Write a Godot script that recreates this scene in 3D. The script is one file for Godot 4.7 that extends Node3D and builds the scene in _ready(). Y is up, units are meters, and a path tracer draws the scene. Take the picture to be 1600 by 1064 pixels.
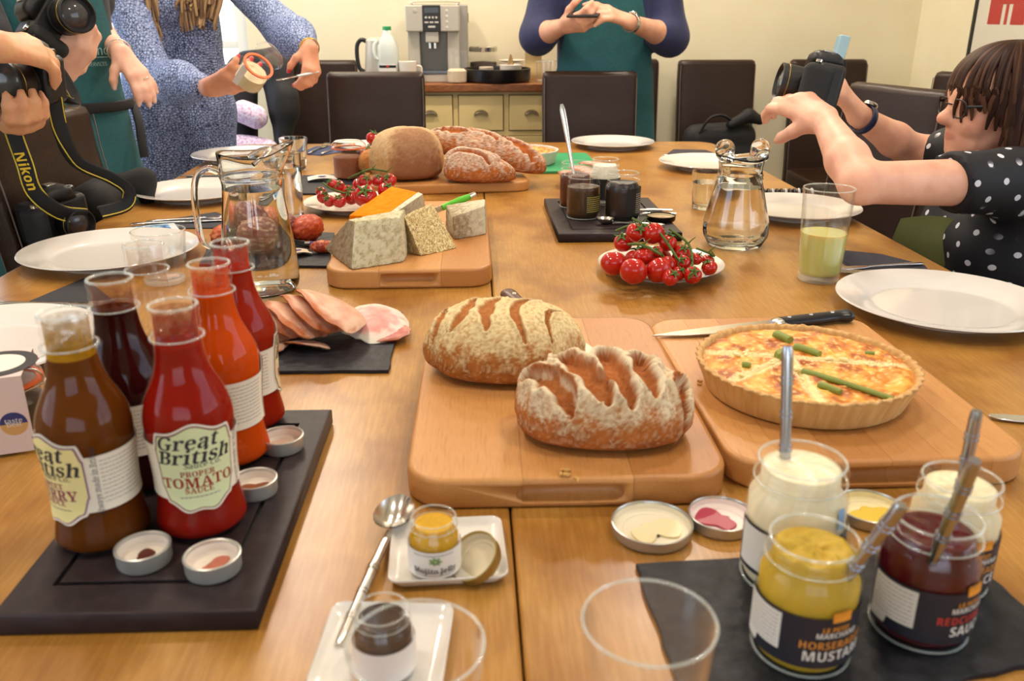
extends Node3D
# A long dining table laid for a bread, cheese and sauce tasting. Metres, y up, the table runs along z, its top at y = 0.75.
const TOP := 0.75
var used := {}
var mats := {}
var texs := {}
var nz := FastNoiseLite.new()
var nf := FastNoiseLite.new()
var ncell := FastNoiseLite.new()
var rng := RandomNumberGenerator.new()

# ---------- mesh building ----------
class Mb:
	var v := PackedVector3Array()
	var c := PackedColorArray()
	var t := PackedVector2Array()
	var g := PackedInt32Array()
	var i := PackedInt32Array()
	var grp := 0
	func add(p: Vector3, col := Color.WHITE, uv := Vector2.ZERO) -> int:
		v.append(p); c.append(col); t.append(uv); g.append(grp)
		return v.size() - 1
	func tri(a: int, b: int, d: int) -> void:
		i.append(a); i.append(b); i.append(d)
	func quad(a: int, b: int, d: int, e: int) -> void:
		tri(a, b, d); tri(a, d, e)
	func orient(from: int) -> void:
		var o := Vector3.ZERO
		for k in range(from, i.size()): o += v[i[k]]
		o /= maxf(1.0, i.size() - from)
		var vol := 0.0
		for k in range(from, i.size(), 3):
			vol += (v[i[k]] - o).dot((v[i[k + 2]] - o).cross(v[i[k + 1]] - o))
		if vol < 0.0:
			for k in range(from, i.size(), 3):
				var x := i[k + 1]; i[k + 1] = i[k + 2]; i[k + 2] = x
	func done(auto := true) -> ArrayMesh:
		if auto: orient(0)
		var sum := {}
		var keys := []
		keys.resize(v.size())
		for k in v.size():
			var p := v[k] * 20000.0
			keys[k] = Vector4i(roundi(p.x), roundi(p.y), roundi(p.z), g[k])
		for k in range(0, i.size(), 3):
			var n := (v[i[k + 2]] - v[i[k]]).cross(v[i[k + 1]] - v[i[k]])
			for j in 3:
				var q = keys[i[k + j]]
				sum[q] = sum.get(q, Vector3.ZERO) + n
		var nn := PackedVector3Array()
		nn.resize(v.size())
		for k in v.size():
			var w: Vector3 = sum.get(keys[k], Vector3.UP)
			nn[k] = w.normalized() if w.length_squared() > 0.0 else Vector3.UP
		var arr := []
		arr.resize(Mesh.ARRAY_MAX)
		arr[Mesh.ARRAY_VERTEX] = v
		arr[Mesh.ARRAY_NORMAL] = nn
		arr[Mesh.ARRAY_COLOR] = c
		arr[Mesh.ARRAY_TEX_UV] = t
		arr[Mesh.ARRAY_INDEX] = i
		var m := ArrayMesh.new()
		m.add_surface_from_arrays(Mesh.PRIMITIVE_TRIANGLES, arr)
		return m

func lin(hex: String) -> Color:
	return Color(hex).srgb_to_linear()

# profile points are (radius, height)
func add_lathe(m: Mb, prof: Array, seg := 40, col := Color.WHITE, xf := Transform3D.IDENTITY, crease := 0.6) -> void:
	var from := m.i.size()
	m.grp += 1
	for k in prof.size() - 1:
		var a: Vector2 = prof[k]
		var b: Vector2 = prof[k + 1]
		if a.is_equal_approx(b): continue
		if k > 0 and absf((a - (prof[k - 1] as Vector2)).angle_to(b - a)) > crease: m.grp += 1
		var at := m.v.size()
		for s in seg + 1:
			var an := TAU * (s % seg) / seg
			var d := Vector3(sin(an), 0, cos(an))
			m.add(xf * (d * a.x + Vector3.UP * a.y), col, Vector2(float(s) / seg, a.y))
			m.add(xf * (d * b.x + Vector3.UP * b.y), col, Vector2(float(s) / seg, b.y))
		for s in seg:
			var q := at + s * 2
			m.quad(q, q + 1, q + 3, q + 2)
	m.orient(from)

func lathe(prof: Array, seg := 40, crease := 0.6) -> ArrayMesh:
	var m := Mb.new()
	add_lathe(m, prof, seg, Color.WHITE, Transform3D.IDENTITY, crease)
	return m.done(false)

func P(list: Array) -> Array:  # flat numbers to Vector2s
	var o := []
	for k in range(0, list.size(), 2): o.append(Vector2(list[k], list[k + 1]))
	return o

func curve(pts: Array, n: int) -> PackedVector3Array:  # Catmull-Rom through the points
	var o := PackedVector3Array()
	for k in pts.size() - 1:
		var a: Vector3 = pts[maxi(k - 1, 0)]
		var b: Vector3 = pts[k]
		var c: Vector3 = pts[k + 1]
		var d: Vector3 = pts[mini(k + 2, pts.size() - 1)]
		for s in n: o.append(b.cubic_interpolate(c, a, d, float(s) / n))
	o.append(pts[-1])
	return o

# sweep; rads: radius at each point, or a single one; flat: cross-section scale along (side, up)
func add_tube(m: Mb, pts: PackedVector3Array, rads, sides := 8, flat := Vector2.ONE, ref := Vector3.UP, closed := false, col := Color.WHITE) -> void:
	var from := m.i.size()
	m.grp += 1
	var n := pts.size()
	var at := m.v.size()
	var side := Vector3.ZERO
	for k in n:
		var d := (pts[(k + 1) % n] - pts[(k + n - 1) % n]) if closed else (pts[mini(k + 1, n - 1)] - pts[maxi(k - 1, 0)])
		d = d.normalized()
		if side == Vector3.ZERO:
			side = d.cross(ref)
			if side.length() < 0.05: side = d.cross(Vector3.RIGHT)
		side = (side - d * side.dot(d)).normalized()
		var u := side.cross(d)
		var r: float = rads[mini(k, rads.size() - 1)] if rads is Array else rads
		for s in sides:
			var an := TAU * s / sides
			m.add(pts[k] + (side * cos(an) * flat.x + u * sin(an) * flat.y) * r, col, Vector2(float(s) / sides, float(k) / n))
	for k in (n if closed else n - 1):
		for s in sides:
			var a := at + k * sides + s
			var b := at + k * sides + (s + 1) % sides
			var a2 := at + ((k + 1) % n) * sides + s
			var b2 := at + ((k + 1) % n) * sides + (s + 1) % sides
			m.quad(a, b, b2, a2)
	if not closed:
		for e in 2:
			m.grp += 1
			var base := at + (0 if e == 0 else (n - 1) * sides)
			var c := m.add(pts[0 if e == 0 else n - 1], col)
			var ring := []
			for s in sides: ring.append(m.add(m.v[base + s], col))
			for s in sides:
				if e == 0: m.tri(c, ring[(s + 1) % sides], ring[s])
				else: m.tri(c, ring[s], ring[(s + 1) % sides])
	m.orient(from)

func tube(pts, rads, sides := 8, flat := Vector2.ONE, ref := Vector3.UP, closed := false) -> ArrayMesh:
	var m := Mb.new()
	add_tube(m, PackedVector3Array(pts), rads, sides, flat, ref, closed)
	return m.done(false)

func rect_poly(w: float, d: float, r: float, seg := 6) -> PackedVector2Array:
	var o := PackedVector2Array()
	for q in 4:
		var c := Vector2((w / 2 - r) * (1 if q in [0, 3] else -1), (d / 2 - r) * (1 if q < 2 else -1))
		if r <= 0.0: o.append(c)
		else:
			for s in seg + 1:
				var an := PI / 2 * (q + float(s) / seg)
				o.append(c + Vector2(cos(an), sin(an)) * r)
	return o

# a slab from an outline in (x, z), with its rims rounded by bev
func add_prism(m: Mb, poly: PackedVector2Array, y0: float, y1: float, bev := 0.001, steps := 2, col := Color.WHITE, cuts := []) -> void:
	var from := m.i.size()
	if Geometry2D.is_polygon_clockwise(poly): poly.reverse()
	var n := poly.size()
	var off := PackedVector2Array()
	var egrp := PackedInt32Array()
	var gcount := 0
	for k in n:
		var d0 := (poly[k] - poly[(k + n - 1) % n]).normalized()
		var d1 := (poly[(k + 1) % n] - poly[k]).normalized()
		var nn := (d0.orthogonal() + d1.orthogonal())
		nn = nn / maxf(nn.length_squared() * 0.5, 0.3)
		off.append(nn)
		if absf(d0.angle_to(d1)) > 0.6: gcount += 1
		egrp.append(gcount)
	if absf((poly[0] - poly[n - 1]).angle_to(poly[1] - poly[0])) <= 0.6:
		for k in n:
			if egrp[k] == gcount: egrp[k] = egrp[0]
	for k in n:  # along a sawn joint the rim is not rounded
		for cx in cuts:
			if absf(poly[k].x - cx) < 0.0001: off[k] = Vector2(0, signf(off[k].y))
	var rings := []
	for s in steps + 1:
		var an := PI / 2 * s / steps
		rings.append(Vector2(bev * (1 - sin(an)), y0 + bev * (1 - cos(an))))
	for s in steps + 1:
		var an := PI / 2 * (1 - float(s) / steps)
		rings.append(Vector2(bev * (1 - sin(an)), y1 - bev * (1 - cos(an))))
	var base := m.grp + 1
	var q0 := 0
	for k in n:
		if absf(off[k].x) > 0.3: q0 = k
	var sgn := -1.0 if Geometry2D.is_point_in_polygon(poly[q0] + off[q0] * 0.0005, poly) else 1.0
	for r in rings.size() - 1:
		for k in n:
			m.grp = base + egrp[k]
			var j := (k + 1) % n
			var ids := []
			for q in [[k, rings[r]], [j, rings[r]], [j, rings[r + 1]], [k, rings[r + 1]]]:
				var w: Vector2 = poly[q[0]] - off[q[0]] * sgn * q[1].x
				ids.append(m.add(Vector3(w.x, q[1].y, w.y), col, w))
			m.quad(ids[0], ids[1], ids[2], ids[3])
	var inner := PackedVector2Array()
	for k in n: inner.append(poly[k] - off[k] * sgn * bev)
	var tris := Geometry2D.triangulate_polygon(inner)
	for e in 2:
		m.grp = base + gcount + 2 + e
		var ids := []
		for w in inner: ids.append(m.add(Vector3(w.x, y0 if e == 0 else y1, w.y), col, w))
		for k in range(0, tris.size(), 3):
			var a: int = ids[tris[k]]
			var b: int = ids[tris[k + 1]]
			var c: int = ids[tris[k + 2]]
			var up := (m.v[c] - m.v[a]).cross(m.v[b] - m.v[a]).y
			if (up > 0) == (e == 1): m.tri(a, b, c)
			else: m.tri(a, c, b)
	m.grp = base + gcount + 5
	# sides: turn them outward
	var side_end := from + (rings.size() - 1) * n * 6
	var vol := 0.0
	var cc := Vector2.ZERO
	for w in poly: cc += w / n
	for k in range(from, side_end, 3):
		var q := m.v[m.i[k]]
		var nn := (m.v[m.i[k + 2]] - q).cross(m.v[m.i[k + 1]] - q)
		vol += nn.dot(q - Vector3(cc.x, (y0 + y1) / 2, cc.y))
	if vol < 0:
		for k in range(from, side_end, 3):
			var x := m.i[k + 1]; m.i[k + 1] = m.i[k + 2]; m.i[k + 2] = x

func prism(poly: PackedVector2Array, y0: float, y1: float, bev := 0.001, steps := 2) -> ArrayMesh:
	var m := Mb.new()
	add_prism(m, poly, y0, y1, bev, steps)
	return m.done(false)

# box with rounded edges, centred
func add_rbox(m: Mb, size: Vector3, r := 0.004, xf := Transform3D.IDENTITY, seg := 2, col := Color.WHITE) -> void:
	var from := m.i.size()
	m.grp += 1
	var h := size / 2
	r = minf(r, minf(h.x, minf(h.y, h.z)))
	for f in 6:
		var ax := f / 2
		var sg := 1.0 if f % 2 == 0 else -1.0
		var b := (ax + 1) % 3
		var c := (ax + 2) % 3
		var ls := []
		for q in [b, c]:
			var l := []
			for s in seg + 1: l.append(-h[q] + r * (1 - cos(PI / 4 * s / seg) / cos(PI / 4) * 1.0 + 0.0) if false else -h[q] + r * (1.0 - tan(PI / 4 * (1 - float(s) / seg))))
			for s in seg + 1: l.append(h[q] - r * (1.0 - tan(PI / 4 * float(s) / seg)))
			ls.append(l)
		var at := m.v.size()
		var n: int = ls[0].size()
		for i in n:
			for j in n:
				var p := Vector3.ZERO
				p[ax] = sg * h[ax]; p[b] = ls[0][i]; p[c] = ls[1][j]
				var q := p.clamp(-(h - Vector3.ONE * r), h - Vector3.ONE * r)
				m.add(xf * (q + (p - q).normalized() * r), col, Vector2(p[b], p[c]))
		for i in n - 1:
			for j in n - 1:
				var a := at + i * n + j
				if sg > 0: m.quad(a, a + 1, a + n + 1, a + n)
				else: m.quad(a, a + n, a + n + 1, a + 1)
	m.orient(from)

func rbox(size: Vector3, r := 0.004, at := Vector3.ZERO) -> ArrayMesh:
	var m := Mb.new()
	add_rbox(m, size, r, Transform3D(Basis(), at))
	return m.done(false)

# parametric surface: f(u, v) gives a Vector3, colf(u, v, p) a linear colour
func add_surf(m: Mb, nu: int, nv: int, f: Callable, colf = null) -> void:
	m.grp += 1
	var at := m.v.size()
	for a in nu + 1:
		for b in nv + 1:
			var u := float(a) / nu
			var v := float(b) / nv
			var p: Vector3 = f.call(u, v)
			m.add(p, colf.call(u, v, p) if colf else Color.WHITE, Vector2(u, v))
	for a in nu:
		for b in nv:
			var q := at + a * (nv + 1) + b
			m.quad(q, q + 1, q + nv + 2, q + nv + 1)

func surf(nu: int, nv: int, f: Callable, colf = null, auto := true) -> ArrayMesh:
	var m := Mb.new()
	add_surf(m, nu, nv, f, colf)
	return m.done(auto)

# bodies: bones [p0, r0, p1, r1] joined by a smooth minimum, meshed as surface nets; cuts: planes [normal, point] that keep what lies behind them
func add_field(m: Mb, bones: Array, cell: float, k: float, cuts := [], colf = null) -> void:
	var lo := Vector3.INF
	var hi := -Vector3.INF
	for b in bones:
		var r := Vector3.ONE * maxf(b[1], b[3])
		lo = lo.min(b[0] - r).min(b[2] - r)
		hi = hi.max(b[0] + r).max(b[2] + r)
	lo -= Vector3.ONE * (cell * 2 + 2.0 / k)
	hi += Vector3.ONE * (cell * 2 + 2.0 / k)
	var nx := int(ceil((hi.x - lo.x) / cell)) + 1
	var ny := int(ceil((hi.y - lo.y) / cell)) + 1
	var nzz := int(ceil((hi.z - lo.z) / cell)) + 1
	var f := PackedFloat32Array()
	f.resize(nx * ny * nzz)
	var reach := 5.0 / k + cell
	for b in bones:
		var p0: Vector3 = b[0]
		var r0: float = b[1]
		var p1: Vector3 = b[2]
		var r1: float = b[3]
		var ba := p1 - p0
		var inv := 1.0 / maxf(ba.length_squared(), 1e-9)
		var l := (p0 - Vector3.ONE * r0).min(p1 - Vector3.ONE * r1) - Vector3.ONE * reach
		var h := (p0 + Vector3.ONE * r0).max(p1 + Vector3.ONE * r1) + Vector3.ONE * reach
		var i0 := maxi(0, int((l.x - lo.x) / cell)); var i1 := mini(nx - 1, int((h.x - lo.x) / cell) + 1)
		var j0 := maxi(0, int((l.y - lo.y) / cell)); var j1 := mini(ny - 1, int((h.y - lo.y) / cell) + 1)
		var k0 := maxi(0, int((l.z - lo.z) / cell)); var k1 := mini(nzz - 1, int((h.z - lo.z) / cell) + 1)
		for x in range(i0, i1 + 1):
			for y in range(j0, j1 + 1):
				var row := (x * ny + y) * nzz
				var pa := Vector3(lo.x + x * cell, lo.y + y * cell, 0) - p0
				for z in range(k0, k1 + 1):
					pa.z = lo.z + z * cell - p0.z
					var s := clampf(pa.dot(ba) * inv, 0.0, 1.0)
					var d := (pa - ba * s).length() - r0 - (r1 - r0) * s
					if d < reach: f[row + z] += exp(-k * d)
	var val := PackedFloat32Array()
	val.resize(f.size())
	for q in f.size(): val[q] = (-log(f[q]) / k) if f[q] > 1e-6 else reach
	for c in cuts:
		var n: Vector3 = c[0].normalized()
		var dd := n.dot(c[1])
		for x in nx:
			for y in ny:
				var row := (x * ny + y) * nzz
				var e := n.x * (lo.x + x * cell) + n.y * (lo.y + y * cell) - dd
				for z in nzz:
					var g := e + n.z * (lo.z + z * cell)
					if g > val[row + z]: val[row + z] = g
	m.grp += 1
	var ids := {}
	var offs := [0, 1, nzz, nzz + 1, ny * nzz, ny * nzz + 1, ny * nzz + nzz, ny * nzz + nzz + 1]
	var cor := [Vector3(0, 0, 0), Vector3(0, 0, 1), Vector3(0, 1, 0), Vector3(0, 1, 1), Vector3(1, 0, 0), Vector3(1, 0, 1), Vector3(1, 1, 0), Vector3(1, 1, 1)]
	var edges := [[0, 1], [2, 3], [4, 5], [6, 7], [0, 2], [1, 3], [4, 6], [5, 7], [0, 4], [1, 5], [2, 6], [3, 7]]
	for x in nx - 1:
		for y in ny - 1:
			var row := (x * ny + y) * nzz
			for z in nzz - 1:
				var q := row + z
				var ins := 0
				for o in offs:
					if val[q + o] < 0.0: ins += 1
				if ins == 0 or ins == 8: continue
				var sum := Vector3.ZERO
				var cnt := 0
				for e in edges:
					var a := val[q + offs[e[0]]]
					var b := val[q + offs[e[1]]]
					if (a < 0.0) != (b < 0.0):
						sum += (cor[e[0]] as Vector3).lerp(cor[e[1]], a / (a - b))
						cnt += 1
				var p := lo + (Vector3(x, y, z) + sum / cnt) * cell
				ids[q] = m.add(p, colf.call(p) if colf else Color.WHITE)
	for q in ids.keys():
		var x: int = q / (ny * nzz)
		var y: int = (q / nzz) % ny
		var z: int = q % nzz
		var s := val[q] < 0.0
		for ax in 3:
			var st: int = [ny * nzz, nzz, 1][ax]
			if (val[q + st] < 0.0) == s: continue
			var u: int = [nzz, 1, ny * nzz][ax]
			var w: int = [1, ny * nzz, nzz][ax]
			if [y, z, x][ax] == 0 or [z, x, y][ax] == 0: continue
			var a = ids.get(q); var b = ids.get(q - u); var c = ids.get(q - u - w); var d = ids.get(q - w)
			if a == null or b == null or c == null or d == null: continue
			if s: m.quad(d, c, b, a)
			else: m.quad(a, b, c, d)

func field(bones: Array, cell: float, k: float, cuts := [], colf = null) -> ArrayMesh:
	var m := Mb.new()
	add_field(m, bones, cell, k, cuts, colf)
	return m.done(true)

# ---------- materials ----------
func M(key: String, hex := "ffffff", rough := 0.5, opts := {}) -> StandardMaterial3D:
	if mats.has(key): return mats[key]
	var m := StandardMaterial3D.new()
	m.resource_name = key
	m.albedo_color = Color(hex)
	m.roughness = rough
	for o in opts:
		if o != "tint": m.set(o, opts[o])
	mats[key] = m
	return m

func VC(key: String, rough := 0.6, opts := {}) -> StandardMaterial3D:
	opts["vertex_color_use_as_albedo"] = true
	return M(key, "ffffff", rough, opts)

func pane(key: String, hex := "ffffff", alpha := 0.004) -> StandardMaterial3D:
	var m := M(key, hex, 0.02, {"transparency": BaseMaterial3D.TRANSPARENCY_ALPHA, "metallic_specular": 0.33 if key in ["jar_glass", "bottle_glass"] else 0.5})
	m.albedo_color.a = alpha
	return m

func ntex(key: String, freq: float, ramp: Array, o := {}) -> NoiseTexture2D:
	if texs.has(key): return texs[key]
	var n := FastNoiseLite.new()
	n.seed = o.get("seed", 3)
	n.noise_type = o.get("type", FastNoiseLite.TYPE_SIMPLEX_SMOOTH)
	n.frequency = freq
	n.fractal_octaves = o.get("oct", 4)
	if o.has("ret"): n.cellular_return_type = o.ret
	if o.has("jit"): n.cellular_jitter = o.jit
	if o.has("warp"):
		n.domain_warp_enabled = true
		n.domain_warp_amplitude = o.warp
		n.domain_warp_frequency = freq * 0.6
	var t := NoiseTexture2D.new()
	t.width = o.get("size", 512); t.height = t.width
	t.seamless = true
	t.seamless_blend_skirt = 0.15
	t.noise = n
	t.normalize = true
	if o.get("normal", false):
		t.as_normal_map = true
		t.bump_strength = o.get("bump", 4.0)
	elif ramp.size():
		var g := Gradient.new()
		g.offsets = PackedFloat32Array(); g.colors = PackedColorArray()
		var offs := PackedFloat32Array(); var cols := PackedColorArray()
		for k in range(0, ramp.size(), 2):
			offs.append(ramp[k]); cols.append(Color(ramp[k + 1]))
		g.offsets = offs; g.colors = cols
		t.color_ramp = g
	texs[key] = t
	return t

func TRI(key: String, tex: Texture2D, scale: Vector3, rough := 0.5, o := {}) -> StandardMaterial3D:
	o["albedo_texture"] = tex
	o["uv1_triplanar"] = true
	o["uv1_scale"] = scale
	return M(key, o.get("tint", "ffffff"), rough, o)

# ---------- things and parts ----------
func numbered(n: String) -> String:
	if not used.has(n):
		used[n] = 0
		return n
	used[n] += 1
	return "%s_%03d" % [n, used[n]]

func tag(o: Node3D, label: String, cat: String, group := "") -> Node3D:
	o.set_meta("label", label)
	o.set_meta("category", cat)
	if group: o.set_meta("group", group)
	return o

func thing(called: String, label: String, cat: String, at := Vector3.ZERO, turn := 0.0, group := "") -> Node3D:
	var o := Node3D.new()
	o.name = numbered(called)
	add_child(o)
	o.position = at
	o.rotation.y = turn
	return tag(o, label, cat, group)

func part(called: String, mesh: Mesh, m: Material, parent: Node, xf := Transform3D.IDENTITY) -> MeshInstance3D:
	var o := MeshInstance3D.new()
	o.name = called
	o.mesh = mesh
	o.material_override = m
	parent.add_child(o, true)
	o.transform = xf
	return o

func solo(called: String, mesh: Mesh, m: Material, label: String, cat: String, xf := Transform3D.IDENTITY, group := "") -> MeshInstance3D:
	var o := part(numbered(called), mesh, m, self, xf)
	tag(o, label, cat, group)
	return o

func struct(called: String, mesh: Mesh, m: Material) -> MeshInstance3D:
	var o := part(called, mesh, m, self)
	o.set_meta("kind", "structure")
	return o

func at(x: float, y: float, z: float, turn := 0.0) -> Transform3D:
	return Transform3D(Basis(Vector3.UP, turn), Vector3(x, y, z))

# a frame at a whose -z... +z axis runs towards b, y kept as near to up as can be
func along(a: Vector3, b: Vector3, up := Vector3.UP) -> Transform3D:
	var z := (b - a).normalized()
	var x := up.cross(z).normalized()
	return Transform3D(Basis(x, z.cross(x), z), a)

# lettering: flat glyphs laid through a mapping from (x, y) in metres to a place
func text_mesh(s: String, h: float, face: String, map: Callable, shear := 0.0, bold := false) -> ArrayMesh:
	var f := SystemFont.new()
	f.font_names = PackedStringArray([face])
	if bold: f.font_weight = 700
	var t := TextMesh.new()
	t.text = s
	t.font = f
	t.font_size = 48
	t.pixel_size = h / 35.0
	t.depth = 0.0
	t.curve_step = 2.0
	var src := t.get_mesh_arrays() if t.get_surface_count() == 0 else t.surface_get_arrays(0)
	var m := Mb.new()
	var vv: PackedVector3Array = src[Mesh.ARRAY_VERTEX]
	var ii = src[Mesh.ARRAY_INDEX]
	for p in vv: m.add(map.call(Vector2(p.x + shear * p.y, p.y)))
	if ii == null or (ii as PackedInt32Array).is_empty():
		for k in range(vv.size() / 3 * 3): m.i.append(k)
	else: m.i.append_array(ii)
	return m.done(false)

# on the outside of an upright cylinder whose front is +z
func wrap_text(parent: Node, s: String, rad0, y: float, ang: float, h: float, m: Material, face := "Droid Serif", shear := 0.0, bold := false) -> void:
	part("lettering", text_mesh(s, h, face, func(p): 
		var rad: float = rad0.call(y + p.y) if rad0 is Callable else rad0
		var a: float = ang + p.x / (rad0.call(y) if rad0 is Callable else rad0)
		return Vector3(sin(a) * rad, y + p.y, cos(a) * rad), shear, bold), m, parent)

func flat_text(parent: Node, s: String, xf: Transform3D, h: float, m: Material, face := "Droid Sans", shear := 0.0, bold := false) -> void:
	part("lettering", text_mesh(s, h, face, func(p): return Vector3(p.x, p.y, 0), shear, bold), m, parent, xf)

# a curved strip on a lathe profile: heights as functions of angle; rad(y) its radius
func sleeve(parent: Node, called: String, m: Material, rad: Callable, a0: float, a1: float, bot: Callable, top: Callable, out := 0.0004, na := 40, nh := 6) -> MeshInstance3D:
	var g := Mb.new()
	for layer in 2:
		add_surf(g, na, nh, func(u, v):
			var a := lerpf(a0, a1, u)
			var y := lerpf(bot.call(a), top.call(a), v)
			var r: float = rad.call(y) + out * (1 - layer)
			return Vector3(sin(a) * r, y, cos(a) * r))
	var n := (na + 1) * (nh + 1)
	for k in range(g.i.size() / 2, g.i.size(), 3):
		var x := g.i[k + 1]; g.i[k + 1] = g.i[k + 2]; g.i[k + 2] = x
	var rim := []
	for a in na: rim.append([a * (nh + 1), (a + 1) * (nh + 1)])
	for b in nh: rim.append([na * (nh + 1) + b, na * (nh + 1) + b + 1])
	for a in range(na, 0, -1): rim.append([a * (nh + 1) + nh, (a - 1) * (nh + 1) + nh])
	for b in range(nh, 0, -1): rim.append([b, b - 1])
	for e in rim: g.quad(e[1], e[0], e[0] + n, e[1] + n)
	return part(called, g.done(true), m, parent)

# ---------- the scene ----------
func _ready() -> void:
	var cam := Camera3D.new()
	cam.name = "viewpoint"
	add_child(cam)
	cam.position = Vector3(0, 1.17, 0)
	cam.rotation_degrees = Vector3(-20.63, -2.65, 0)
	var lens := CameraAttributesPhysical.new()
	lens.frustum_focal_length = 30.72
	lens.exposure_aperture = 8.5
	lens.frustum_focus_distance = 1.5
	cam.attributes = lens
	cam.fov = 42.68
	cam.current = true
	var we := WorldEnvironment.new()
	we.name = "environment"
	var env := Environment.new()
	env.background_mode = Environment.BG_SKY
	var sky := Sky.new()
	var sm := ProceduralSkyMaterial.new()
	sm.sky_top_color = Color("b4cbea"); sm.sky_horizon_color = Color("f4f7f6")
	sm.ground_bottom_color = Color("b9bab0"); sm.ground_horizon_color = Color("dcdfd6")
	sky.sky_material = sm
	env.sky = sky
	env.background_energy_multiplier = 5.0
	env.tonemap_mode = Environment.TONE_MAPPER_LINEAR
	env.tonemap_exposure = 0.88
	env.sdfgi_enabled = true; env.ssao_enabled = true; env.ssil_enabled = true
	we.environment = env
	add_child(we)
	rng.seed = 11
	nz.noise_type = FastNoiseLite.TYPE_SIMPLEX_SMOOTH; nz.frequency = 1.0; nz.fractal_octaves = 3; nz.seed = 5
	nf.noise_type = FastNoiseLite.TYPE_SIMPLEX; nf.frequency = 1.0; nf.fractal_type = FastNoiseLite.FRACTAL_NONE; nf.seed = 9
	ncell.noise_type = FastNoiseLite.TYPE_CELLULAR; ncell.frequency = 1.0; ncell.seed = 4
	ncell.cellular_return_type = FastNoiseLite.RETURN_DISTANCE; ncell.fractal_type = FastNoiseLite.FRACTAL_NONE
	room()
	ceiling_lamps(1.15)
	table()
	boards()
	trays_and_slates()
	plates()
	napkins_and_cutlery()
	label_colours()
	bottles()
	jars()
	glassware()
	breads()
	quiches()
	cheeses()
	meats()
	tomatoes()
	board_knives()
	chairs()
	sideboard()
	coffee_things()
	bags_and_poster()
	people()

# ---------- the room ----------
const X0 := -1.9
const X1 := 2.13
const Z0 := -4.3
const Z1 := 2.2
const HGT := 2.5

func boxes(list: Array) -> ArrayMesh:  # [x0, y0, z0, x1, y1, z1] ...
	var m := Mb.new()
	for b in list:
		var lo := Vector3(b[0], b[1], b[2])
		var hi := Vector3(b[3], b[4], b[5])
		add_rbox(m, hi - lo, 0.0005, Transform3D(Basis(), (lo + hi) / 2), 1)
	return m.done(false)

func window(n: int, lo: Vector3, hi: Vector3, bars: Array) -> void:
	var thin := 0 if hi.x - lo.x < 0.2 else 2
	var wide := 2 - thin
	var white := M("window_paint", "ecebe4", 0.4)
	var w := Node3D.new()
	w.name = "window_%d" % n
	w.set_meta("kind", "structure")
	add_child(w)
	var c := (lo + hi) / 2
	w.position = c
	var h := (hi - lo) / 2
	var fr := Mb.new()
	for e in [[wide, -1], [wide, 1], [1, -1], [1, 1]]:
		var s := Vector3.ONE * 0.06
		var other: int = 1 if e[0] == wide else wide
		s[other] = h[other] * 2
		var p := Vector3.ZERO
		p[e[0]] = e[1] * (h[e[0]] - 0.03)
		add_rbox(fr, s, 0.004, Transform3D(Basis(), p))
	part("frame", fr.done(false), white, w)
	for b in bars:  # [axis: 0 upright, 1 level, place -1..1]
		var s := Vector3.ONE * 0.035
		var p := Vector3.ZERO
		if b[0] == 0:
			s.y = h.y * 2; p[wide] = b[1] * h[wide]
		else:
			s[wide] = h[wide] * 2; p.y = b[1] * h.y
		part("glazing_bar", rbox(s, 0.004, p), white, w)
	var ps := h * 2 - Vector3.ONE * 0.02
	ps[thin] = 0.004
	part("pane", rbox(ps, 0.001), pane("window_glass", "ffffff", 0.03), w)

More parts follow.
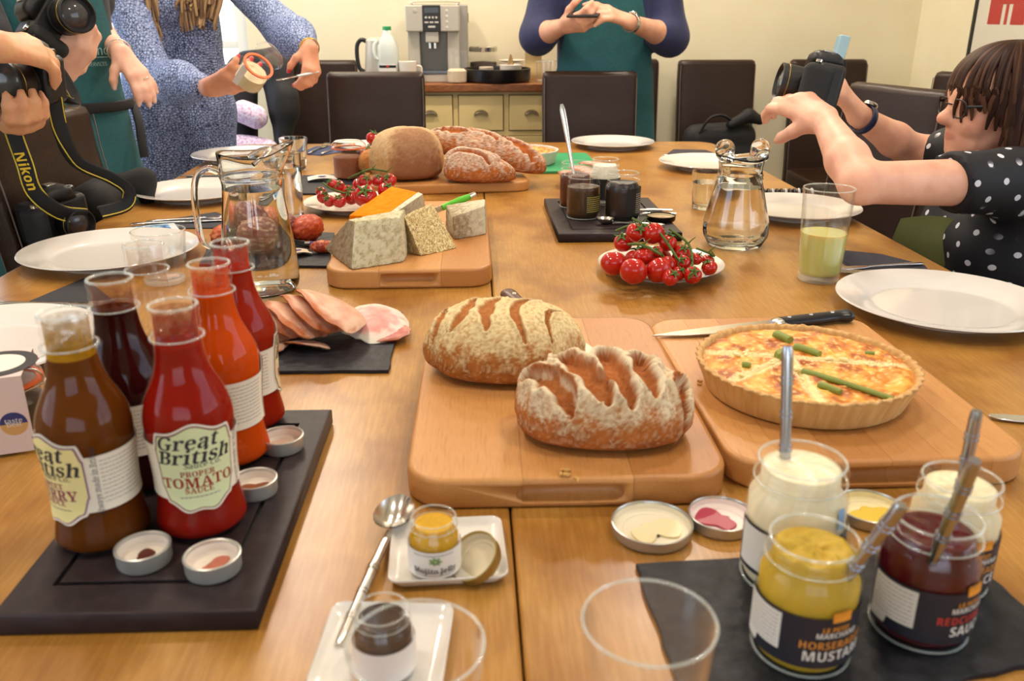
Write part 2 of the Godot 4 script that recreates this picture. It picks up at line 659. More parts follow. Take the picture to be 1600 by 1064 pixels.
func room() -> void:
	var wall := TRI("wall_paint", ntex("wall", 0.01, [0.0, "e6ddbc", 1.0, "ebe3c6"], {"oct": 3}), Vector3.ONE * 0.7, 0.85)
	struct("floor", boxes([[X0 - 0.2, -0.1, Z0 - 0.2, X1 + 0.2, 0, Z1 + 0.2]]), TRI("floor_oak", ntex("floorgrain", 0.02, [0.0, "5b4636", 0.5, "77604a", 1.0, "8d745a"]), Vector3(6, 1, 0.7), 0.45))
	struct("ceiling", boxes([[X0 - 0.2, HGT, Z0 - 0.2, X1 + 0.2, HGT + 0.1, Z1 + 0.2]]), M("ceiling_paint", "f1ece0", 0.9))
	# back wall with a tall window behind the standing people
	struct("wall_back", boxes([[X0 - 0.2, 0, Z0 - 0.15, -1.78, HGT, Z0], [-1.02, 0, Z0 - 0.15, X1 + 0.2, HGT, Z0], [-1.78, 0, Z0 - 0.15, -1.02, 0.3, Z0], [-1.78, 2.15, Z0 - 0.15, -1.02, HGT, Z0]]), wall)
	window(1, Vector3(-1.78, 0.3, Z0 - 0.11), Vector3(-1.02, 2.15, Z0 - 0.03), [[1, -0.21]])
	struct("wall_left", boxes([[X0 - 0.15, 0, Z0, X0, HGT, -4.0], [X0 - 0.15, 0, -2.5, X0, HGT, -0.9], [X0 - 0.15, 0, 0.6, X0, HGT, Z1], [X0 - 0.15, 2.15, -4.0, X0, HGT, -2.5], [X0 - 0.15, 2.15, -0.9, X0, HGT, 0.6], [X0 - 0.15, 0, -0.9, X0, 0.9, 0.6]]), wall)
	window(2, Vector3(X0 - 0.11, 0.0, -4.0), Vector3(X0 - 0.03, 2.15, -2.5), [[0, 0.0]])
	window(3, Vector3(X0 - 0.11, 0.9, -0.9), Vector3(X0 - 0.03, 2.15, 0.6), [[0, 0.0], [1, 0.2]])
	struct("wall_right", boxes([[X1, 0, Z0, X1 + 0.15, HGT, -1.3], [X1, 0, 0.9, X1 + 0.15, HGT, Z1], [X1, 0, -1.3, X1 + 0.15, 0.95, 0.9], [X1, 2.1, -1.3, X1 + 0.15, HGT, 0.9]]), wall)
	window(4, Vector3(X1 + 0.03, 0.95, -1.3), Vector3(X1 + 0.11, 2.1, 0.9), [[0, -0.34], [0, 0.34], [1, 0.1]])
	struct("wall_front", boxes([[X0 - 0.2, 0, Z1, -1.3, HGT, Z1 + 0.15], [1.1, 0, Z1, X1 + 0.2, HGT, Z1 + 0.15], [-1.3, 0, Z1, 1.1, 0.9, Z1 + 0.15], [-1.3, 2.15, Z1, 1.1, HGT, Z1 + 0.15]]), wall)
	window(5, Vector3(-1.3, 0.9, Z1 + 0.03), Vector3(1.1, 2.15, Z1 + 0.11), [[0, -0.34], [0, 0.34]])
	struct("baseboard_back", boxes([[-1.02, 0, Z0, X1, 0.11, Z0 + 0.015]]), M("window_paint"))
	struct("baseboard_right", boxes([[X1 - 0.015, 0, Z0 + 0.015, X1, 0.11, Z1]]), M("window_paint"))
	struct("ground", boxes([[-30, -0.3, -30, 30, -0.15, 30]]), TRI("paving", ntex("paving", 0.05, [0.0, "c3c0b4", 1.0, "dddad0"]), Vector3.ONE * 0.5, 0.9))

func ceiling_lamps(power: float) -> void:
	for s in [[-0.75, -0.5, "near left"], [0.75, -0.5, "near right"], [-0.75, -1.7, "middle left"], [0.75, -1.7, "middle right"], [-0.75, -2.9, "far left"], [0.75, -2.9, "far right"], [-0.75, -3.85, "wall side left"], [0.75, -3.85, "wall side right"]]:
		var t := thing("ceiling_lamp", "round white recessed ceiling lamp over the %s of the table" % s[2], "lamp", Vector3(s[0], HGT, s[1]), 0, "recessed ceiling lamps")
		part("rim", lathe(P([0.085, 0, 0.11, 0, 0.112, -0.004, 0.108, -0.012, 0.09, -0.014, 0.085, -0.008, 0.085, 0])), M("window_paint"), t)
		var g := M("lamp_glow", "fff0d8", 0.5, {"emission_enabled": true, "emission": Color("ffdfb0"), "emission_energy_multiplier": 4.0})
		part("diffuser", lathe(P([0, -0.003, 0.085, -0.003, 0.085, -0.006, 0, -0.006])), g, t)
		var l := AreaLight3D.new()
		l.name = "lamp_light"
		l.area_size = Vector2(0.15, 0.15)
		l.area_normalize_energy = true
		l.light_energy = power * (1.7 if s[1] < -2.5 else 1.0)
		l.light_color = Color("fff0de")
		l.area_range = 12.0
		l.shadow_enabled = true
		t.add_child(l)
		l.position = Vector3(0, -0.016, 0)
		l.rotation_degrees = Vector3(-90, 0, 0)

func wood(key: String, dark: String, mid: String, light: String, rough: float, scale := Vector3(16, 3, 1.3), sd := 3) -> StandardMaterial3D:
	var blotch := ntex(key + "_blotch", 0.012, [0.0, "c9b294", 0.3, "e4d6c0", 0.6, "fffdf8", 1.0, "fff8e8"], {"seed": sd + 4, "oct": 5, "warp": 30.0})
	return TRI(key, ntex(key + "_grain", 0.012, [0.0, dark, 0.45, mid, 0.75, light, 1.0, mid], {"seed": sd, "oct": 5, "size": 1024}), scale, rough, {
		"detail_enabled": true, "detail_albedo": blotch, "detail_blend_mode": BaseMaterial3D.BLEND_MODE_MUL, "detail_uv_layer": BaseMaterial3D.DETAIL_UV_2,
		"uv2_triplanar": true, "uv2_scale": Vector3(1.1, 1.1, 0.8)})

func table() -> void:
	var t := thing("dining_table", "long wooden dining table with worn honey brown top and a joint down its middle", "table")
	var m := wood("table_wood", "a2732f", "ab7b38", "b48542", 0.3)
	var out := rect_poly(1.633, 2.9, 0.07, 6)
	for k in out.size(): out[k] += Vector2(0.0135, -1.6)
	var n := 0
	for half in [[-0.9, 0.0292], [0.0308, 0.9]]:
		var cut := Geometry2D.intersect_polygons(out, PackedVector2Array([Vector2(half[0], -4), Vector2(half[1], -4), Vector2(half[1], 1), Vector2(half[0], 1)]))
		part("tabletop", prism(cut[0], TOP - 0.038, TOP, 0.003, 2), m, t)
	for s in [-1, 1]:
		part("apron", rbox(Vector3(0.03, 0.1, 2.5), 0.003, Vector3(s * 0.7, TOP - 0.088, -1.6)), m, t)
		part("apron", rbox(Vector3(1.37, 0.1, 0.03), 0.003, Vector3(0, TOP - 0.088, -1.6 + s * 1.27)), m, t)
		for e in [-1, 1]:
			part("leg", rbox(Vector3(0.085, TOP - 0.038, 0.085), 0.006, Vector3(s * 0.7, (TOP - 0.038) / 2, -1.6 + e * 1.27)), m, t)
	for kn in [[0.33, -1.62, 0.012], [0.16, -1.98, 0.009], [0.06, -2.2, 0.01], [0.62, -1.02, 0.008], [-0.05, -2.4, 0.009]]:
		part("knot", prism(rect_poly(kn[2] * 2.6, kn[2] * 1.6, kn[2] * 0.8, 5), TOP - 0.002, TOP + 0.0002, 0.0001, 1), M("knot", "8a5a30", 0.35), t)

# a laminated board: strips side by side along z, corner radius, rounded rims, a finger groove in the near end
func board(label: String, c: Vector3, w: float, d: float, h: float, turn: float, strips: Array, groove := true, cat := "chopping board", rad := 0.04) -> Node3D:
	var t := thing("chopping_board", label, cat, c, turn, "wooden boards")
	var out := rect_poly(w, d, rad, 7)
	var tones := ["bf8a4f", "b67f45", "c79358", "ba844a", "c38e53"]
	var x := -w / 2 - 0.001
	for k in strips.size():
		var x1: float = (w / 2 + 0.001) if k == strips.size() - 1 else x + strips[k]
		var cut := Geometry2D.intersect_polygons(out, PackedVector2Array([Vector2(x, -1), Vector2(x1 - 0.0003, -1), Vector2(x1 - 0.0003, 1), Vector2(x, 1)]))
		var mesh := Mb.new()
		var joints := []
		if k > 0: joints.append(x)
		if k < strips.size() - 1: joints.append(x1 - 0.0003)
		add_prism(mesh, cut[0], 0, h, 0.005, 3, Color.WHITE, joints)
		var tone: int = (k * 2 + int(w * 1000)) % 5
		var key := "beech_%d" % tone
		var grain := ntex("beech_grain", 0.014, [0.0, "ead8c0", 0.5, "fff8ee", 1.0, "f6e6d0"], {"oct": 5, "size": 512, "seed": 21})
		var m := TRI(key, grain, Vector3(26, 26, 2.2), 0.42, {"tint": tones[tone]})
		var gx := 0.0
		var gw := w * 0.33
		if groove and x < gw / 2 and x1 > -gw / 2:
			var s := CSGMesh3D.new()
			s.name = "strip"
			s.mesh = mesh.done(false)
			s.material = m
			t.add_child(s, true)
			var cutter := CSGMesh3D.new()
			cutter.name = "finger_groove"
			cutter.operation = CSGShape3D.OPERATION_SUBTRACTION
			var cm := Mb.new()
			add_surf(cm, 24, 12, func(u, v):
				var a: float = u * TAU
				var ph: float = v * PI
				return Vector3(gx + signf(sin(ph) * cos(a)) * (gw / 2 - 0.012) * minf(1.0, absf(sin(ph) * cos(a)) * 6.0) + 0.012 * sin(ph) * cos(a), h * 0.5 + h * 0.3 * sin(ph) * sin(a), d / 2 + 0.012 * cos(ph)))
			cutter.mesh = _weld(cm)
			cutter.material = m
			s.add_child(cutter)
		else:
			part("strip", mesh.done(false), m, t)
		x = x1
	return t

func _weld(m: Mb) -> ArrayMesh:  # snap seam points together so that the cutter is watertight
	for k in m.v.size(): m.v[k] = m.v[k].snapped(Vector3.ONE * 0.00002)
	return m.done(true)

func boards() -> void:
	board("thick wooden board in the middle under the two floury loaves", Vector3(0.0865, TOP, -0.902), 0.297, 0.44, 0.03, -0.012, [0.107, 0.1, 0.09])
	board("broad wooden board with many strips under the quiche", Vector3(0.382, TOP, -0.906), 0.292, 0.41, 0.03, 0.012, [0.05, 0.045, 0.055, 0.05, 0.046, 0.046])
	board("wooden board carrying the cheese wedges", Vector3(-0.105, TOP, -1.635), 0.272, 0.55, 0.032, 0.0, [0.09, 0.1, 0.08])
	board("wooden board at the far middle under the pile of crusty bread", Vector3(-0.062, TOP, -2.26), 0.4, 0.225, 0.025, 0.12, [0.2, 0.2], false)
	var g := part(numbered("chopping_board"), prism(rect_poly(0.2, 0.33, 0.02), 0, 0.008, 0.002), M("green_plastic", "2f9a62", 0.45), self, at(0.265, TOP, -2.59, 0.02))
	tag(g, "thin green plastic chopping board under the small quiche", "chopping board")

func slate(label: String, poly: Array, h := 0.005) -> Node3D:
	var pts := PackedVector2Array()
	var n := poly.size()
	for k in n:  # roughly broken edges
		var a: Vector2 = poly[k]
		var b: Vector2 = poly[(k + 1) % n]
		for s in 12:
			var p := a.lerp(b, s / 12.0)
			if s > 0: p += (b - a).normalized().orthogonal() * nf.get_noise_2d(p.x * 60, p.y * 60) * 0.0012
			pts.append(p)
	var m := TRI("slate", ntex("slate_tone", 0.02, [0.0, "1b1b1e", 0.55, "242428", 0.85, "2b2b30", 1.0, "3a3a40"], {"oct": 6, "seed": 8}), Vector3.ONE * 4.0, 0.52, {"metallic_specular": 0.35,
		"heightmap_enabled": true, "heightmap_texture": ntex("slate_relief", 0.02, [], {"oct": 6, "seed": 12}), "heightmap_scale": 0.12})
	return solo("slate_board", prism(pts, TOP, TOP + h, 0.0008, 2), m, label, "slate", Transform3D.IDENTITY, "slate serving boards")

func groove_tray(label: String, c: Vector3, w: float, d: float, turn: float) -> void:
	var t := thing("serving_tray", label, "tray", c, turn, "dark brown trays")
	var m := TRI("tray_paint", ntex("tray_tone", 0.02, [0.0, "281e1f", 0.6, "302526", 1.0, "3a2e2e"], {"oct": 5, "seed": 31}), Vector3(5, 5, 5), 0.46, {"metallic_specular": 0.33})
	var top := CSGMesh3D.new()
	top.name = "tray_top"
	top.mesh = prism(rect_poly(w, d, 0.0), 0, 0.018, 0.002, 2)
	top.material = m
	t.add_child(top)
	var gx := w / 2 - 0.03
	var gz := d / 2 - 0.036
	for k in 4:  # a routed line all round
		var b := CSGBox3D.new()
		b.name = "routed_line"
		b.operation = CSGShape3D.OPERATION_SUBTRACTION
		b.size = Vector3(0.0042, 0.01, gz * 2 + 0.004) if k < 2 else Vector3(gx * 2 + 0.004, 0.01, 0.0042)
		b.position = Vector3(gx * (1 if k == 0 else -1), 0.0185, 0) if k < 2 else Vector3(0, 0.0185, gz * (1 if k == 2 else -1))
		b.material = M("tray_seam", "241c1d", 0.6)
		top.add_child(b, true)

func trays_and_slates() -> void:
	groove_tray("dark brown wooden tray under the sauce bottles at the near left", Vector3(-0.2515, TOP, -0.697), 0.188, 0.34, -0.012)
	groove_tray("dark brown wooden tray under the chutney jars at the far right", Vector3(0.288, TOP, -1.822), 0.243, 0.345, 0.0)
	slate("dark grey slate under the mustard and sauce jars at the near right", [Vector2(0.127, -0.588), Vector2(0.4, -0.6), Vector2(0.412, -0.47), Vector2(0.3, -0.445), Vector2(0.132, -0.425)])
	slate("dark grey slate under the sliced ham", [Vector2(-0.345, -1.242), Vector2(-0.105, -1.228), Vector2(-0.107, -1.005), Vector2(-0.36, -1.012)])
	slate("dark grey slate under the salami behind the water jug", [Vector2(-0.52, -1.765), Vector2(-0.278, -1.735), Vector2(-0.252, -1.487), Vector2(-0.482, -1.508)])
	slate("blue grey slate under the clip top jar of pate", [Vector2(-0.473, -2.403), Vector2(-0.29, -2.425), Vector2(-0.268, -2.143), Vector2(-0.42, -2.15)])

func plate(label: String, x: float, z: float, r: float, tint := "ddd8d0", y := TOP, group := "white dinner plates") -> void:
	var m := M("porcelain_" + tint, tint, 0.12, {"clearcoat_enabled": true, "clearcoat": 0.4, "clearcoat_roughness": 0.05})
	var k := r / 0.15
	var pr := P([0, 0.004, 0.085, 0.004, 0.088, 0.0, 0.092, 0.0, 0.094, 0.0042, 0.104, 0.009, 0.128, 0.0155, 0.148, 0.0205, 0.15, 0.022, 0.149, 0.0236, 0.147, 0.0238, 0.126, 0.019, 0.108, 0.0145, 0.1, 0.0095, 0.092, 0.0075, 0, 0.007])
	for q in pr.size(): pr[q] = Vector2(pr[q].x * k, pr[q].y * (k * 0.6 + 0.4))
	solo("dinner_plate", lathe(pr, 72, 0.9), m, label, "plate", at(x, y, z), group)

func plates() -> void:
	plate("white dinner plate at the near left behind the folded black napkin", -0.655, -1.567, 0.153)
	plate("white dinner plate cut by the left edge of the photo beside the clip jar", -0.645, -1.09, 0.15)
	plate("white dinner plate on the left beyond the water jug, before the dark phone napkin", -0.665, -2.137, 0.145)
	plate("white dinner plate at the far left in front of the woman in the blue dress", -0.69, -2.7, 0.15)
	plate("white dinner plate at the far end left of the bread, by the seated place", -0.3, -2.88, 0.12)
	plate("large white dinner plate at the near right beyond the quiche", 0.7, -1.207, 0.153)
	plate("white dinner plate behind the glass of lemonade", 0.715, -1.878, 0.14)
	plate("white dinner plate behind the glass carafe at the right", 0.68, -2.5, 0.14)
	plate("white dinner plate at the far end before the empty right chair", 0.47, -2.925, 0.138)
	plate("round pale plate piled with vine tomatoes at the right", 0.323, -1.438, 0.108, "d8cdc0", TOP, "tomato plates")
	plate("round pale plate of vine tomatoes on the left beside the orange cheese", -0.27, -1.985, 0.112, "d8cdc0", TOP, "tomato plates")
	plate("small pale plate of tomatoes half hidden left of the far bread", -0.265, -2.55, 0.085, "dcd6ce", TOP, "tomato plates")
	for d in [["small oblong white dish under the jar of pale jelly", -0.0245, -0.611, 0.094, 0.088, 0.04], ["small oblong white dish under the dark jam jar", -0.066, -0.497, 0.09, 0.088, -0.08]]:
		var w: float = d[3]
		var dd: float = d[4]
		var o := rect_poly(w, dd, 0.009, 4)
		var g := Mb.new()
		var rows := [[0.84, 0.0], [0.9, 0.002], [1.0, 0.0085], [1.0, 0.0098], [0.985, 0.0105], [0.9, 0.0058], [0.75, 0.0048]]
		var nn := o.size()
		for row in rows:
			for p in o: g.add(Vector3(p.x * row[0], row[1], p.y * row[0]))
		for a in rows.size() - 1:
			for b in nn: g.quad(a * nn + b, a * nn + (b + 1) % nn, (a + 1) * nn + (b + 1) % nn, (a + 1) * nn + b)
		var c0 := g.add(Vector3.ZERO)
		var c1 := g.add(Vector3(0, 0.0045, 0))
		for b in nn:
			g.tri(c0, (b + 1) % nn, b)
			g.tri(c1, (rows.size() - 1) * nn + b, (rows.size() - 1) * nn + (b + 1) % nn)
		solo("oblong_dish", g.done(true), M("porcelain_dish", "e0dbd2", 0.12), d[0], "dish", at(d[1], TOP, d[2], d[5]), "oblong white dishes")

# cutlery lies along +z with its working end at +z
func steel() -> StandardMaterial3D:
	return M("cutlery_steel", "d8d4cc", 0.18, {"metallic": 1.0})

func handle_mesh(l: float) -> ArrayMesh:
	return tube(curve([Vector3(0, 0.003, 0), Vector3(0, 0.004, l * 0.3), Vector3(0, 0.004, l * 0.7), Vector3(0, 0.0035, l)], 4), [0.0015, 0.005, 0.0055, 0.0052, 0.0045, 0.004, 0.0036, 0.0033, 0.003, 0.003, 0.003, 0.003, 0.003], 8, Vector2(1, 0.45))

func fork(label: String, xf: Transform3D) -> void:
	var t := thing("fork", label, "fork", Vector3.ZERO, 0, "table forks")
	t.transform = xf
	part("handle", handle_mesh(0.12), steel(), t)
	var g := Mb.new()
	add_tube(g, curve([Vector3(0, 0.0035, 0.118), Vector3(0, 0.003, 0.13), Vector3(0, 0.002, 0.142), Vector3(0, 0.0025, 0.15)], 3), [0.003, 0.004, 0.006, 0.009, 0.011, 0.0115, 0.0115, 0.0115, 0.0115, 0.011], 8, Vector2(1, 0.13))
	part("head", g.done(false), steel(), t)
	for s in 4:
		var x := (s - 1.5) * 0.0062
		part("tine", tube(curve([Vector3(x, 0.0025, 0.147), Vector3(x, 0.004, 0.17), Vector3(x * 0.95, 0.009, 0.192)], 4), [0.002, 0.002, 0.0019, 0.0018, 0.0017, 0.0015, 0.0013, 0.001, 0.0006], 6, Vector2(1, 0.7)), steel(), t)

func table_knife(label: String, xf: Transform3D) -> void:
	var t := thing("table_knife", label, "knife", Vector3.ZERO, 0, "table knives")
	t.transform = xf
	part("handle", handle_mesh(0.11), steel(), t)
	part("blade", prism(PackedVector2Array([Vector2(-0.004, 0.108), Vector2(0.004, 0.108), Vector2(0.0085, 0.125), Vector2(0.0095, 0.16), Vector2(0.009, 0.19), Vector2(0.006, 0.207), Vector2(0.0, 0.215), Vector2(-0.006, 0.213), Vector2(-0.0075, 0.2), Vector2(-0.0065, 0.13)]), 0.0025, 0.0043, 0.0007, 2), steel(), t)

func spoon(label: String, xf: Transform3D, l := 0.2, bowl := 0.045, w := 0.03, ribbed := false, hex := "d8d4cc", group := "spoons") -> Node3D:
	var t := thing("spoon", label, "spoon", Vector3.ZERO, 0, group)
	t.transform = xf
	var m := M("spoon_" + hex, hex, 0.2, {"metallic": 1.0})
	var hl := l - bowl
	if ribbed:
		part("handle", tube(curve([Vector3(0, 0.0045, 0), Vector3(0, 0.0045, hl * 0.5), Vector3(0, 0.004, hl + 0.004)], 8), [0.0036, 0.0044, 0.0045, 0.0045, 0.0045, 0.0045, 0.0044, 0.0044, 0.0043, 0.0043, 0.0042, 0.0042, 0.004, 0.004, 0.0036, 0.0032, 0.003], 10), m, t)
		for k in 3:
			var z := hl * (0.2 + 0.22 * k)
			for e in 2: part("ring", tube(curve([Vector3(0, 0.0045, z + e * 0.004), Vector3(0, 0.0045, z + e * 0.004 + 0.0015)], 2), 0.0052, 12), m, t)
	else:
		part("handle", tube(curve([Vector3(0, 0.004, 0), Vector3(0, 0.005, hl * 0.4), Vector3(0, 0.005, hl * 0.8), Vector3(0, 0.0035, hl + 0.004)], 4), [0.003, 0.0062, 0.0066, 0.0064, 0.0056, 0.0048, 0.0042, 0.0036, 0.0033, 0.003, 0.003, 0.0032, 0.004], 8, Vector2(1, 0.35)), m, t)
	var g := Mb.new()
	for lay in 2:
		add_surf(g, 20, 10, func(u, v):
			var a: float = u * TAU
			var r: float = v
			var x: float = cos(a) * w / 2 * r * (1.0 - 0.12 * sin(a))
			var z: float = sin(a) * bowl / 2 * r
			return Vector3(x, 0.0115 * r * r - (0.0 if lay == 0 else 0.0011) + 0.001, hl + bowl / 2 + z))
	for k in range(g.i.size() / 2, g.i.size(), 3):
		var x := g.i[k + 1]; g.i[k + 1] = g.i[k + 2]; g.i[k + 2] = x
	part("bowl", g.done(true), m, t)
	return t

func napkin(label: String, hex: String, poly: Array, fold := []) -> void:
	var t := thing("napkin", label, "napkin", Vector3(poly[0].x, TOP, poly[0].y), 0, "folded paper napkins")
	var m := M("napkin_" + hex, hex, 0.85)
	var a := PackedVector2Array()
	for p in poly: a.append(p - poly[0])
	part("lower_ply", prism(a, 0, 0.0012, 0.0003, 1), m, t)
	var b := PackedVector2Array()
	var c := Vector2.ZERO
	for p in a: c += p / a.size()
	for p in a: b.append(c + (p - c) * 0.965 + Vector2(0.003, 0.002))
	part("upper_ply", prism(b, 0.0013, 0.0024, 0.0003, 1), m, t)

func napkins_and_cutlery() -> void:
	napkin("black napkin folded to a point before the near left plate", "2a2a2f", [Vector2(-0.76, -1.25), Vector2(-0.688, -1.32), Vector2(-0.655, -1.445), Vector2(-0.52, -1.265), Vector2(-0.55, -1.235), Vector2(-0.69, -1.19)])
	fork("steel fork lying on the black napkin at the near left", along(Vector3(-0.735, TOP + 0.0026, -1.298), Vector3(-0.53, TOP + 0.0026, -1.285)))
	table_knife("steel knife lying on the black napkin at the near left", along(Vector3(-0.73, TOP + 0.0026, -1.262), Vector3(-0.53, TOP + 0.0026, -1.235)))
	napkin("dark napkin at the left beside the white phone", "2e2f38", [Vector2(-0.72, -1.8), Vector2(-0.645, -1.9), Vector2(-0.575, -1.96), Vector2(-0.48, -1.84), Vector2(-0.53, -1.8)])
	table_knife("steel knife on the dark napkin by the white phone", along(Vector3(-0.715, TOP + 0.0026, -1.825), Vector3(-0.5, TOP + 0.0026, -1.865)))
	fork("steel fork on the dark napkin by the white phone", along(Vector3(-0.69, TOP + 0.0026, -1.85), Vector3(-0.5, TOP + 0.0026, -1.9)))
	napkin("small dark napkin at the far left edge of the table", "2c2b2e", [Vector2(-0.775, -2.42), Vector2(-0.7, -2.45), Vector2(-0.6, -2.43), Vector2(-0.6, -2.385), Vector2(-0.77, -2.37)])
	table_knife("steel knife on the small dark napkin at the far left edge", along(Vector3(-0.79, TOP + 0.0026, -2.4), Vector3(-0.6, TOP + 0.0026, -2.412)))
	napkin("blue grey napkin at the far end behind the small glass", "4a5478", [Vector2(-0.52, -2.98), Vector2(-0.4, -3.0), Vector2(-0.375, -2.9), Vector2(-0.47, -2.78), Vector2(-0.55, -2.82)])
	fork("steel fork on the blue grey napkin at the far end", along(Vector3(-0.51, TOP + 0.0026, -2.8), Vector3(-0.48, TOP + 0.0026, -2.99)))
	table_knife("steel knife on the blue grey napkin at the far end", along(Vector3(-0.47, TOP + 0.0026, -2.79), Vector3(-0.41, TOP + 0.0026, -2.99)))
	napkin("dark napkin at the far right behind the carafe plate", "35323a", [Vector2(0.6, -2.72), Vector2(0.66, -2.86), Vector2(0.76, -2.84), Vector2(0.79, -2.68)])
	table_knife("steel knife on the dark napkin at the far right", along(Vector3(0.59, TOP + 0.0026, -2.705), Vector3(0.79, TOP + 0.0026, -2.69)))
	napkin("dark blue grey napkin at the right beside the lemonade", "34353f", [Vector2(0.66, -1.5), Vector2(0.695, -1.565), Vector2(0.752, -1.535), Vector2(0.797, -1.455), Vector2(0.775, -1.375), Vector2(0.66, -1.37)])
	table_knife("steel knife on the dark napkin beside the lemonade", along(Vector3(0.795, TOP + 0.0026, -1.452), Vector3(0.62, TOP + 0.0026, -1.425)))
	fork("steel fork on the dark napkin beside the lemonade", along(Vector3(0.79, TOP + 0.0026, -1.405), Vector3(0.62, TOP + 0.0026, -1.412)))
	table_knife("steel knife whose tip shows at the right edge beside the quiche board", along(Vector3(0.775, TOP, -0.8), Vector3(0.576, TOP, -0.842)))

func label_colours() -> void:
	M("navy_label", "20222e", 0.5)
	M("label_white", "dcdad2", 0.6)
	M("label_orange", "e8992c", 0.5)
	M("label_ink", "2b2a33", 0.6)
	M("fine_print", "9a8f86", 0.7)
	M("black_label", "1c1a1a", 0.5)
	M("camera_black", "141416", 0.45)
	M("bead_silver", "e2e0da", 0.12, {"metallic": 0.8})
	M("glass_rim", "dde8e0", 0.05, {"transparency": BaseMaterial3D.TRANSPARENCY_ALPHA}).albedo_color.a = 0.22
	M("glass_foot", "e4eee8", 0.05, {"transparency": BaseMaterial3D.TRANSPARENCY_ALPHA}).albedo_color.a = 0.16
	M("cutlery_steel", "d8d4cc", 0.18, {"metallic": 1.0})

func clear_glass() -> StandardMaterial3D:
	return M("clear_glass", "fbfffd", 0.0, {"refraction_enabled": true, "refraction_scale": 0.05, "transparency": BaseMaterial3D.TRANSPARENCY_ALPHA, "albedo_color": Color(0.985, 1.0, 0.992, 0.0)})

func water_glass() -> StandardMaterial3D:
	return clear_glass()

func water() -> StandardMaterial3D:
	return M("still_water", "ffffff", 0.0, {"refraction_enabled": true, "refraction_scale": 0.033, "transparency": BaseMaterial3D.TRANSPARENCY_ALPHA, "albedo_color": Color(1, 1, 1, 0.0)})

func rad_at(prof: Array, y: float) -> float:  # outer radius of a profile listed upwards
	for k in prof.size() - 1:
		var a: Vector2 = prof[k]
		var b: Vector2 = prof[k + 1]
		if y >= a.y and y <= b.y and b.y > a.y: return lerpf(a.x, b.x, (y - a.y) / (b.y - a.y))
	return (prof[0] as Vector2).x

func smooth_prof(list: Array, n := 4) -> Array:
	var o := []
	for k in list.size() - 1:
		var a: Vector2 = list[maxi(k - 1, 0)]
		var b: Vector2 = list[k]
		var c: Vector2 = list[k + 1]
		var d: Vector2 = list[mini(k + 2, list.size() - 1)]
		for s in n: o.append(b.cubic_interpolate(c, a, d, float(s) / n))
	o.append(list[-1])
	return o

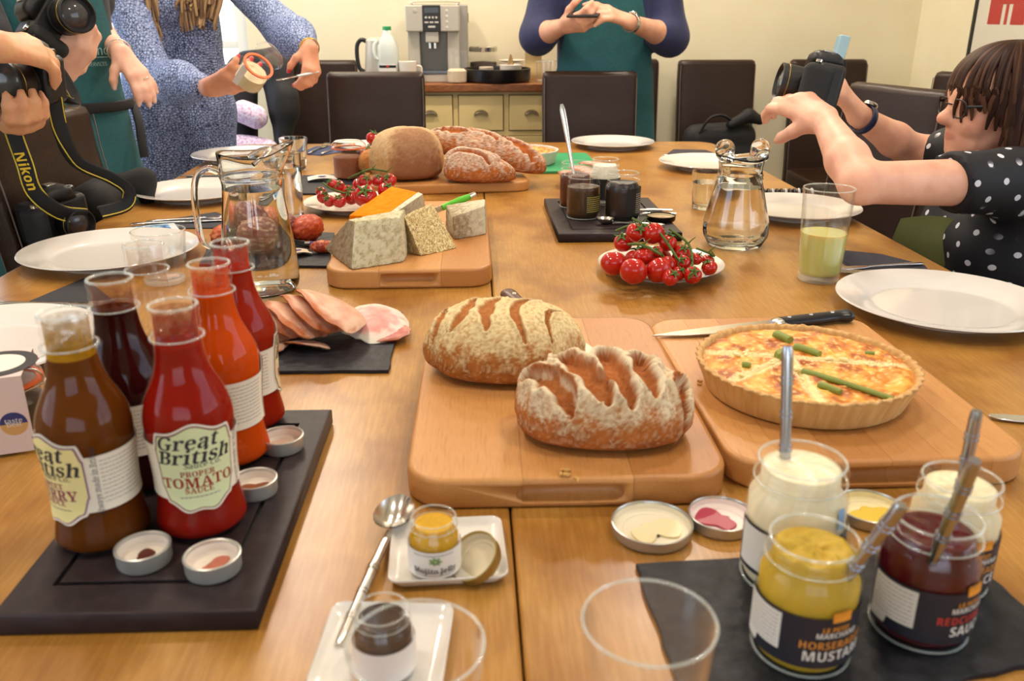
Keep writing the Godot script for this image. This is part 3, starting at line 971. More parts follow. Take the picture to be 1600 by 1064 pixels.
const SAUCE_K := 1.07
func sauce_bottle(label: String, x: float, z: float, turn: float, hex: String, level: float, opts := {}) -> void:
	var t := thing("sauce_bottle", label, "bottle", Vector3(x, TOP + 0.018, z), turn, "bottles of sauce on the tray")
	var k := SAUCE_K
	var body := smooth_prof(P([0.0315, 0.004, 0.0345, 0.008, 0.0338, 0.016, 0.0318, 0.028, 0.0305, 0.042, 0.0305, 0.058, 0.0318, 0.078, 0.0332, 0.092, 0.0332, 0.102, 0.031, 0.114, 0.0262, 0.126, 0.0215, 0.137, 0.0188, 0.148, 0.0175, 0.158, 0.017, 0.164]), 3)
	for q in body.size(): body[q] = Vector2(body[q].x * k, body[q].y)
	var outer := [Vector2(0, 0.002), Vector2(0.026 * k, 0.001), Vector2(0.029 * k, 0.0)] + body
	outer += P([0.0182 * k, 0.1645, 0.0196 * k, 0.166, 0.0196 * k, 0.169, 0.0178 * k, 0.171, 0.0172 * k, 0.1725, 0.0172 * k, 0.176, 0.0179 * k, 0.1775, 0.0179 * k, 0.18, 0.0173 * k, 0.182, 0.0173 * k, 0.186, 0.0181 * k, 0.188, 0.0181 * k, 0.1915, 0.017 * k, 0.193, 0.0156 * k, 0.1925, 0.0152 * k, 0.19, 0.0152 * k, 0.165])
	part("glass", lathe(outer, 56, 1.2), pane("bottle_glass", "f4fff8"), t)
	rim_ring(t, 0.0166 * k, 0.1925, 0.0013)
	rim_ring(t, 0.0188 * k, 0.1675, 0.001)
	var fill := [Vector2(0, 0.003), Vector2(0.0285 * k, 0.003)]
	for p in body:
		if p.y <= level: fill.append(Vector2(p.x - 0.0012, p.y))
	var rim: float = minf(rad_at(body, minf(level, 0.1639)) - 0.0012, 0.0155 * k)
	fill += [Vector2(rim, level), Vector2(rim * 0.6, level - 0.0012), Vector2(0, level - 0.0015)]
	if level > 0.02:
		var cm := VC("sauce", 0.35, {"specular_mode": 2})
		var sm := Mb.new()
		add_lathe(sm, fill, 40, lin(hex), Transform3D.IDENTITY, 0.9)
		part("sauce", sm.done(false), cm, t)
	# a film of sauce left on the inside of the neck
	var n0 := int(absf(x * 1000)) % 17
	var film: float = opts.get("smear", 1.0)
	var fc := lin(opts.get("smear_hex", hex))
	var y0 := maxf(level - 0.001, 0.150)
	var smear := surf(72, 24, func(u, v):
		var y := lerpf(y0, 0.189, v)
		var r: float = (0.015 if y > 0.163 else rad_at(body, y) / k - 0.0014) * k
		return Vector3(sin(u * TAU) * r, y, cos(u * TAU) * r), func(u, v, _p):
		var q := nz.get_noise_3d(cos(u * TAU) * 1.6 + n0, sin(u * TAU) * 1.6, v * 2.5) + 0.15 * nz.get_noise_3d(cos(u * TAU) * 5.0 + n0, sin(u * TAU) * 5.0, v * 9.0)
		var c := fc
		c.a = clampf(q * 0.4 + 0.88 - 0.55 * v, 0.2, 0.92) * film
		return c, false)
	part("smear", smear, VC("sauce_film", 0.4, {"transparency": BaseMaterial3D.TRANSPARENCY_ALPHA, "specular_mode": 2}), t)
	if not opts.has("label"): return
	var paper := M("label_paper", "e9e2cf", 0.6)
	var rf := func(y): return rad_at(body, y) + 0.0002
	var lb := 0.036
	var lt := 0.1
	var back := sleeve(t, "label", paper, rf, -PI * 0.93, PI * 0.93, func(a): return lb + 0.004, func(a): return lt - 0.012, 0.0004, 90, 5)
	var edge := M("label_edge_" + opts.edge, opts.edge, 0.6)
	# the scalloped front panel
	var hw := 0.86
	var up := func(a): 
		var q := absf(a) / hw
		return lt - 0.006 + 0.008 * (1.0 - q * q) - 0.012 * smoothstep(0.86, 1.0, q) + 0.002 * cos(q * 6.0)
	var dn := func(a):
		var q := absf(a) / hw
		return lb + 0.007 - 0.011 * (1.0 - q * q) + 0.012 * smoothstep(0.8, 1.0, q) + 0.0015 * cos(q * 9.0)
	sleeve(back, "panel_border", paper, rf, -hw * 1.1, hw * 1.1, func(a): return dn.call(a / 1.1) - 0.0025, func(a): return up.call(a / 1.1) + 0.0025, 0.0008, 60, 6)
	sleeve(back, "panel_rule", edge, rf, -hw * 1.04, hw * 1.04, func(a): return dn.call(a / 1.04) - 0.001, func(a): return up.call(a / 1.04) + 0.001, 0.001, 60, 6)
	sleeve(back, "panel", M("panel_" + opts.label, opts.label, 0.6), rf, -hw, hw, dn, up, 0.0012, 60, 6)
	var ink := M("label_ink", "2b2a33", 0.6)
	var red := M("label_red_" + opts.edge, opts.ink, 0.6)
	var r2 := func(y: float) -> float: return rad_at(body, y) + 0.0017
	wrap_text(back, "Great", r2, 0.0915, -0.12, 0.0125, ink, "Droid Serif", 0.25, true)
	wrap_text(back, "British", r2, 0.0785, 0.0, 0.0125, ink, "Droid Serif", 0.25, true)
	wrap_text(back, "Sauce Co.", r2, 0.071, 0.15, 0.0048, ink, "Droid Serif", 0.2)
	wrap_text(back, opts.line1, r2, 0.0635, 0.0, 0.0048, red, "Droid Serif", 0.0, true)
	wrap_text(back, opts.line2, r2, 0.0555, 0.0, 0.0092, red, "Droid Serif", 0.0, true)
	wrap_text(back, "SAUCE", r2, 0.0485, 0.0, 0.0048, red, "Droid Serif", 0.0, true)
	var dash := Mb.new()
	for row in 2:
		_dashes(dash, r2.call(0.0425), 0.0425 - row * 0.004, -0.45 + row * 0.2, 0.45 - row * 0.2, 0.0009)
	for row in 11:
		for s in [-1, 1]:
			_dashes(dash, rad_at(body, 0.083 - row * 0.0036) + 0.0009, 0.083 - row * 0.0036, s * 1.75 - 0.55, s * 1.75 + 0.55, 0.0007)
	part("small_print", dash.done(false), M("fine_print", "9a8f86", 0.7), back).set_meta("kind", "stuff")
	part("lettering", text_mesh("Always made in Britain", 0.0048, "Droid Serif", func(p):
		var a: float = 1.08 - p.y / 0.0345
		var rr := rad_at(body, 0.0668 + p.x * 0.82) + 0.0009
		return Vector3(sin(a) * rr, 0.0668 + p.x * 0.82, cos(a) * rr), 0.2), ink, back)

func _dashes(m: Mb, r: float, y: float, a0: float, a1: float, h: float) -> void:  # a line of illegible small print
	var a := a0
	while a < a1:
		var w := rng.randf_range(0.03, 0.11)
		var b := minf(a + w, a1)
		var n := m.v.size()
		for q in [[a, y], [b, y], [b, y + h], [a, y + h]]:
			m.add(Vector3(sin(q[0]) * r, q[1], cos(q[0]) * r))
		m.quad(n, n + 3, n + 2, n + 1)
		a = b + 0.02

func bottle_cap(label: String, x: float, z: float, r: float, stain: String) -> void:
	var t := thing("bottle_cap", label, "cap", Vector3(x, TOP + 0.018, z), rng.randf() * 6.0, "upturned bottle caps on the tray")
	part("shell", lathe(P([0, 0, r * 0.9, 0, r * 0.97, 0.001, r, 0.003, r, 0.0125, r * 1.03, 0.013, r * 1.03, 0.0145, r * 0.98, 0.015, r * 0.93, 0.0145, r * 0.92, 0.012]), 40), M("cap_silver", "c9c8c0", 0.35, {"metallic": 0.7}), t)
	part("liner", lathe(P([0, 0.003, r * 0.82, 0.003, r * 0.92, 0.005, r * 0.93, 0.0125]), 40), M("cap_liner", "efe3d3", 0.5), t)
	var o := PackedVector2Array()
	for k in 30:
		var an := TAU * k / 30
		o.append(Vector2(cos(an), sin(an)) * r * (0.5 + 0.3 * nf.get_noise_2d(cos(an) * 0.45 + x * 40, sin(an) * 0.45 + z * 40)))
	part("smear", prism(o, 0.0031, 0.0042, 0.0006, 1), M("smear_" + stain, stain, 0.3), t)

func bottles() -> void:
	sauce_bottle("brown bottle of curry sauce with yellowed neck, leftmost at the front of the tray", -0.3055, -0.63, -0.62, "5a2e08", 0.160, {"label": "e8dd9a", "edge": "8a5f86", "ink": "8c2a52", "line1": "SWEET", "line2": "CURRY", "smear_hex": "a87a10"})
	sauce_bottle("bottle of tomato sauce, bright red, at the right front of the tray", -0.2305, -0.646, 0.36, "86120a", 0.162, {"label": "d5dfae", "edge": "7a3a34", "ink": "9a2418", "line1": "PROPER", "line2": "TOMATO", "smear_hex": "94200e"})
	sauce_bottle("bottle of dark brown barbecue sauce between the curry and the tomato sauce", -0.306, -0.72, -1.0, "2c0a05", 0.166, {"label": "ddd3a2", "edge": "4a3a34", "ink": "4a2018", "line1": "SMOKY", "line2": "BARBECUE", "smear": 0.6, "smear_hex": "7a3008"})
	sauce_bottle("bottle of orange sauce behind the tomato sauce, its printed back label to the front", -0.236, -0.764, 2.6, "c0430a", 0.165, {"label": "e0c58a", "edge": "8a5a34", "ink": "a04818", "line1": "HOT", "line2": "CHILLI", "smear_hex": "cf4a10"})
	sauce_bottle("bottle of dark red sauce furthest right at the back of the tray", -0.236, -0.838, 2.2, "8e1608", 0.168, {"label": "e0d0a0", "edge": "7a3a34", "ink": "8a2018", "line1": "RED", "line2": "RELISH", "smear_hex": "b5280f"})
	sauce_bottle("nearly empty clear sauce bottle at the back left of the tray", -0.318, -0.836, -2.0, "a8792c", 0.012, {"smear": 0.25, "smear_hex": "b06a20"})
	bottle_cap("silver bottle cap with a dark red brown smear, before the curry sauce", -0.26, -0.59, 0.0205, "5e1c0a")
	bottle_cap("silver bottle cap with pink smears, nearest of the caps to the camera", -0.203, -0.576, 0.021, "c2705a")
	bottle_cap("silver bottle cap with an orange brown smear, right of the tomato sauce bottle", -0.1975, -0.692, 0.0195, "8a4510")
	bottle_cap("silver bottle cap almost clean, at the back right of the tray", -0.19, -0.776, 0.0205, "e4c4b0")

# a screw-top jar without its lid
func jar(called: String, label: String, x: float, y: float, z: float, turn: float, r: float, h: float, hex: String, level: float, rough := 0.4, bump := 0.0) -> Node3D:
	var t := thing(called, label, "jar", Vector3(x, y, z), turn, "open jars")
	var nr := r * 0.9
	var outer := P([0, 0.002, r * 0.8, 0.0015, r * 0.88, 0, r * 0.97, 0.002, r, 0.006, r, h * 0.68, r * 0.985, h * 0.725, r * 0.93, h * 0.775, nr * 0.98, h * 0.8, nr * 0.97, h * 0.83, nr * 1.02, h * 0.845, nr * 1.02, h * 0.865, nr * 0.97, h * 0.88, nr * 0.97, h * 0.9, nr * 1.02, h * 0.915, nr * 1.02, h * 0.935, nr * 0.97, h * 0.95, nr * 0.98, h * 0.985, nr * 0.95, h, nr * 0.89, h * 0.995, nr * 0.87, h * 0.97, nr * 0.87, h * 0.8])
	part("glass", lathe(outer, 56, 1.2), pane("jar_glass", "f2fff4"), t)
	rim_ring(t, nr * 0.935, h * 0.993, r * 0.032)
	rim_ring(t, nr * 1.0, h * 0.85, r * 0.022)
	rim_ring(t, r * 0.96, 0.003, r * 0.03)
	var m := Mb.new()
	var lv := level * h
	var prof := [[0.0, 0.0035], [r * 0.86, 0.0035], [r - 0.0028, 0.007], [r - 0.0015, 0.012]]
	var inner := func(yy: float) -> float:
		if yy < h * 0.7: return r - 0.0015
		return lerpf(r - 0.0015, nr * 0.87 - 0.0006, smoothstep(h * 0.7, h * 0.8, yy))
	for k in 8:
		var yy := lerpf(0.014, lv, k / 7.0)
		prof.append([inner.call(yy), yy])
	var rt: float = inner.call(lv)
	var ne := prof.size()
	for k in 8: prof.append([rt * (1.0 - (k + 1) / 8.0), lv])
	var seg := 48
	var c := lin(hex)
	var sd := x * 37.0
	for k in prof.size():
		for s in seg:
			var an := TAU * s / seg
			var p := Vector3(sin(an) * prof[k][0], prof[k][1], cos(an) * prof[k][0])
			var shade := 1.0 + 0.16 * nz.get_noise_3d(p.x * 160 + sd, p.y * 160, p.z * 160)
			if k >= ne and bump > 0.0: p.y += bump * (nz.get_noise_3d(p.x * 70 + sd, 3.0, p.z * 70) + 0.4 * nz.get_noise_3d(p.x * 240 + sd, 9.0, p.z * 240) + 0.25)
			m.add(p, c * shade)
	for k in prof.size() - 1:
		for s in seg: m.quad(k * seg + s, k * seg + (s + 1) % seg, (k + 1) * seg + (s + 1) % seg, (k + 1) * seg + s)
	part("contents", m.done(true), VC("jar_contents_%d" % int(rough * 10), rough, {"subsurf_scatter_enabled": true, "subsurf_scatter_strength": 0.15}), t)
	return t

func navy_label(t: Node3D, r: float, h: float, line1: String, line2: String, ink1: String) -> void:
	var rf := func(_y): return r + 0.0002
	var b := h * 0.13
	var tp := h * 0.56
	var lab := sleeve(t, "label", M("navy_label", "20222e", 0.5), rf, -1.75, 1.75, func(_a): return b, func(_a): return tp, 0.0004, 60, 3)
	var wh := M("label_white", "dcdad2", 0.6)
	sleeve(lab, "panel", wh, rf, -1.72, -0.72, func(a): return (b + h * 0.03) if a < -1.3 else b + h * 0.1, func(_a): return tp - h * 0.02, 0.0008, 24, 3)
	sleeve(lab, "flash", M("label_orange", "e8992c", 0.5), rf, 0.22, 0.62, func(_a): return tp - h * 0.03, func(_a): return tp + h * 0.05, 0.0008, 10, 2)
	var r2 := r + 0.0012
	wrap_text(lab, "LE PETIT", r2, tp - h * 0.09, 0.32, h * 0.04, M("label_orange"), "Droid Sans", 0.0, true)
	wrap_text(lab, "MARCHAND", r2, tp - h * 0.14, 0.38, h * 0.045, wh, "Droid Sans", 0.0, true)
	wrap_text(lab, line1, r2, tp - h * 0.225, 0.42, h * 0.065, M("label_line_" + ink1, ink1, 0.5), "Droid Sans", 0.0, true)
	wrap_text(lab, line2, r2, tp - h * 0.32, 0.42, h * 0.085, wh, "Droid Sans", 0.0, true)
	var dash := Mb.new()
	for row in 8: _dashes(dash, r + 0.0011, tp - h * (0.06 + 0.035 * row), -1.66, -0.78, h * 0.008)
	part("small_print", dash.done(false), M("fine_print"), lab).set_meta("kind", "stuff")

func metal_lid(label: String, x: float, y: float, z: float, r: float, hex: String, liner: String, stain := "", xf = null) -> void:
	var t := thing("jar_lid", label, "lid", Vector3(x, y, z), 0, "loose jar lids")
	if xf is Basis: t.basis = xf
	part("shell", lathe(P([0, 0, r * 0.88, 0, r * 0.96, 0.0008, r, 0.003, r, 0.009, r * 1.015, 0.0095, r * 1.015, 0.011, r * 0.98, 0.0115, r * 0.955, 0.0105, r * 0.95, 0.009]), 44), M("lid_" + hex, hex, 0.3, {"metallic": 0.8}), t)
	part("liner", lathe(P([0, 0.0022, r * 0.7, 0.0022, r * 0.74, 0.0034, r * 0.86, 0.0034, r * 0.93, 0.0045, r * 0.955, 0.01]), 44), M("liner_" + liner, liner, 0.4), t)
	if stain:
		var o := PackedVector2Array()
		for k in 36:
			var an := TAU * k / 36
			o.append(Vector2(cos(an), sin(an)) * r * (0.55 + 0.3 * nf.get_noise_2d(cos(an) * 0.5 + x * 40, sin(an) * 0.5 + z * 40)))
		part("smear", prism(o, 0.0023, 0.0042, 0.0006, 1), M("smear_" + stain, stain, 0.35), t)

func jars() -> void:
	var y := TOP + 0.005
	var j := jar("mayonnaise_jar", "tallest jar on the near right slate, creamy white mayonnaise with a pale blue tab", 0.243, y, -0.566, 0.5, 0.0375, 0.104, "efe3bd", 0.93, 0.35, 0.002)
	var wrapm := M("label_white")
	var lab := sleeve(j, "label", M("navy_label"), func(_y): return 0.0377, -2.2, 1.2, func(_a): return 0.016, func(_a): return 0.056, 0.0004, 50, 3)
	sleeve(lab, "panel", wrapm, func(_y): return 0.0377, -2.1, -0.7, func(_a): return 0.02, func(_a): return 0.054, 0.0008, 24, 3)
	sleeve(j, "tab", M("tab_blue", "8fb0d2", 0.6), func(q): return 0.0377 - 0.004 * smoothstep(0.07, 0.09, q), 0.02, 0.2, func(_a): return 0.062, func(_a): return 0.078, 0.0004, 8, 4)
	j = jar("mustard_jar", "jar of grainy yellow mustard at the front of the near right slate", 0.223, y, -0.484, -0.1, 0.034, 0.0905, "bb9a20", 0.9, 0.55, 0.006)
	navy_label(j, 0.034, 0.0905, "HORSERADISH", "MUSTARD", "d08a3a")
	j = jar("redcurrant_jar", "jar of dark red redcurrant sauce at the right front of the near right slate", 0.316, y, -0.503, 0.1, 0.034, 0.0925, "4a0610", 0.86, 0.15, 0.001)
	navy_label(j, 0.034, 0.0925, "REDCURRANT", "SAUCE", "c23a34")
	j = jar("horseradish_jar", "jar of pale horseradish sauce behind the redcurrant jar at the right", 0.362, y, -0.556, -0.2, 0.0325, 0.09, "e9dcb4", 0.92, 0.4, 0.003)
	navy_label(j, 0.0325, 0.09, "HORSERADISH", "SAUCE", "d08a3a")
	j = jar("jelly_jar", "little jar of golden mojito jelly with a white label on the front dish", -0.034, TOP + 0.0045, -0.588, 0.0, 0.0205, 0.049, "c99a22", 0.88, 0.08, 0.0)
	lab = sleeve(j, "label", M("label_paper_white", "eeeae4", 0.6), func(_y): return 0.0207, -1.9, 1.9, func(_a): return 0.006, func(_a): return 0.029, 0.0004, 50, 3)
	var ink := M("label_ink")
	wrap_text(lab, "Mojito Jelly", 0.0217, 0.013, 0.05, 0.0046, ink, "Droid Serif", 0.0, true)
	var dash := Mb.new()
	for row in 3: _dashes(dash, 0.0216, [0.0085, 0.0108, 0.0262][row], -0.75, 0.8, 0.0008)
	part("small_print", dash.done(false), M("fine_print"), lab).set_meta("kind", "stuff")
	var leaf := Mb.new()
	for k in 7:
		var an := k * 0.9
		add_tube(leaf, PackedVector3Array([Vector3(0.0015 + cos(an) * 0.0008, 0.0215 + sin(an) * 0.0008, 0.0216), Vector3(0.0015 + cos(an) * 0.0052, 0.0218 + sin(an) * 0.0036, 0.0214)]), [0.0017, 0.0006], 6, Vector2(1, 0.2), Vector3.BACK)
	part("mint_print", leaf.done(false), M("mint_green", "7d9a5a", 0.6), lab)
	j = jar("jam_jar", "little jar of very dark berry jam on the nearest oblong dish", -0.0635, TOP + 0.0045, -0.476, 0.1, 0.0205, 0.05, "1c0308", 0.86, 0.1, 0.0)
	sleeve(j, "label", M("label_paper_white"), func(_y): return 0.0207, -1.9, 1.9, func(_a): return 0.006, func(_a): return 0.029, 0.0004, 50, 3)
	# far right tray
	y = TOP + 0.018
	j = jar("chutney_jar", "jar of olive brown chutney with yellow small print on the far tray", 0.231, y, -1.79, 0.35, 0.0345, 0.1, "3a2408", 0.66, 0.3, 0.002)
	lab = sleeve(j, "label", M("chutney_label", "2c2410", 0.5), func(_y): return 0.0347, -0.35, 1.0, func(_a): return 0.014, func(_a): return 0.052, 0.0004, 30, 2)
	dash = Mb.new()
	for row in 8: _dashes(dash, 0.0355, 0.018 + row * 0.0042, -0.25, 0.75, 0.0016)
	part("small_print", dash.done(false), M("gold_print", "c2ad52", 0.6), lab).set_meta("kind", "stuff")
	j = jar("pickle_jar", "jar of nearly black pickle at the right front of the far tray", 0.309, y, -1.765, 0.2, 0.036, 0.098, "150b06", 0.8, 0.3, 0.002)
	lab = sleeve(j, "label", M("black_label", "1c1a1a", 0.5), func(_y): return 0.0362, -0.1, 1.5, func(_a): return 0.014, func(_a): return 0.07, 0.0004, 30, 2)
	dash = Mb.new()
	for row in 10: _dashes(dash, 0.037, 0.02 + row * 0.0042, 0.45, 1.2, 0.0016)
	part("small_print", dash.done(false), M("pale_print", "b8b2a6", 0.6), lab).set_meta("kind", "stuff")
	jar("relish_jar", "jar of reddish brown relish holding the long spoon, behind the olive brown chutney", 0.226, y, -1.9, 0.0, 0.034, 0.098, "4a1c08", 0.72, 0.3, 0.003)
	j = jar("sauce_jar", "jar of white creamy sauce with a black label at the back of the far tray", 0.296, y, -1.93, 0.3, 0.034, 0.1, "e6dfc6", 0.86, 0.4, 0.003)
	sleeve(j, "label", M("black_label"), func(_y): return 0.0342, -1.6, 1.6, func(_a): return 0.014, func(_a): return 0.06, 0.0004, 40, 2)
	# lids
	metal_lid("upturned silver jar lid with cream coloured lining, left of the near slate", 0.15, TOP, -0.639, 0.0345, "bdbcb4", "e6dcc0", "ebdcae")
	metal_lid("upturned silver jar lid smeared with dark red jam", 0.2135, TOP, -0.65, 0.0285, "bdbcb4", "ecdcd4", "a8324a")
	metal_lid("upturned silver jar lid smeared with yellow mustard behind the spoons", 0.348, TOP, -0.656, 0.0285, "bdbcb4", "e6d8a8", "d8b83a")
	metal_lid("silver jar lid half hidden right of the mayonnaise jar", 0.293, TOP, -0.634, 0.025, "bdbcb4", "e8dcc4")
	metal_lid("gold jar lid leaning against the jar of golden jelly", 0.001, TOP + 0.0105, -0.588, 0.0215, "b09a5a", "ddd0b0", "", Basis(Vector3(0.55, 0, 0.84).normalized(), 0.0) * Basis(Vector3(0, 0, 1), 0.55) * Basis(Vector3(1, 0, 0), 0.35))
	metal_lid("black jar lid with a stained cream lining at the right of the far tray", 0.389, TOP + 0.018, -1.757, 0.03, "1d1a1a", "d8c6a2", "9a6a30")
	# spoons standing in the jars
	_standing("ribbed steel spoon standing upright in the mayonnaise", Vector3(0.2345, 0.935, -0.604), Vector3(0.2375, TOP + 0.03, -0.572), true)
	_standing("ribbed steel spoon leaning right out of the mustard", Vector3(0.2575, 0.892, -0.452), Vector3(0.226, TOP + 0.03, -0.483), true)
	_standing("ribbed steel spoon leaning out of the dark red sauce", Vector3(0.301, 0.918, -0.458), Vector3(0.305, TOP + 0.03, -0.498), true)
	_standing("ribbed steel spoon standing in the pale horseradish sauce", Vector3(0.3575, 0.904, -0.553), Vector3(0.36, TOP + 0.025, -0.556), true)
	_standing("bright plain spoon standing in the reddish brown relish", Vector3(0.196, 0.985, -1.93), Vector3(0.234, TOP + 0.03, -1.9), false)
	spoon("plain steel spoon lying across the front of the far tray", along(Vector3(0.385, TOP + 0.018, -1.7), Vector3(0.256, TOP + 0.018, -1.73)), 0.14, 0.04, 0.026)
	spoon("ribbed steel spoon lying between the two small dishes, its bowl on the upper dish", along(Vector3(-0.098, TOP + 0.0005, -0.5), Vector3(-0.067, TOP + 0.008, -0.676)), 0.182, 0.05, 0.034, true)
	for k in 2:
		var t := thing("butter_knife", ["pale knife handle jutting from the far tray behind the pickle jar", "second knife handle jutting from the far tray, nearer the camera"][k], "knife", Vector3(0.36, TOP + 0.018, -1.84 + k * 0.035), PI / 2 - 0.1)
		part("handle", tube([Vector3(0, 0.004, 0), Vector3(0, 0.005, 0.03), Vector3(0, 0.004, 0.07)], [0.004, 0.0052, 0.005], 8, Vector2(1, 0.6)), M("cutlery_steel"), t)
		part("blade", prism(PackedVector2Array([Vector2(-0.006, -0.06), Vector2(0.004, -0.06), Vector2(0.005, 0), Vector2(-0.005, 0)]), 0.003, 0.005, 0.0005, 1), M("cutlery_steel"), t)

func _standing(label: String, top: Vector3, tip: Vector3, ribbed: bool) -> void:
	var l := top.distance_to(tip)
	spoon(label, along(top, tip, Vector3.BACK), l, minf(0.04, l * 0.3), 0.026, ribbed, "b4b8c2" if ribbed else "ece8e0", "spoons standing in jars")

func rim_ring(parent: Node3D, r: float, y: float, w: float) -> void:
	part("rim", tube(_ring(r, y), w, 8, Vector2.ONE, Vector3.UP, true), M("glass_rim"), parent)

func tumbler(label: String, x: float, z: float, r0: float, r1: float, h: float, level := 0.0, fill := "", y := TOP) -> void:
	var t := thing("drinking_glass", label, "glass", Vector3(x, y, z), 0, "drinking glasses")
	var gm := water_glass() if level > 0.0 and not fill else pane("thin_glass", "f6fffb")
	var w := 0.0017
	part("glass", lathe(P([0, 0.0008, r0 * 0.8, 0.0008, r0 * 0.86, 0, r0 * 0.96, 0.0006, r0, 0.003, r1, h - 0.001, r1 - w * 0.5, h, r1 - w, h - 0.001, r0 - w * 0.95 + (r1 - r0) * 0.1, h * 0.1 + 0.004, r0 - w * 2.2, h * 0.05 + 0.0055, r0 * 0.6, h * 0.05 + 0.0045, 0, h * 0.05 + 0.004]), 56, 0.9), gm, t)
	if not (level > 0.0 and not fill):
		rim_ring(t, r1 - w * 0.5, h - 0.0006, 0.0011)
		part("foot", lathe(P([0, 0.001, r0 * 0.93, 0.001, r0 - w * 0.6, 0.004, r0 - w * 0.6, h * 0.05 + 0.003, r0 * 0.6, h * 0.05 + 0.004, 0, h * 0.05 + 0.0035])), M("glass_foot"), t)
	if level > 0.0:
		var yb := h * 0.05 + 0.0045
		var f := func(q: float) -> float: return lerpf(r0, r1, q / h) - w + 0.0003
		var prof := [Vector2(0, yb - 0.0006), Vector2(r0 * 0.6, yb), Vector2(r0 - w * 2.1, yb + 0.001), Vector2(f.call(h * 0.1 + 0.004), h * 0.1 + 0.004), Vector2(f.call(h * level), h * level), Vector2(0, h * level - 0.0003)]
		part("lemonade" if fill else "water", lathe(prof, 48, 0.9), M("lemonade", fill, 0.15, {"subsurf_scatter_enabled": true, "subsurf_scatter_strength": 0.6}) if fill else water(), t)

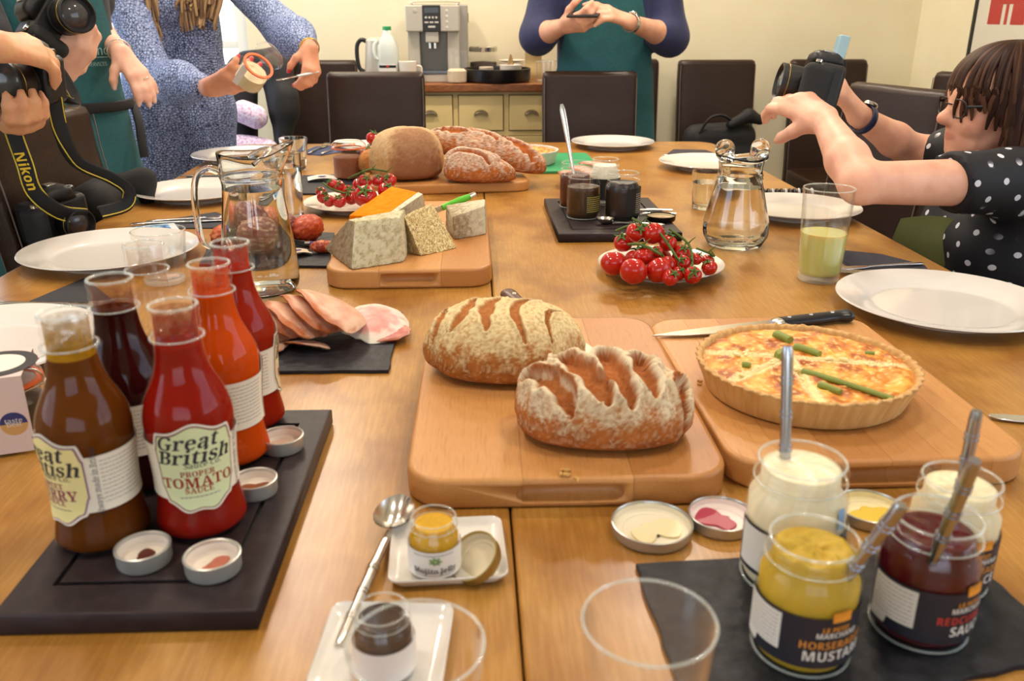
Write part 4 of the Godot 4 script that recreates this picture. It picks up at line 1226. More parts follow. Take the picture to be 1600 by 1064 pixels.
func glassware() -> void:
	tumbler("low empty clear tumbler at the left beside the water jug, over the near plate", -0.513, -1.419, 0.034, 0.043, 0.088)
	tumbler("tall glass of water behind the jug handle side, on the left", -0.392, -1.867, 0.03, 0.034, 0.145, 0.8)
	tumbler("small clear glass at the far left beyond the tall glass of water", -0.501, -2.525, 0.029, 0.04, 0.09, 0.35)
	tumbler("low tumbler of water left of the glass carafe", 0.535, -1.955, 0.031, 0.036, 0.085, 0.7)
	tumbler("tall glass half full of cloudy yellow lemonade at the right", 0.578, -1.38, 0.0345, 0.041, 0.155, 0.53, "bdbd70")
	tumbler("clear glass at the bottom edge of the photo, before the dark jam jar", -0.036, -0.405, 0.03, 0.04, 0.085)
	tumbler("empty clear glass at the bottom edge of the photo, near the slate corner", 0.096, -0.4, 0.03, 0.0385, 0.1)
	# the jug
	var t := thing("water_jug", "clear glass jug of water with a broad pouring lip and handle, at the left", "jug", Vector3(-0.339, TOP, -1.362), 0.3)
	var outp := smooth_prof(P([0.05, 0.002, 0.0565, 0.008, 0.0595, 0.022, 0.0585, 0.05, 0.0545, 0.09, 0.0495, 0.13, 0.046, 0.16, 0.0455, 0.175, 0.0475, 0.184]), 3)
	var m := Mb.new()
	var seg := 72
	var rows := []
	for p in outp: rows.append([p.x, p.y, 0.0])
	rows += [[0.0475, 0.186, 0.0], [0.0462, 0.188, 0.05], [0.0468, 0.2, 0.4], [0.0478, 0.212, 0.8], [0.0485, 0.221, 1.0], [0.0475, 0.223, 1.0], [0.0462, 0.221, 1.0], [0.045, 0.21, 0.8], [0.0438, 0.198, 0.4], [0.0432, 0.184, 0.0]]
	for k in range(outp.size() - 2, -1, -1): rows.append([outp[k].x - 0.0032, maxf(outp[k].y, 0.007), 0.0])
	rows = [[0.0001, 0.001, 0.0], [0.046, 0.0005, 0.0]] + rows + [[0.03, 0.006, 0.0], [0.0001, 0.0055, 0.0]]
	var shape := func(row: Array, an: float) -> Vector3:  # the lip draws out towards +x and rises there
		var lip: float = pow(maxf(0.0, cos(an)), 6.0) * row[2]
		var r: float = row[0] + lip * 0.02
		return Vector3(cos(an) * r, row[1] + lip * 0.013 - 0.006 * row[2] * pow(maxf(0.0, absf(sin(an))), 3.0), sin(an) * r * (1.0 - 0.08 * row[2] * pow(maxf(0.0, cos(an)), 2.0)))
	for row in rows:
		for s in seg: m.add(shape.call(row, TAU * s / seg))
	for k in rows.size() - 1:
		for s in seg: m.quad(k * seg + s, k * seg + (s + 1) % seg, (k + 1) * seg + (s + 1) % seg, (k + 1) * seg + s)
	part("glass", m.done(true), clear_glass(), t)
	part("ice_lip", tube(curve([Vector3(0.002, 0.208, -0.043), Vector3(0.02, 0.219, -0.03), Vector3(0.032, 0.224, 0), Vector3(0.02, 0.219, 0.03), Vector3(0.002, 0.208, 0.043)], 6), 0.0035, 10), clear_glass(), t)
	part("handle", tube(curve([Vector3(-0.045, 0.193, 0), Vector3(-0.062, 0.199, 0), Vector3(-0.079, 0.188, 0), Vector3(-0.0855, 0.16, 0), Vector3(-0.086, 0.12, 0), Vector3(-0.083, 0.09, 0), Vector3(-0.0715, 0.078, 0)], 5), [0.0075, 0.0072, 0.007, 0.0068, 0.0066, 0.0065, 0.0064, 0.0062, 0.0062, 0.0062, 0.006, 0.006, 0.006, 0.006, 0.006, 0.006, 0.006, 0.006, 0.006, 0.006, 0.006, 0.006, 0.0057, 0.0057, 0.0056, 0.0056, 0.0055, 0.0055, 0.0052, 0.0052, 0.0045], 14, Vector2(1.25, 0.85)), clear_glass(), t)
	var wp := [Vector2(0, 0.0053), Vector2(0.03, 0.0058)]
	for p in outp:
		if p.y > 0.006 and p.y < 0.165: wp.append(Vector2(p.x - 0.0029, maxf(p.y, 0.0072)))
	wp += [Vector2(0.0428, 0.166), Vector2(0, 0.1655)]
	part("water", lathe(wp, 60, 0.9), water(), t)
	# the carafe with two rolled pouring ears
	t = thing("carafe", "squat flared clear glass carafe of water with two rolled ears at its rim", "carafe", Vector3(0.504, TOP, -1.62), 0.15)
	var cp := [[0.0001, 0.002], [0.048, 0.001], [0.052, 0.002], [0.0635, 0.022], [0.065, 0.03], [0.0615, 0.048], [0.052, 0.085], [0.0435, 0.118], [0.0415, 0.126], [0.043, 0.129], [0.041, 0.132], [0.0425, 0.135], [0.0405, 0.139], [0.04, 0.15], [0.042, 0.164], [0.044, 0.172], [0.043, 0.175], [0.04, 0.172], [0.037, 0.162], [0.0362, 0.139], [0.0372, 0.128], [0.04, 0.117], [0.048, 0.085], [0.0575, 0.048], [0.06, 0.032], [0.056, 0.02], [0.046, 0.012], [0.0001, 0.011]]
	m = Mb.new()
	for row in cp:
		for s in seg:
			var an := TAU * s / seg
			var flat: float = 1.0 - (0.05 * absf(sin(an * 4.0)) if row[1] < 0.034 else 0.0)
			var ear: float = smoothstep(0.15, 0.175, row[1])
			m.add(Vector3(cos(an) * row[0] * flat * (1.0 + 0.06 * ear * pow(absf(cos(an)), 4.0)), row[1] - ear * 0.008 * pow(absf(sin(an)), 2.0), sin(an) * row[0] * flat))
	for k in cp.size() - 1:
		for s in seg: m.quad(k * seg + s, k * seg + (s + 1) % seg, (k + 1) * seg + (s + 1) % seg, (k + 1) * seg + s)
	part("glass", m.done(true), clear_glass(), t)
	for s in [-1, 1]:
		part("ear", field([[Vector3(s * 0.033, 0.17, -0.02), 0.008, Vector3(s * 0.036, 0.182, 0.0), 0.0155], [Vector3(s * 0.036, 0.182, 0.0), 0.0155, Vector3(s * 0.033, 0.17, 0.022), 0.009], [Vector3(s * 0.036, 0.172, 0.002), 0.012, Vector3(s * 0.035, 0.184, 0.002), 0.0165]], 0.0022, 400), clear_glass(), t)
	var cw := P([0, 0.0106, 0.046, 0.0117, 0.0563, 0.0198, 0.0603, 0.032, 0.0578, 0.048, 0.0483, 0.085, 0.0405, 0.113, 0, 0.1125])
	part("water", lathe(cw, 60, 0.9), water(), t)
	clip_jar("clip top jar with a pink paper band and black lid label", Vector3(-0.484, TOP, -0.842), 0.038, 0.085, "4a4030", true, 0.3)
	clip_jar("clip top jar of brown pate with an orange rubber seal, far left of the bread", Vector3(-0.326, TOP + 0.005, -2.36), 0.042, 0.1, "9a5a38", false, 0.3)

func clip_jar(label: String, p: Vector3, r: float, h: float, hex: String, band: bool, turn: float) -> void:
	var t := thing("clip_top_jar", label, "jar", p, turn, "clip top jars")
	var g := pane("jar_glass", "f2fff4")
	part("glass", lathe(P([0, 0.002, r * 0.85, 0.0015, r * 0.93, 0, r, 0.004, r, h * 0.6, r * 0.97, h * 0.66, r * 0.97, h * 0.7, r * 1.03, h * 0.72, r * 1.03, h * 0.76, r * 0.98, h * 0.78, r * 0.85, h * 0.78, r * 0.85, h * 0.7]), 48, 1.2), g, t)
	part("seal", lathe(P([r * 0.86, h * 0.782, r * 1.04, h * 0.782, r * 1.04, h * 0.81, r * 0.86, h * 0.81, r * 0.86, h * 0.782]), 48), M("rubber_orange", "e2672e", 0.5), t)
	part("seal_tab", prism(PackedVector2Array([Vector2(r * 0.2, -r * 0.95), Vector2(r * 0.45, -r * 0.9), Vector2(r * 0.75, -r * 1.45), Vector2(r * 0.6, -r * 1.6), Vector2(r * 0.35, -r * 1.55)]), h * 0.785, h * 0.81, 0.0006, 1), M("rubber_orange"), t)
	part("lid", lathe(P([r * 0.86, h * 0.81, r * 1.02, h * 0.812, r * 1.03, h * 0.85, r * 0.99, h * 0.88, r * 0.9, h * 0.93, r * 0.86, h * 0.96, 0, h * 0.965, 0, h * 0.93]), 48, 1.0), pane("lid_glass", "f6fff8", 0.08), t)
	part("contents", lathe(P([0, 0.003, r * 0.9, 0.003, r * 0.96, 0.006, r * 0.96, h * 0.56, r * 0.8, h * 0.58, 0, h * 0.57]), 40, 0.8), TRI("potted_" + hex, ntex("potted", 0.04, [0.0, "b0917a", 0.6, "ffffff", 1.0, "e8d8c8"], {"oct": 5}), Vector3.ONE * 14, 0.5, {"tint": hex}), t)
	var st := M("cutlery_steel")
	part("wire", tube(curve([Vector3(sin(0.4) * r * 1.04, h * 0.74, cos(0.4) * r * 1.04), Vector3(r * 1.06, h * 0.74, 0), Vector3(sin(2.7) * r * 1.04, h * 0.74, cos(2.7) * r * 1.04)], 8), 0.0012, 6), st, t)
	part("wire", tube(curve([Vector3(r * 1.06, h * 0.74, 0.01), Vector3(r * 1.02, h * 0.9, 0.012), Vector3(r * 0.6, h * 0.985, 0.012), Vector3(-r * 0.7, h * 0.98, 0), Vector3(-r * 1.06, h * 0.86, 0)], 6), 0.0013, 6), st, t)
	var loop := []
	for q in [[0.0, 0.68, -0.012], [0.014, 0.5, -0.013], [0.02, 0.3, -0.012], [0.02, 0.28, 0.012], [0.014, 0.5, 0.013], [0.0, 0.68, 0.012]]:
		loop.append(Vector3(r * 1.05 + q[0], h * q[1], q[2]))
	part("clasp", tube(curve(loop, 4), 0.0016, 8, Vector2.ONE, Vector3.UP, false), st, t)
	part("clasp_hinge", tube([Vector3(r * 1.05, h * 0.68, -0.014), Vector3(r * 1.06, h * 0.68, 0.014)], 0.002, 8), st, t)
	if not band:
		part("lid_disc", lathe(P([0, h * 0.965, r * 0.82, h * 0.965, r * 0.82, h * 0.972, 0, h * 0.972]), 40), M("lid_disc", "ded8cc", 0.5), t)
		return
	var pink := M("band_paper", "d9c3bb", 0.7)
	# a paper band over the lid and down both faces
	var w := r * 0.72
	part("paper_band", boxes([[-w, 0.004, r * 1.06, w, h * 1.0, r * 1.07], [-w, 0.004, -r * 1.07, w, h * 1.0, -r * 1.06], [-w, h * 1.0, -r * 1.07, w, h * 1.01, r * 1.07]]), pink, t)
	part("lid_label", lathe(P([0, h * 1.012, r * 0.98, h * 1.012, r * 0.98, h * 1.018, 0, h * 1.018]), 48), M("lid_label", "2a2628", 0.5), t)
	part("lid_label_centre", lathe(P([0, h * 1.0185, r * 0.68, h * 1.0185, r * 0.68, h * 1.021, 0, h * 1.021]), 48), M("lid_label_centre", "e9e2d4", 0.5), t)
	var seal := Mb.new()
	add_surf(seal, 30, 4, func(u, v): return Vector3(w * 0.45 + cos(u * PI) * v * 0.0125, h * 0.42 + sin(u * PI) * v * 0.0125, r * 1.072))
	part("medal", seal.done(false), M("medal_blue", "2a2f6a", 0.5), t)
	var seal2 := Mb.new()
	add_surf(seal2, 30, 4, func(u, v): return Vector3(w * 0.45 - cos(u * PI) * v * 0.0125, h * 0.42 - sin(u * PI) * v * 0.0125, r * 1.072))
	part("medal", seal2.done(false), M("medal_gold", "c99a5c", 0.5), t)
	flat_text(t, "taste", at(w * 0.45, h * 0.46, r * 1.075), 0.0052, M("label_white"), "Droid Serif")
	flat_text(t, "best", at(w * 0.45, h * 0.415, r * 1.075), 0.0052, M("label_white"), "Droid Serif")

# a crusty loaf: half length a, height h, half depth b; slashes [x0, z0, x1, z1, width] in shares of a and b
func loaf(called: String, label: String, xf: Transform3D, a: float, h: float, b: float, slashes: Array, o := {}) -> void:
	var crust := lin(o.get("crust", "a8642c"))
	var dark := lin(o.get("dark", "7a4420"))
	var flour := lin(o.get("flour", "dcc79a"))
	var cutc := lin(o.get("cut", "9c5226"))
	var amount: float = o.get("amount", 0.55)
	var taper: float = o.get("taper", 0.0)
	var bend: float = o.get("bend", 0.0)
	var depth: float = o.get("depth", 0.007)
	var sd: float = o.get("seed", 1.0) * 13.7
	var pw: float = o.get("square", 0.75)
	var base := func(u: float, v: float) -> Vector3:
		var ph := v * PI
		var sx := sin(ph)
		var cx := cos(u * TAU)
		var cz := sin(u * TAU)
		var p := Vector3(signf(cx) * pow(absf(cx), 0.9) * a, 0, signf(cz) * pow(absf(cz), 0.9) * b) * pow(sx, pw)
		var tx := p.x / a
		p.z *= 1.0 - taper * tx
		var hh := h * (1.0 - taper * 0.6 * tx)
		var cy := hh * 0.36
		var cc := cos(ph)
		p.y = cy + (hh - cy) * cc if cc > 0 else cy + cy * signf(cc) * pow(absf(cc), 0.45)
		p.z += bend * tx * tx * b
		p += p.normalized() * 0.0022 * nz.get_noise_3d(p.x * 28 + sd, p.y * 28, p.z * 28) * (1.0 if cc > -0.5 else 0.0)
		p.x *= 1.0 + 0.05 * nf.get_noise_2d(p.z * 18 + sd, 2.0)
		return p
	var slash := func(p: Vector3) -> float:  # 0 at the heart of a cut, 1 at its lips, more outside
		var best := 9.0
		for s in slashes:
			var q0 := Vector2(s[0] * a, s[1] * b)
			var q1 := Vector2(s[2] * a, s[3] * b)
			var q := Vector2(p.x, p.z)
			var d := q1 - q0
			var tt := clampf((q - q0).dot(d) / d.length_squared(), 0.0, 1.0)
			var bow: float = s[5] if s.size() > 5 else 0.0
			var on := q0 + d * tt + d.orthogonal() * bow * 4.0 * tt * (1.0 - tt)
			var w: float = s[4] * (0.35 + 0.65 * sqrt(maxf(0.0, 4.0 * tt * (1.0 - tt)))) * (1.0 + 0.25 * nf.get_noise_2d(tt * 4 + sd, s[0] * 9))
			best = minf(best, q.distance_to(on) / w)
		return best
	var shape := func(u: float, v: float) -> Vector3:
		var p: Vector3 = base.call(u, v)
		if p.y < h * 0.16: return p
		var s: float = slash.call(p)
		var up := Vector3(p.x * 0.6, h * 0.8, p.z * 0.6).normalized()
		if s < 1.0: p -= up * depth * (1.0 - s * s * s * s) * 0.8
		p += up * depth * 0.55 * exp(-pow((s - 1.3) * 2.2, 2.0))
		return p + up * 0.0006 * nz.get_noise_3d(p.x * 170, p.y * 170, p.z * 170)
	var shade := func(_u, _v, p: Vector3) -> Color:
		var s: float = slash.call(p) if p.y > h * 0.14 else 9.0
		var n1 := nz.get_noise_3d(p.x * 45 + sd, p.y * 45, p.z * 45)
		var n2 := nz.get_noise_3d(p.x * 190 + sd, p.y * 190, p.z * 190)
		var n3 := nf.get_noise_3d(p.x * 420, p.y * 420, p.z * 420 + sd)
		var c := crust.lerp(dark, clampf(0.35 + n1 * 1.3, 0.0, 1.0) * 0.75)
		if o.has("patch"):  # a browner patch [x, z, radius]
			var pt: Array = o.patch
			c = c.lerp(lin(pt[3]), smoothstep(1.35, 0.65, Vector2(p.x / a - pt[0], p.z / b - pt[1]).length() / pt[2] + n1 * 0.3))
		var f := smoothstep(0.18, 0.75, p.y / h + n1 * 0.35) * amount * 1.55
		f = clampf(f + n2 * 0.75 + n3 * 0.25 - 0.12, 0.0, 1.0)
		if s < 1.05:
			var inside := smoothstep(1.05, 0.85, s)
			f *= 1.0 - inside * 0.93
			c = c.lerp(cutc.lerp(crust, clampf(0.3 + n2, 0.0, 1.0)), inside)
			if n3 > 0.62 and n1 > 0.1: c = c.lerp(lin("2a1812"), inside * 0.8)
		elif s < 1.7: f = minf(1.0, f + 0.25)
		if o.has("patch"): f *= 1.0 - 0.75 * smoothstep(1.3, 0.7, Vector2(p.x / a - o.patch[0], p.z / b - o.patch[1]).length() / o.patch[2] + n1 * 0.3)
		return c.lerp(flour, f)
	var g := Mb.new()
	add_surf(g, o.get("nu", 300), o.get("nv", 150), shape, shade)
	solo(called, g.done(true), VC("bread_crust", 0.85, {"metallic_specular": 0.25}), label, "bread", xf, "loaves of bread")

func breads() -> void:
	var y := TOP + 0.0295
	loaf("bread_loaf", "round floury loaf with curved shallow slashes, further back on the middle board", at(0.035, y, -0.938, -0.12), 0.09, 0.083, 0.064, [[-0.8, -0.2, -0.86, 0.42, 0.006, 0.1], [-0.42, -0.3, -0.62, 0.6, 0.0075, 0.1], [-0.02, -0.35, -0.18, 0.72, 0.0085, -0.12], [0.42, -0.35, 0.3, 0.86, 0.006, -0.25], [0.72, -0.1, 0.62, 0.72, 0.0035, -0.2]], {"crust": "ad6c32", "flour": "e0cb98", "amount": 0.62, "depth": 0.0035, "cut": "a5602c", "seed": 1.0})
	loaf("bread_loaf", "floury loaf with five deep splayed slashes, nearest on the middle board", at(0.125, y, -0.772, -0.1), 0.087, 0.078, 0.056, [[-0.86, -0.1, -0.35, 0.86, 0.0105, 0.0], [-0.5, -0.5, 0.02, 0.84, 0.012, -0.06], [0.02, -0.5, 0.26, 0.84, 0.011, -0.08], [0.46, -0.5, 0.5, 0.7, 0.011, -0.12], [0.88, -0.1, 0.84, 0.62, 0.008, -0.1]], {"crust": "b06a34", "dark": "8c4c24", "flour": "dfcdaa", "amount": 0.6, "depth": 0.0125, "cut": "a4581f", "seed": 2.0})
	y = TOP + 0.0245
	loaf("bread_loaf", "big pale dusted loaf with a brown cheek, largest on the far board", at(-0.163, y, -2.25, 0.25), 0.092, 0.125, 0.09, [], {"crust": "c49a66", "dark": "a87a4c", "flour": "cdb48c", "amount": 0.5, "patch": [0.15, 0.85, 0.75, "8e5f42"], "seed": 3.0, "square": 0.6, "nu": 130, "nv": 80})
	loaf("bread_loaf", "long crusty twisted loaf running back from the big loaf on the far board", Transform3D(Basis(Vector3.UP, -0.42) * Basis(Vector3(0, 0, 1), -0.16), Vector3(0.03, y + 0.026, -2.30)), 0.17, 0.078, 0.046, [[-0.95, 0.0, -0.3, 0.45, 0.013, 0.0], [-0.3, 0.05, 0.25, 0.55, 0.013, 0.1], [0.3, 0.1, 0.85, 0.5, 0.012, 0.0]], {"crust": "b0642a", "dark": "7c3e18", "flour": "e2d2bc", "amount": 0.34, "depth": 0.012, "cut": "a4521a", "taper": -0.05, "seed": 4.0, "nu": 170, "nv": 80})
	loaf("bread_loaf", "small pointed twist of bread at the front right of the far board", at(0.022, y, -2.178, -0.16), 0.094, 0.074, 0.042, [[-0.85, 0.1, 0.45, 0.2, 0.011, 0.12], [-0.8, 0.66, 0.3, 0.68, 0.009, 0.1]], {"crust": "b0662e", "dark": "7a3e1c", "flour": "e4d4be", "amount": 0.42, "depth": 0.011, "cut": "9c4c1c", "taper": 0.5, "seed": 5.0, "nu": 150, "nv": 80})
	loaf("bread_roll", "small brown roll peeping out left of the big dusted loaf", at(-0.252, y, -2.34, 0.5), 0.05, 0.06, 0.038, [], {"crust": "b9793f", "dark": "93582c", "flour": "d2a878", "amount": 0.2, "seed": 6.0, "nu": 80, "nv": 50})
	for k in 14:
		var cr := rng.randf_range(0.002, 0.004)
		var sp: Vector3 = [Vector3(0.262, TOP + 0.03, -0.885), Vector3(0.08, TOP + 0.03, -0.69)][k % 2] + Vector3(rng.randf_range(-0.016, 0.016), cr * 0.4, rng.randf_range(-0.012, 0.012))
		solo("crumb", field([[Vector3.ZERO, cr * 0.6, Vector3(cr, 0, cr * 0.4), cr * 0.45]], cr * 0.35, 1500), M("crumb", "c99a52", 0.8), ["pastry crumb fallen beside the quiche on its board", "bread crumb on the front of the middle board"][k % 2], "crumb", Transform3D(Basis(Vector3.UP, k), sp), "crumbs on the boards")

func quiche(label: String, pos: Vector3, r: float, h: float, big: bool) -> void:
	var t := thing("quiche", label, "quiche", pos, 0.1)
	var crust := Mb.new()
	var flute := func(an: float) -> float: return 1.0 + (0.012 * cos(an * 46.0) if big else 0.0)
	var rows := [[0.0, 0.0], [0.86, 0.0], [0.895, 0.003], [0.93, h * 0.45], [0.985, h * 0.93], [1.0, h], [0.985, h * 1.04], [0.955, h * 1.03], [0.94, h * 0.96], [0.93, h * 0.8]]
	var seg := 276 if big else 72
	for k in rows.size():
		for s in seg:
			var an := TAU * s / seg
			var rr: float = rows[k][0] * r * lerpf(1.0, flute.call(an), clampf(rows[k][1] / h * 1.5, 0.0, 1.0) if k < 7 else 0.5)
			var n := nz.get_noise_3d(sin(an) * 14, rows[k][1] * 120, cos(an) * 14)
			var n2 := nz.get_noise_3d(sin(an) * 60, rows[k][1] * 300, cos(an) * 60)
			var yy: float = rows[k][1] + (n2 * 0.0014 if k >= 4 else 0.0)
			var col := (lin("dcb878") if big else lin("d9d4c8")).lerp(lin("bd8a4a") if big else lin("b9b3a4"), clampf(0.3 + n + n2 * 0.5, 0, 1) * 0.7)
			if k >= 5 and big: col = col.lerp(lin("a8682a"), 0.35 + n2 * 0.3)
			crust.add(Vector3(sin(an) * rr, yy, cos(an) * rr), col)
	for k in rows.size() - 1:
		for s in seg: crust.quad(k * seg + s, k * seg + (s + 1) % seg, (k + 1) * seg + (s + 1) % seg, (k + 1) * seg + s)
	part("pastry_case" if big else "foil_dish", crust.done(true), VC("pastry", 0.75), t)
	# the browned filling, cut across into slices
	var cuts := [0.35, 0.35 + PI, 1.75, -0.55 + PI] if big else []
	var mid := Vector2(-0.1, -0.15) * r
	var split := func(p: Vector3) -> float:
		var best := 9.0
		for cu in cuts:
			var d := Vector2(cos(cu), sin(cu))
			var q := Vector2(p.x, p.z) - mid
			if q.dot(d) > 0: best = minf(best, absf(q.dot(d.orthogonal())) + 0.0012 * nz.get_noise_2d(p.x * 160, p.z * 160))
		return best
	var top := func(u, v):
		var an: float = u * TAU
		var rr: float = r * 0.945 * v
		var p := Vector3(sin(an) * rr, 0, cos(an) * rr)
		p.y = h * 0.93 + 0.0022 * nz.get_noise_2d(p.x * 34, p.z * 34) + 0.001 * nz.get_noise_2d(p.x * 130, p.z * 130) - 0.002 * smoothstep(0.9, 1.0, v)
		var s: float = split.call(p)
		if s < 0.0035: p.y -= 0.005 * (1.0 - s / 0.0035)
		return p
	var tint := func(_u, v, p: Vector3):
		var n1 := nz.get_noise_2d(p.x * 24 + 7, p.z * 24)
		var n2 := nz.get_noise_2d(p.x * 95, p.z * 95 + 3)
		var n3 := nf.get_noise_2d(p.x * 380, p.z * 380)
		var c := lin("e2b04a").lerp(lin("d08022"), smoothstep(-0.5, 0.15, n1 + n2 * 0.25)).lerp(lin("a04a14"), smoothstep(0.1, 0.6, n1 * 1.1 + n2 * 0.5 + n3 * 0.1))
		if n2 < -0.32: c = c.lerp(lin("f0d890"), 0.55)
		var s: float = split.call(p)
		if s < 0.009: c = c.lerp(lin("f0dca0"), smoothstep(0.009, 0.003, s + n3 * 0.002))
		return c.lerp(lin("c07a30"), smoothstep(0.93, 1.0, v) * 0.6)
	part("filling", surf(220 if big else 80, 90 if big else 30, top, tint, false), VC("custard", 0.5), t)
	if not big: return
	var green := M("asparagus_green", "7d8a34", 0.5)
	var pale := M("asparagus_end", "a3a552", 0.5)
	var inv := t.transform.affine_inverse()
	for a in [[0.341, -0.888, 0.3395, -0.878, 0.0075], [0.357, -0.952, 0.366, -0.93, 0.0062], [0.366, -0.912, 0.384, -0.886, 0.005], [0.349, -0.842, 0.411, -0.765, 0.0036], [0.353, -0.805, 0.366, -0.783, 0.004], [0.29, -0.861, 0.297, -0.857, 0.004], [0.437, -0.889, 0.446, -0.886, 0.0028]]:
		var p0 := inv * Vector3(a[0], pos.y + h * 0.955, a[1])
		var p1 := inv * Vector3(a[2], pos.y + h * 0.955 + 0.001, a[3])
		part("asparagus", tube(curve([p0, p0.lerp(p1, 0.5) + Vector3(0, 0.0008, 0), p1], 4), [a[4], a[4] * 1.05, a[4], a[4] * 0.9, a[4] * 0.85], 10), green, t)
		part("asparagus_end", lathe(P([0, 0.0004, a[4] * 0.8, 0.0002, a[4] * 0.95, 0])), pale, t, along(p0, p0 * 2 - p1, Vector3(0.3, 1, 0.2)) * Transform3D(Basis(Vector3.RIGHT, PI / 2), Vector3.ZERO))
	# melted cheese curds in the cuts
	for k in 16:
		var cu: float = cuts[k % 4]
		var d := Vector2(cos(cu), sin(cu))
		var q := mid + d * rng.randf_range(0.02, r * 0.75) + d.orthogonal() * rng.randf_range(-0.005, 0.005)
		if q.length() > r * 0.88: continue
		var s := rng.randf_range(0.002, 0.0042)
		part("curd", field([[Vector3.ZERO, s * 0.7, Vector3(s * 1.6, s * 0.2, s * 0.5), s * 0.5]], s * 0.35, 1200), M("curd", "efdcA0", 0.5), t, Transform3D(Basis(Vector3.UP, k * 1.3), Vector3(q.x, h * 0.94, q.y)))

func quiches() -> void:
	quiche("large golden quiche with fluted pastry and asparagus, cut into slices, on the right board", Vector3(0.362, TOP + 0.03, -0.868), 0.118, 0.034, true)
	quiche("small browned quiche in a white foil dish on the green board", Vector3(0.155, TOP + 0.008, -2.57), 0.1, 0.038, false)

# a wedge from eight corners (four below going round, four above), its faces fine and rough; colours by face: bottom, top, then the sides in order
func chunk(c: Array, face_col: Callable, n := 26, rough := 0.0012, sd := 0.0, round_ := 0.05) -> ArrayMesh:
	var m := Mb.new()
	var mid := Vector3.ZERO
	for p in c: mid += p / 8.0
	var faces := [[c[0], c[1], c[2], c[3]], [c[4], c[5], c[6], c[7]]]
	for k in 4: faces.append([c[k], c[(k + 1) % 4], c[4 + (k + 1) % 4], c[4 + k]])
	for f in 6:
		var q: Array = faces[f]
		var from := m.i.size()
		m.grp = 0
		var at0 := m.v.size()
		for a in n + 1:
			for b in n + 1:
				var u := float(a) / n
				var v := float(b) / n
				var p: Vector3 = (q[0] as Vector3).lerp(q[1], u).lerp((q[3] as Vector3).lerp(q[2], u), v)
				var eu := minf(u, 1 - u)
				var ev := minf(v, 1 - v)
				var d := (p - mid)
				var pull := round_ * (exp(-eu * 14.0) + exp(-ev * 14.0)) * 0.5
				p = mid + d * (1.0 - pull)
				p += d.normalized() * rough * (nz.get_noise_3d(p.x * 90 + sd, p.y * 90, p.z * 90) + 0.5 * nz.get_noise_3d(p.x * 300 + sd, p.y * 300, p.z * 300))
				m.add(p, face_col.call(f, u, v, p))
		for a in n:
			for b in n: m.quad(at0 + a * (n + 1) + b, at0 + a * (n + 1) + b + 1, at0 + (a + 1) * (n + 1) + b + 1, at0 + (a + 1) * (n + 1) + b)
		var nn := Vector3.ZERO
		for k in range(from, m.i.size(), 3): nn += (m.v[m.i[k + 2]] - m.v[m.i[k]]).cross(m.v[m.i[k + 1]] - m.v[m.i[k]])
		var fc: Vector3 = (q[0] + q[1] + q[2] + q[3]) / 4.0
		if nn.dot(fc - mid) < 0:
			for k in range(from, m.i.size(), 3):
				var x := m.i[k + 1]; m.i[k + 1] = m.i[k + 2]; m.i[k + 2] = x
	return m.done(false)

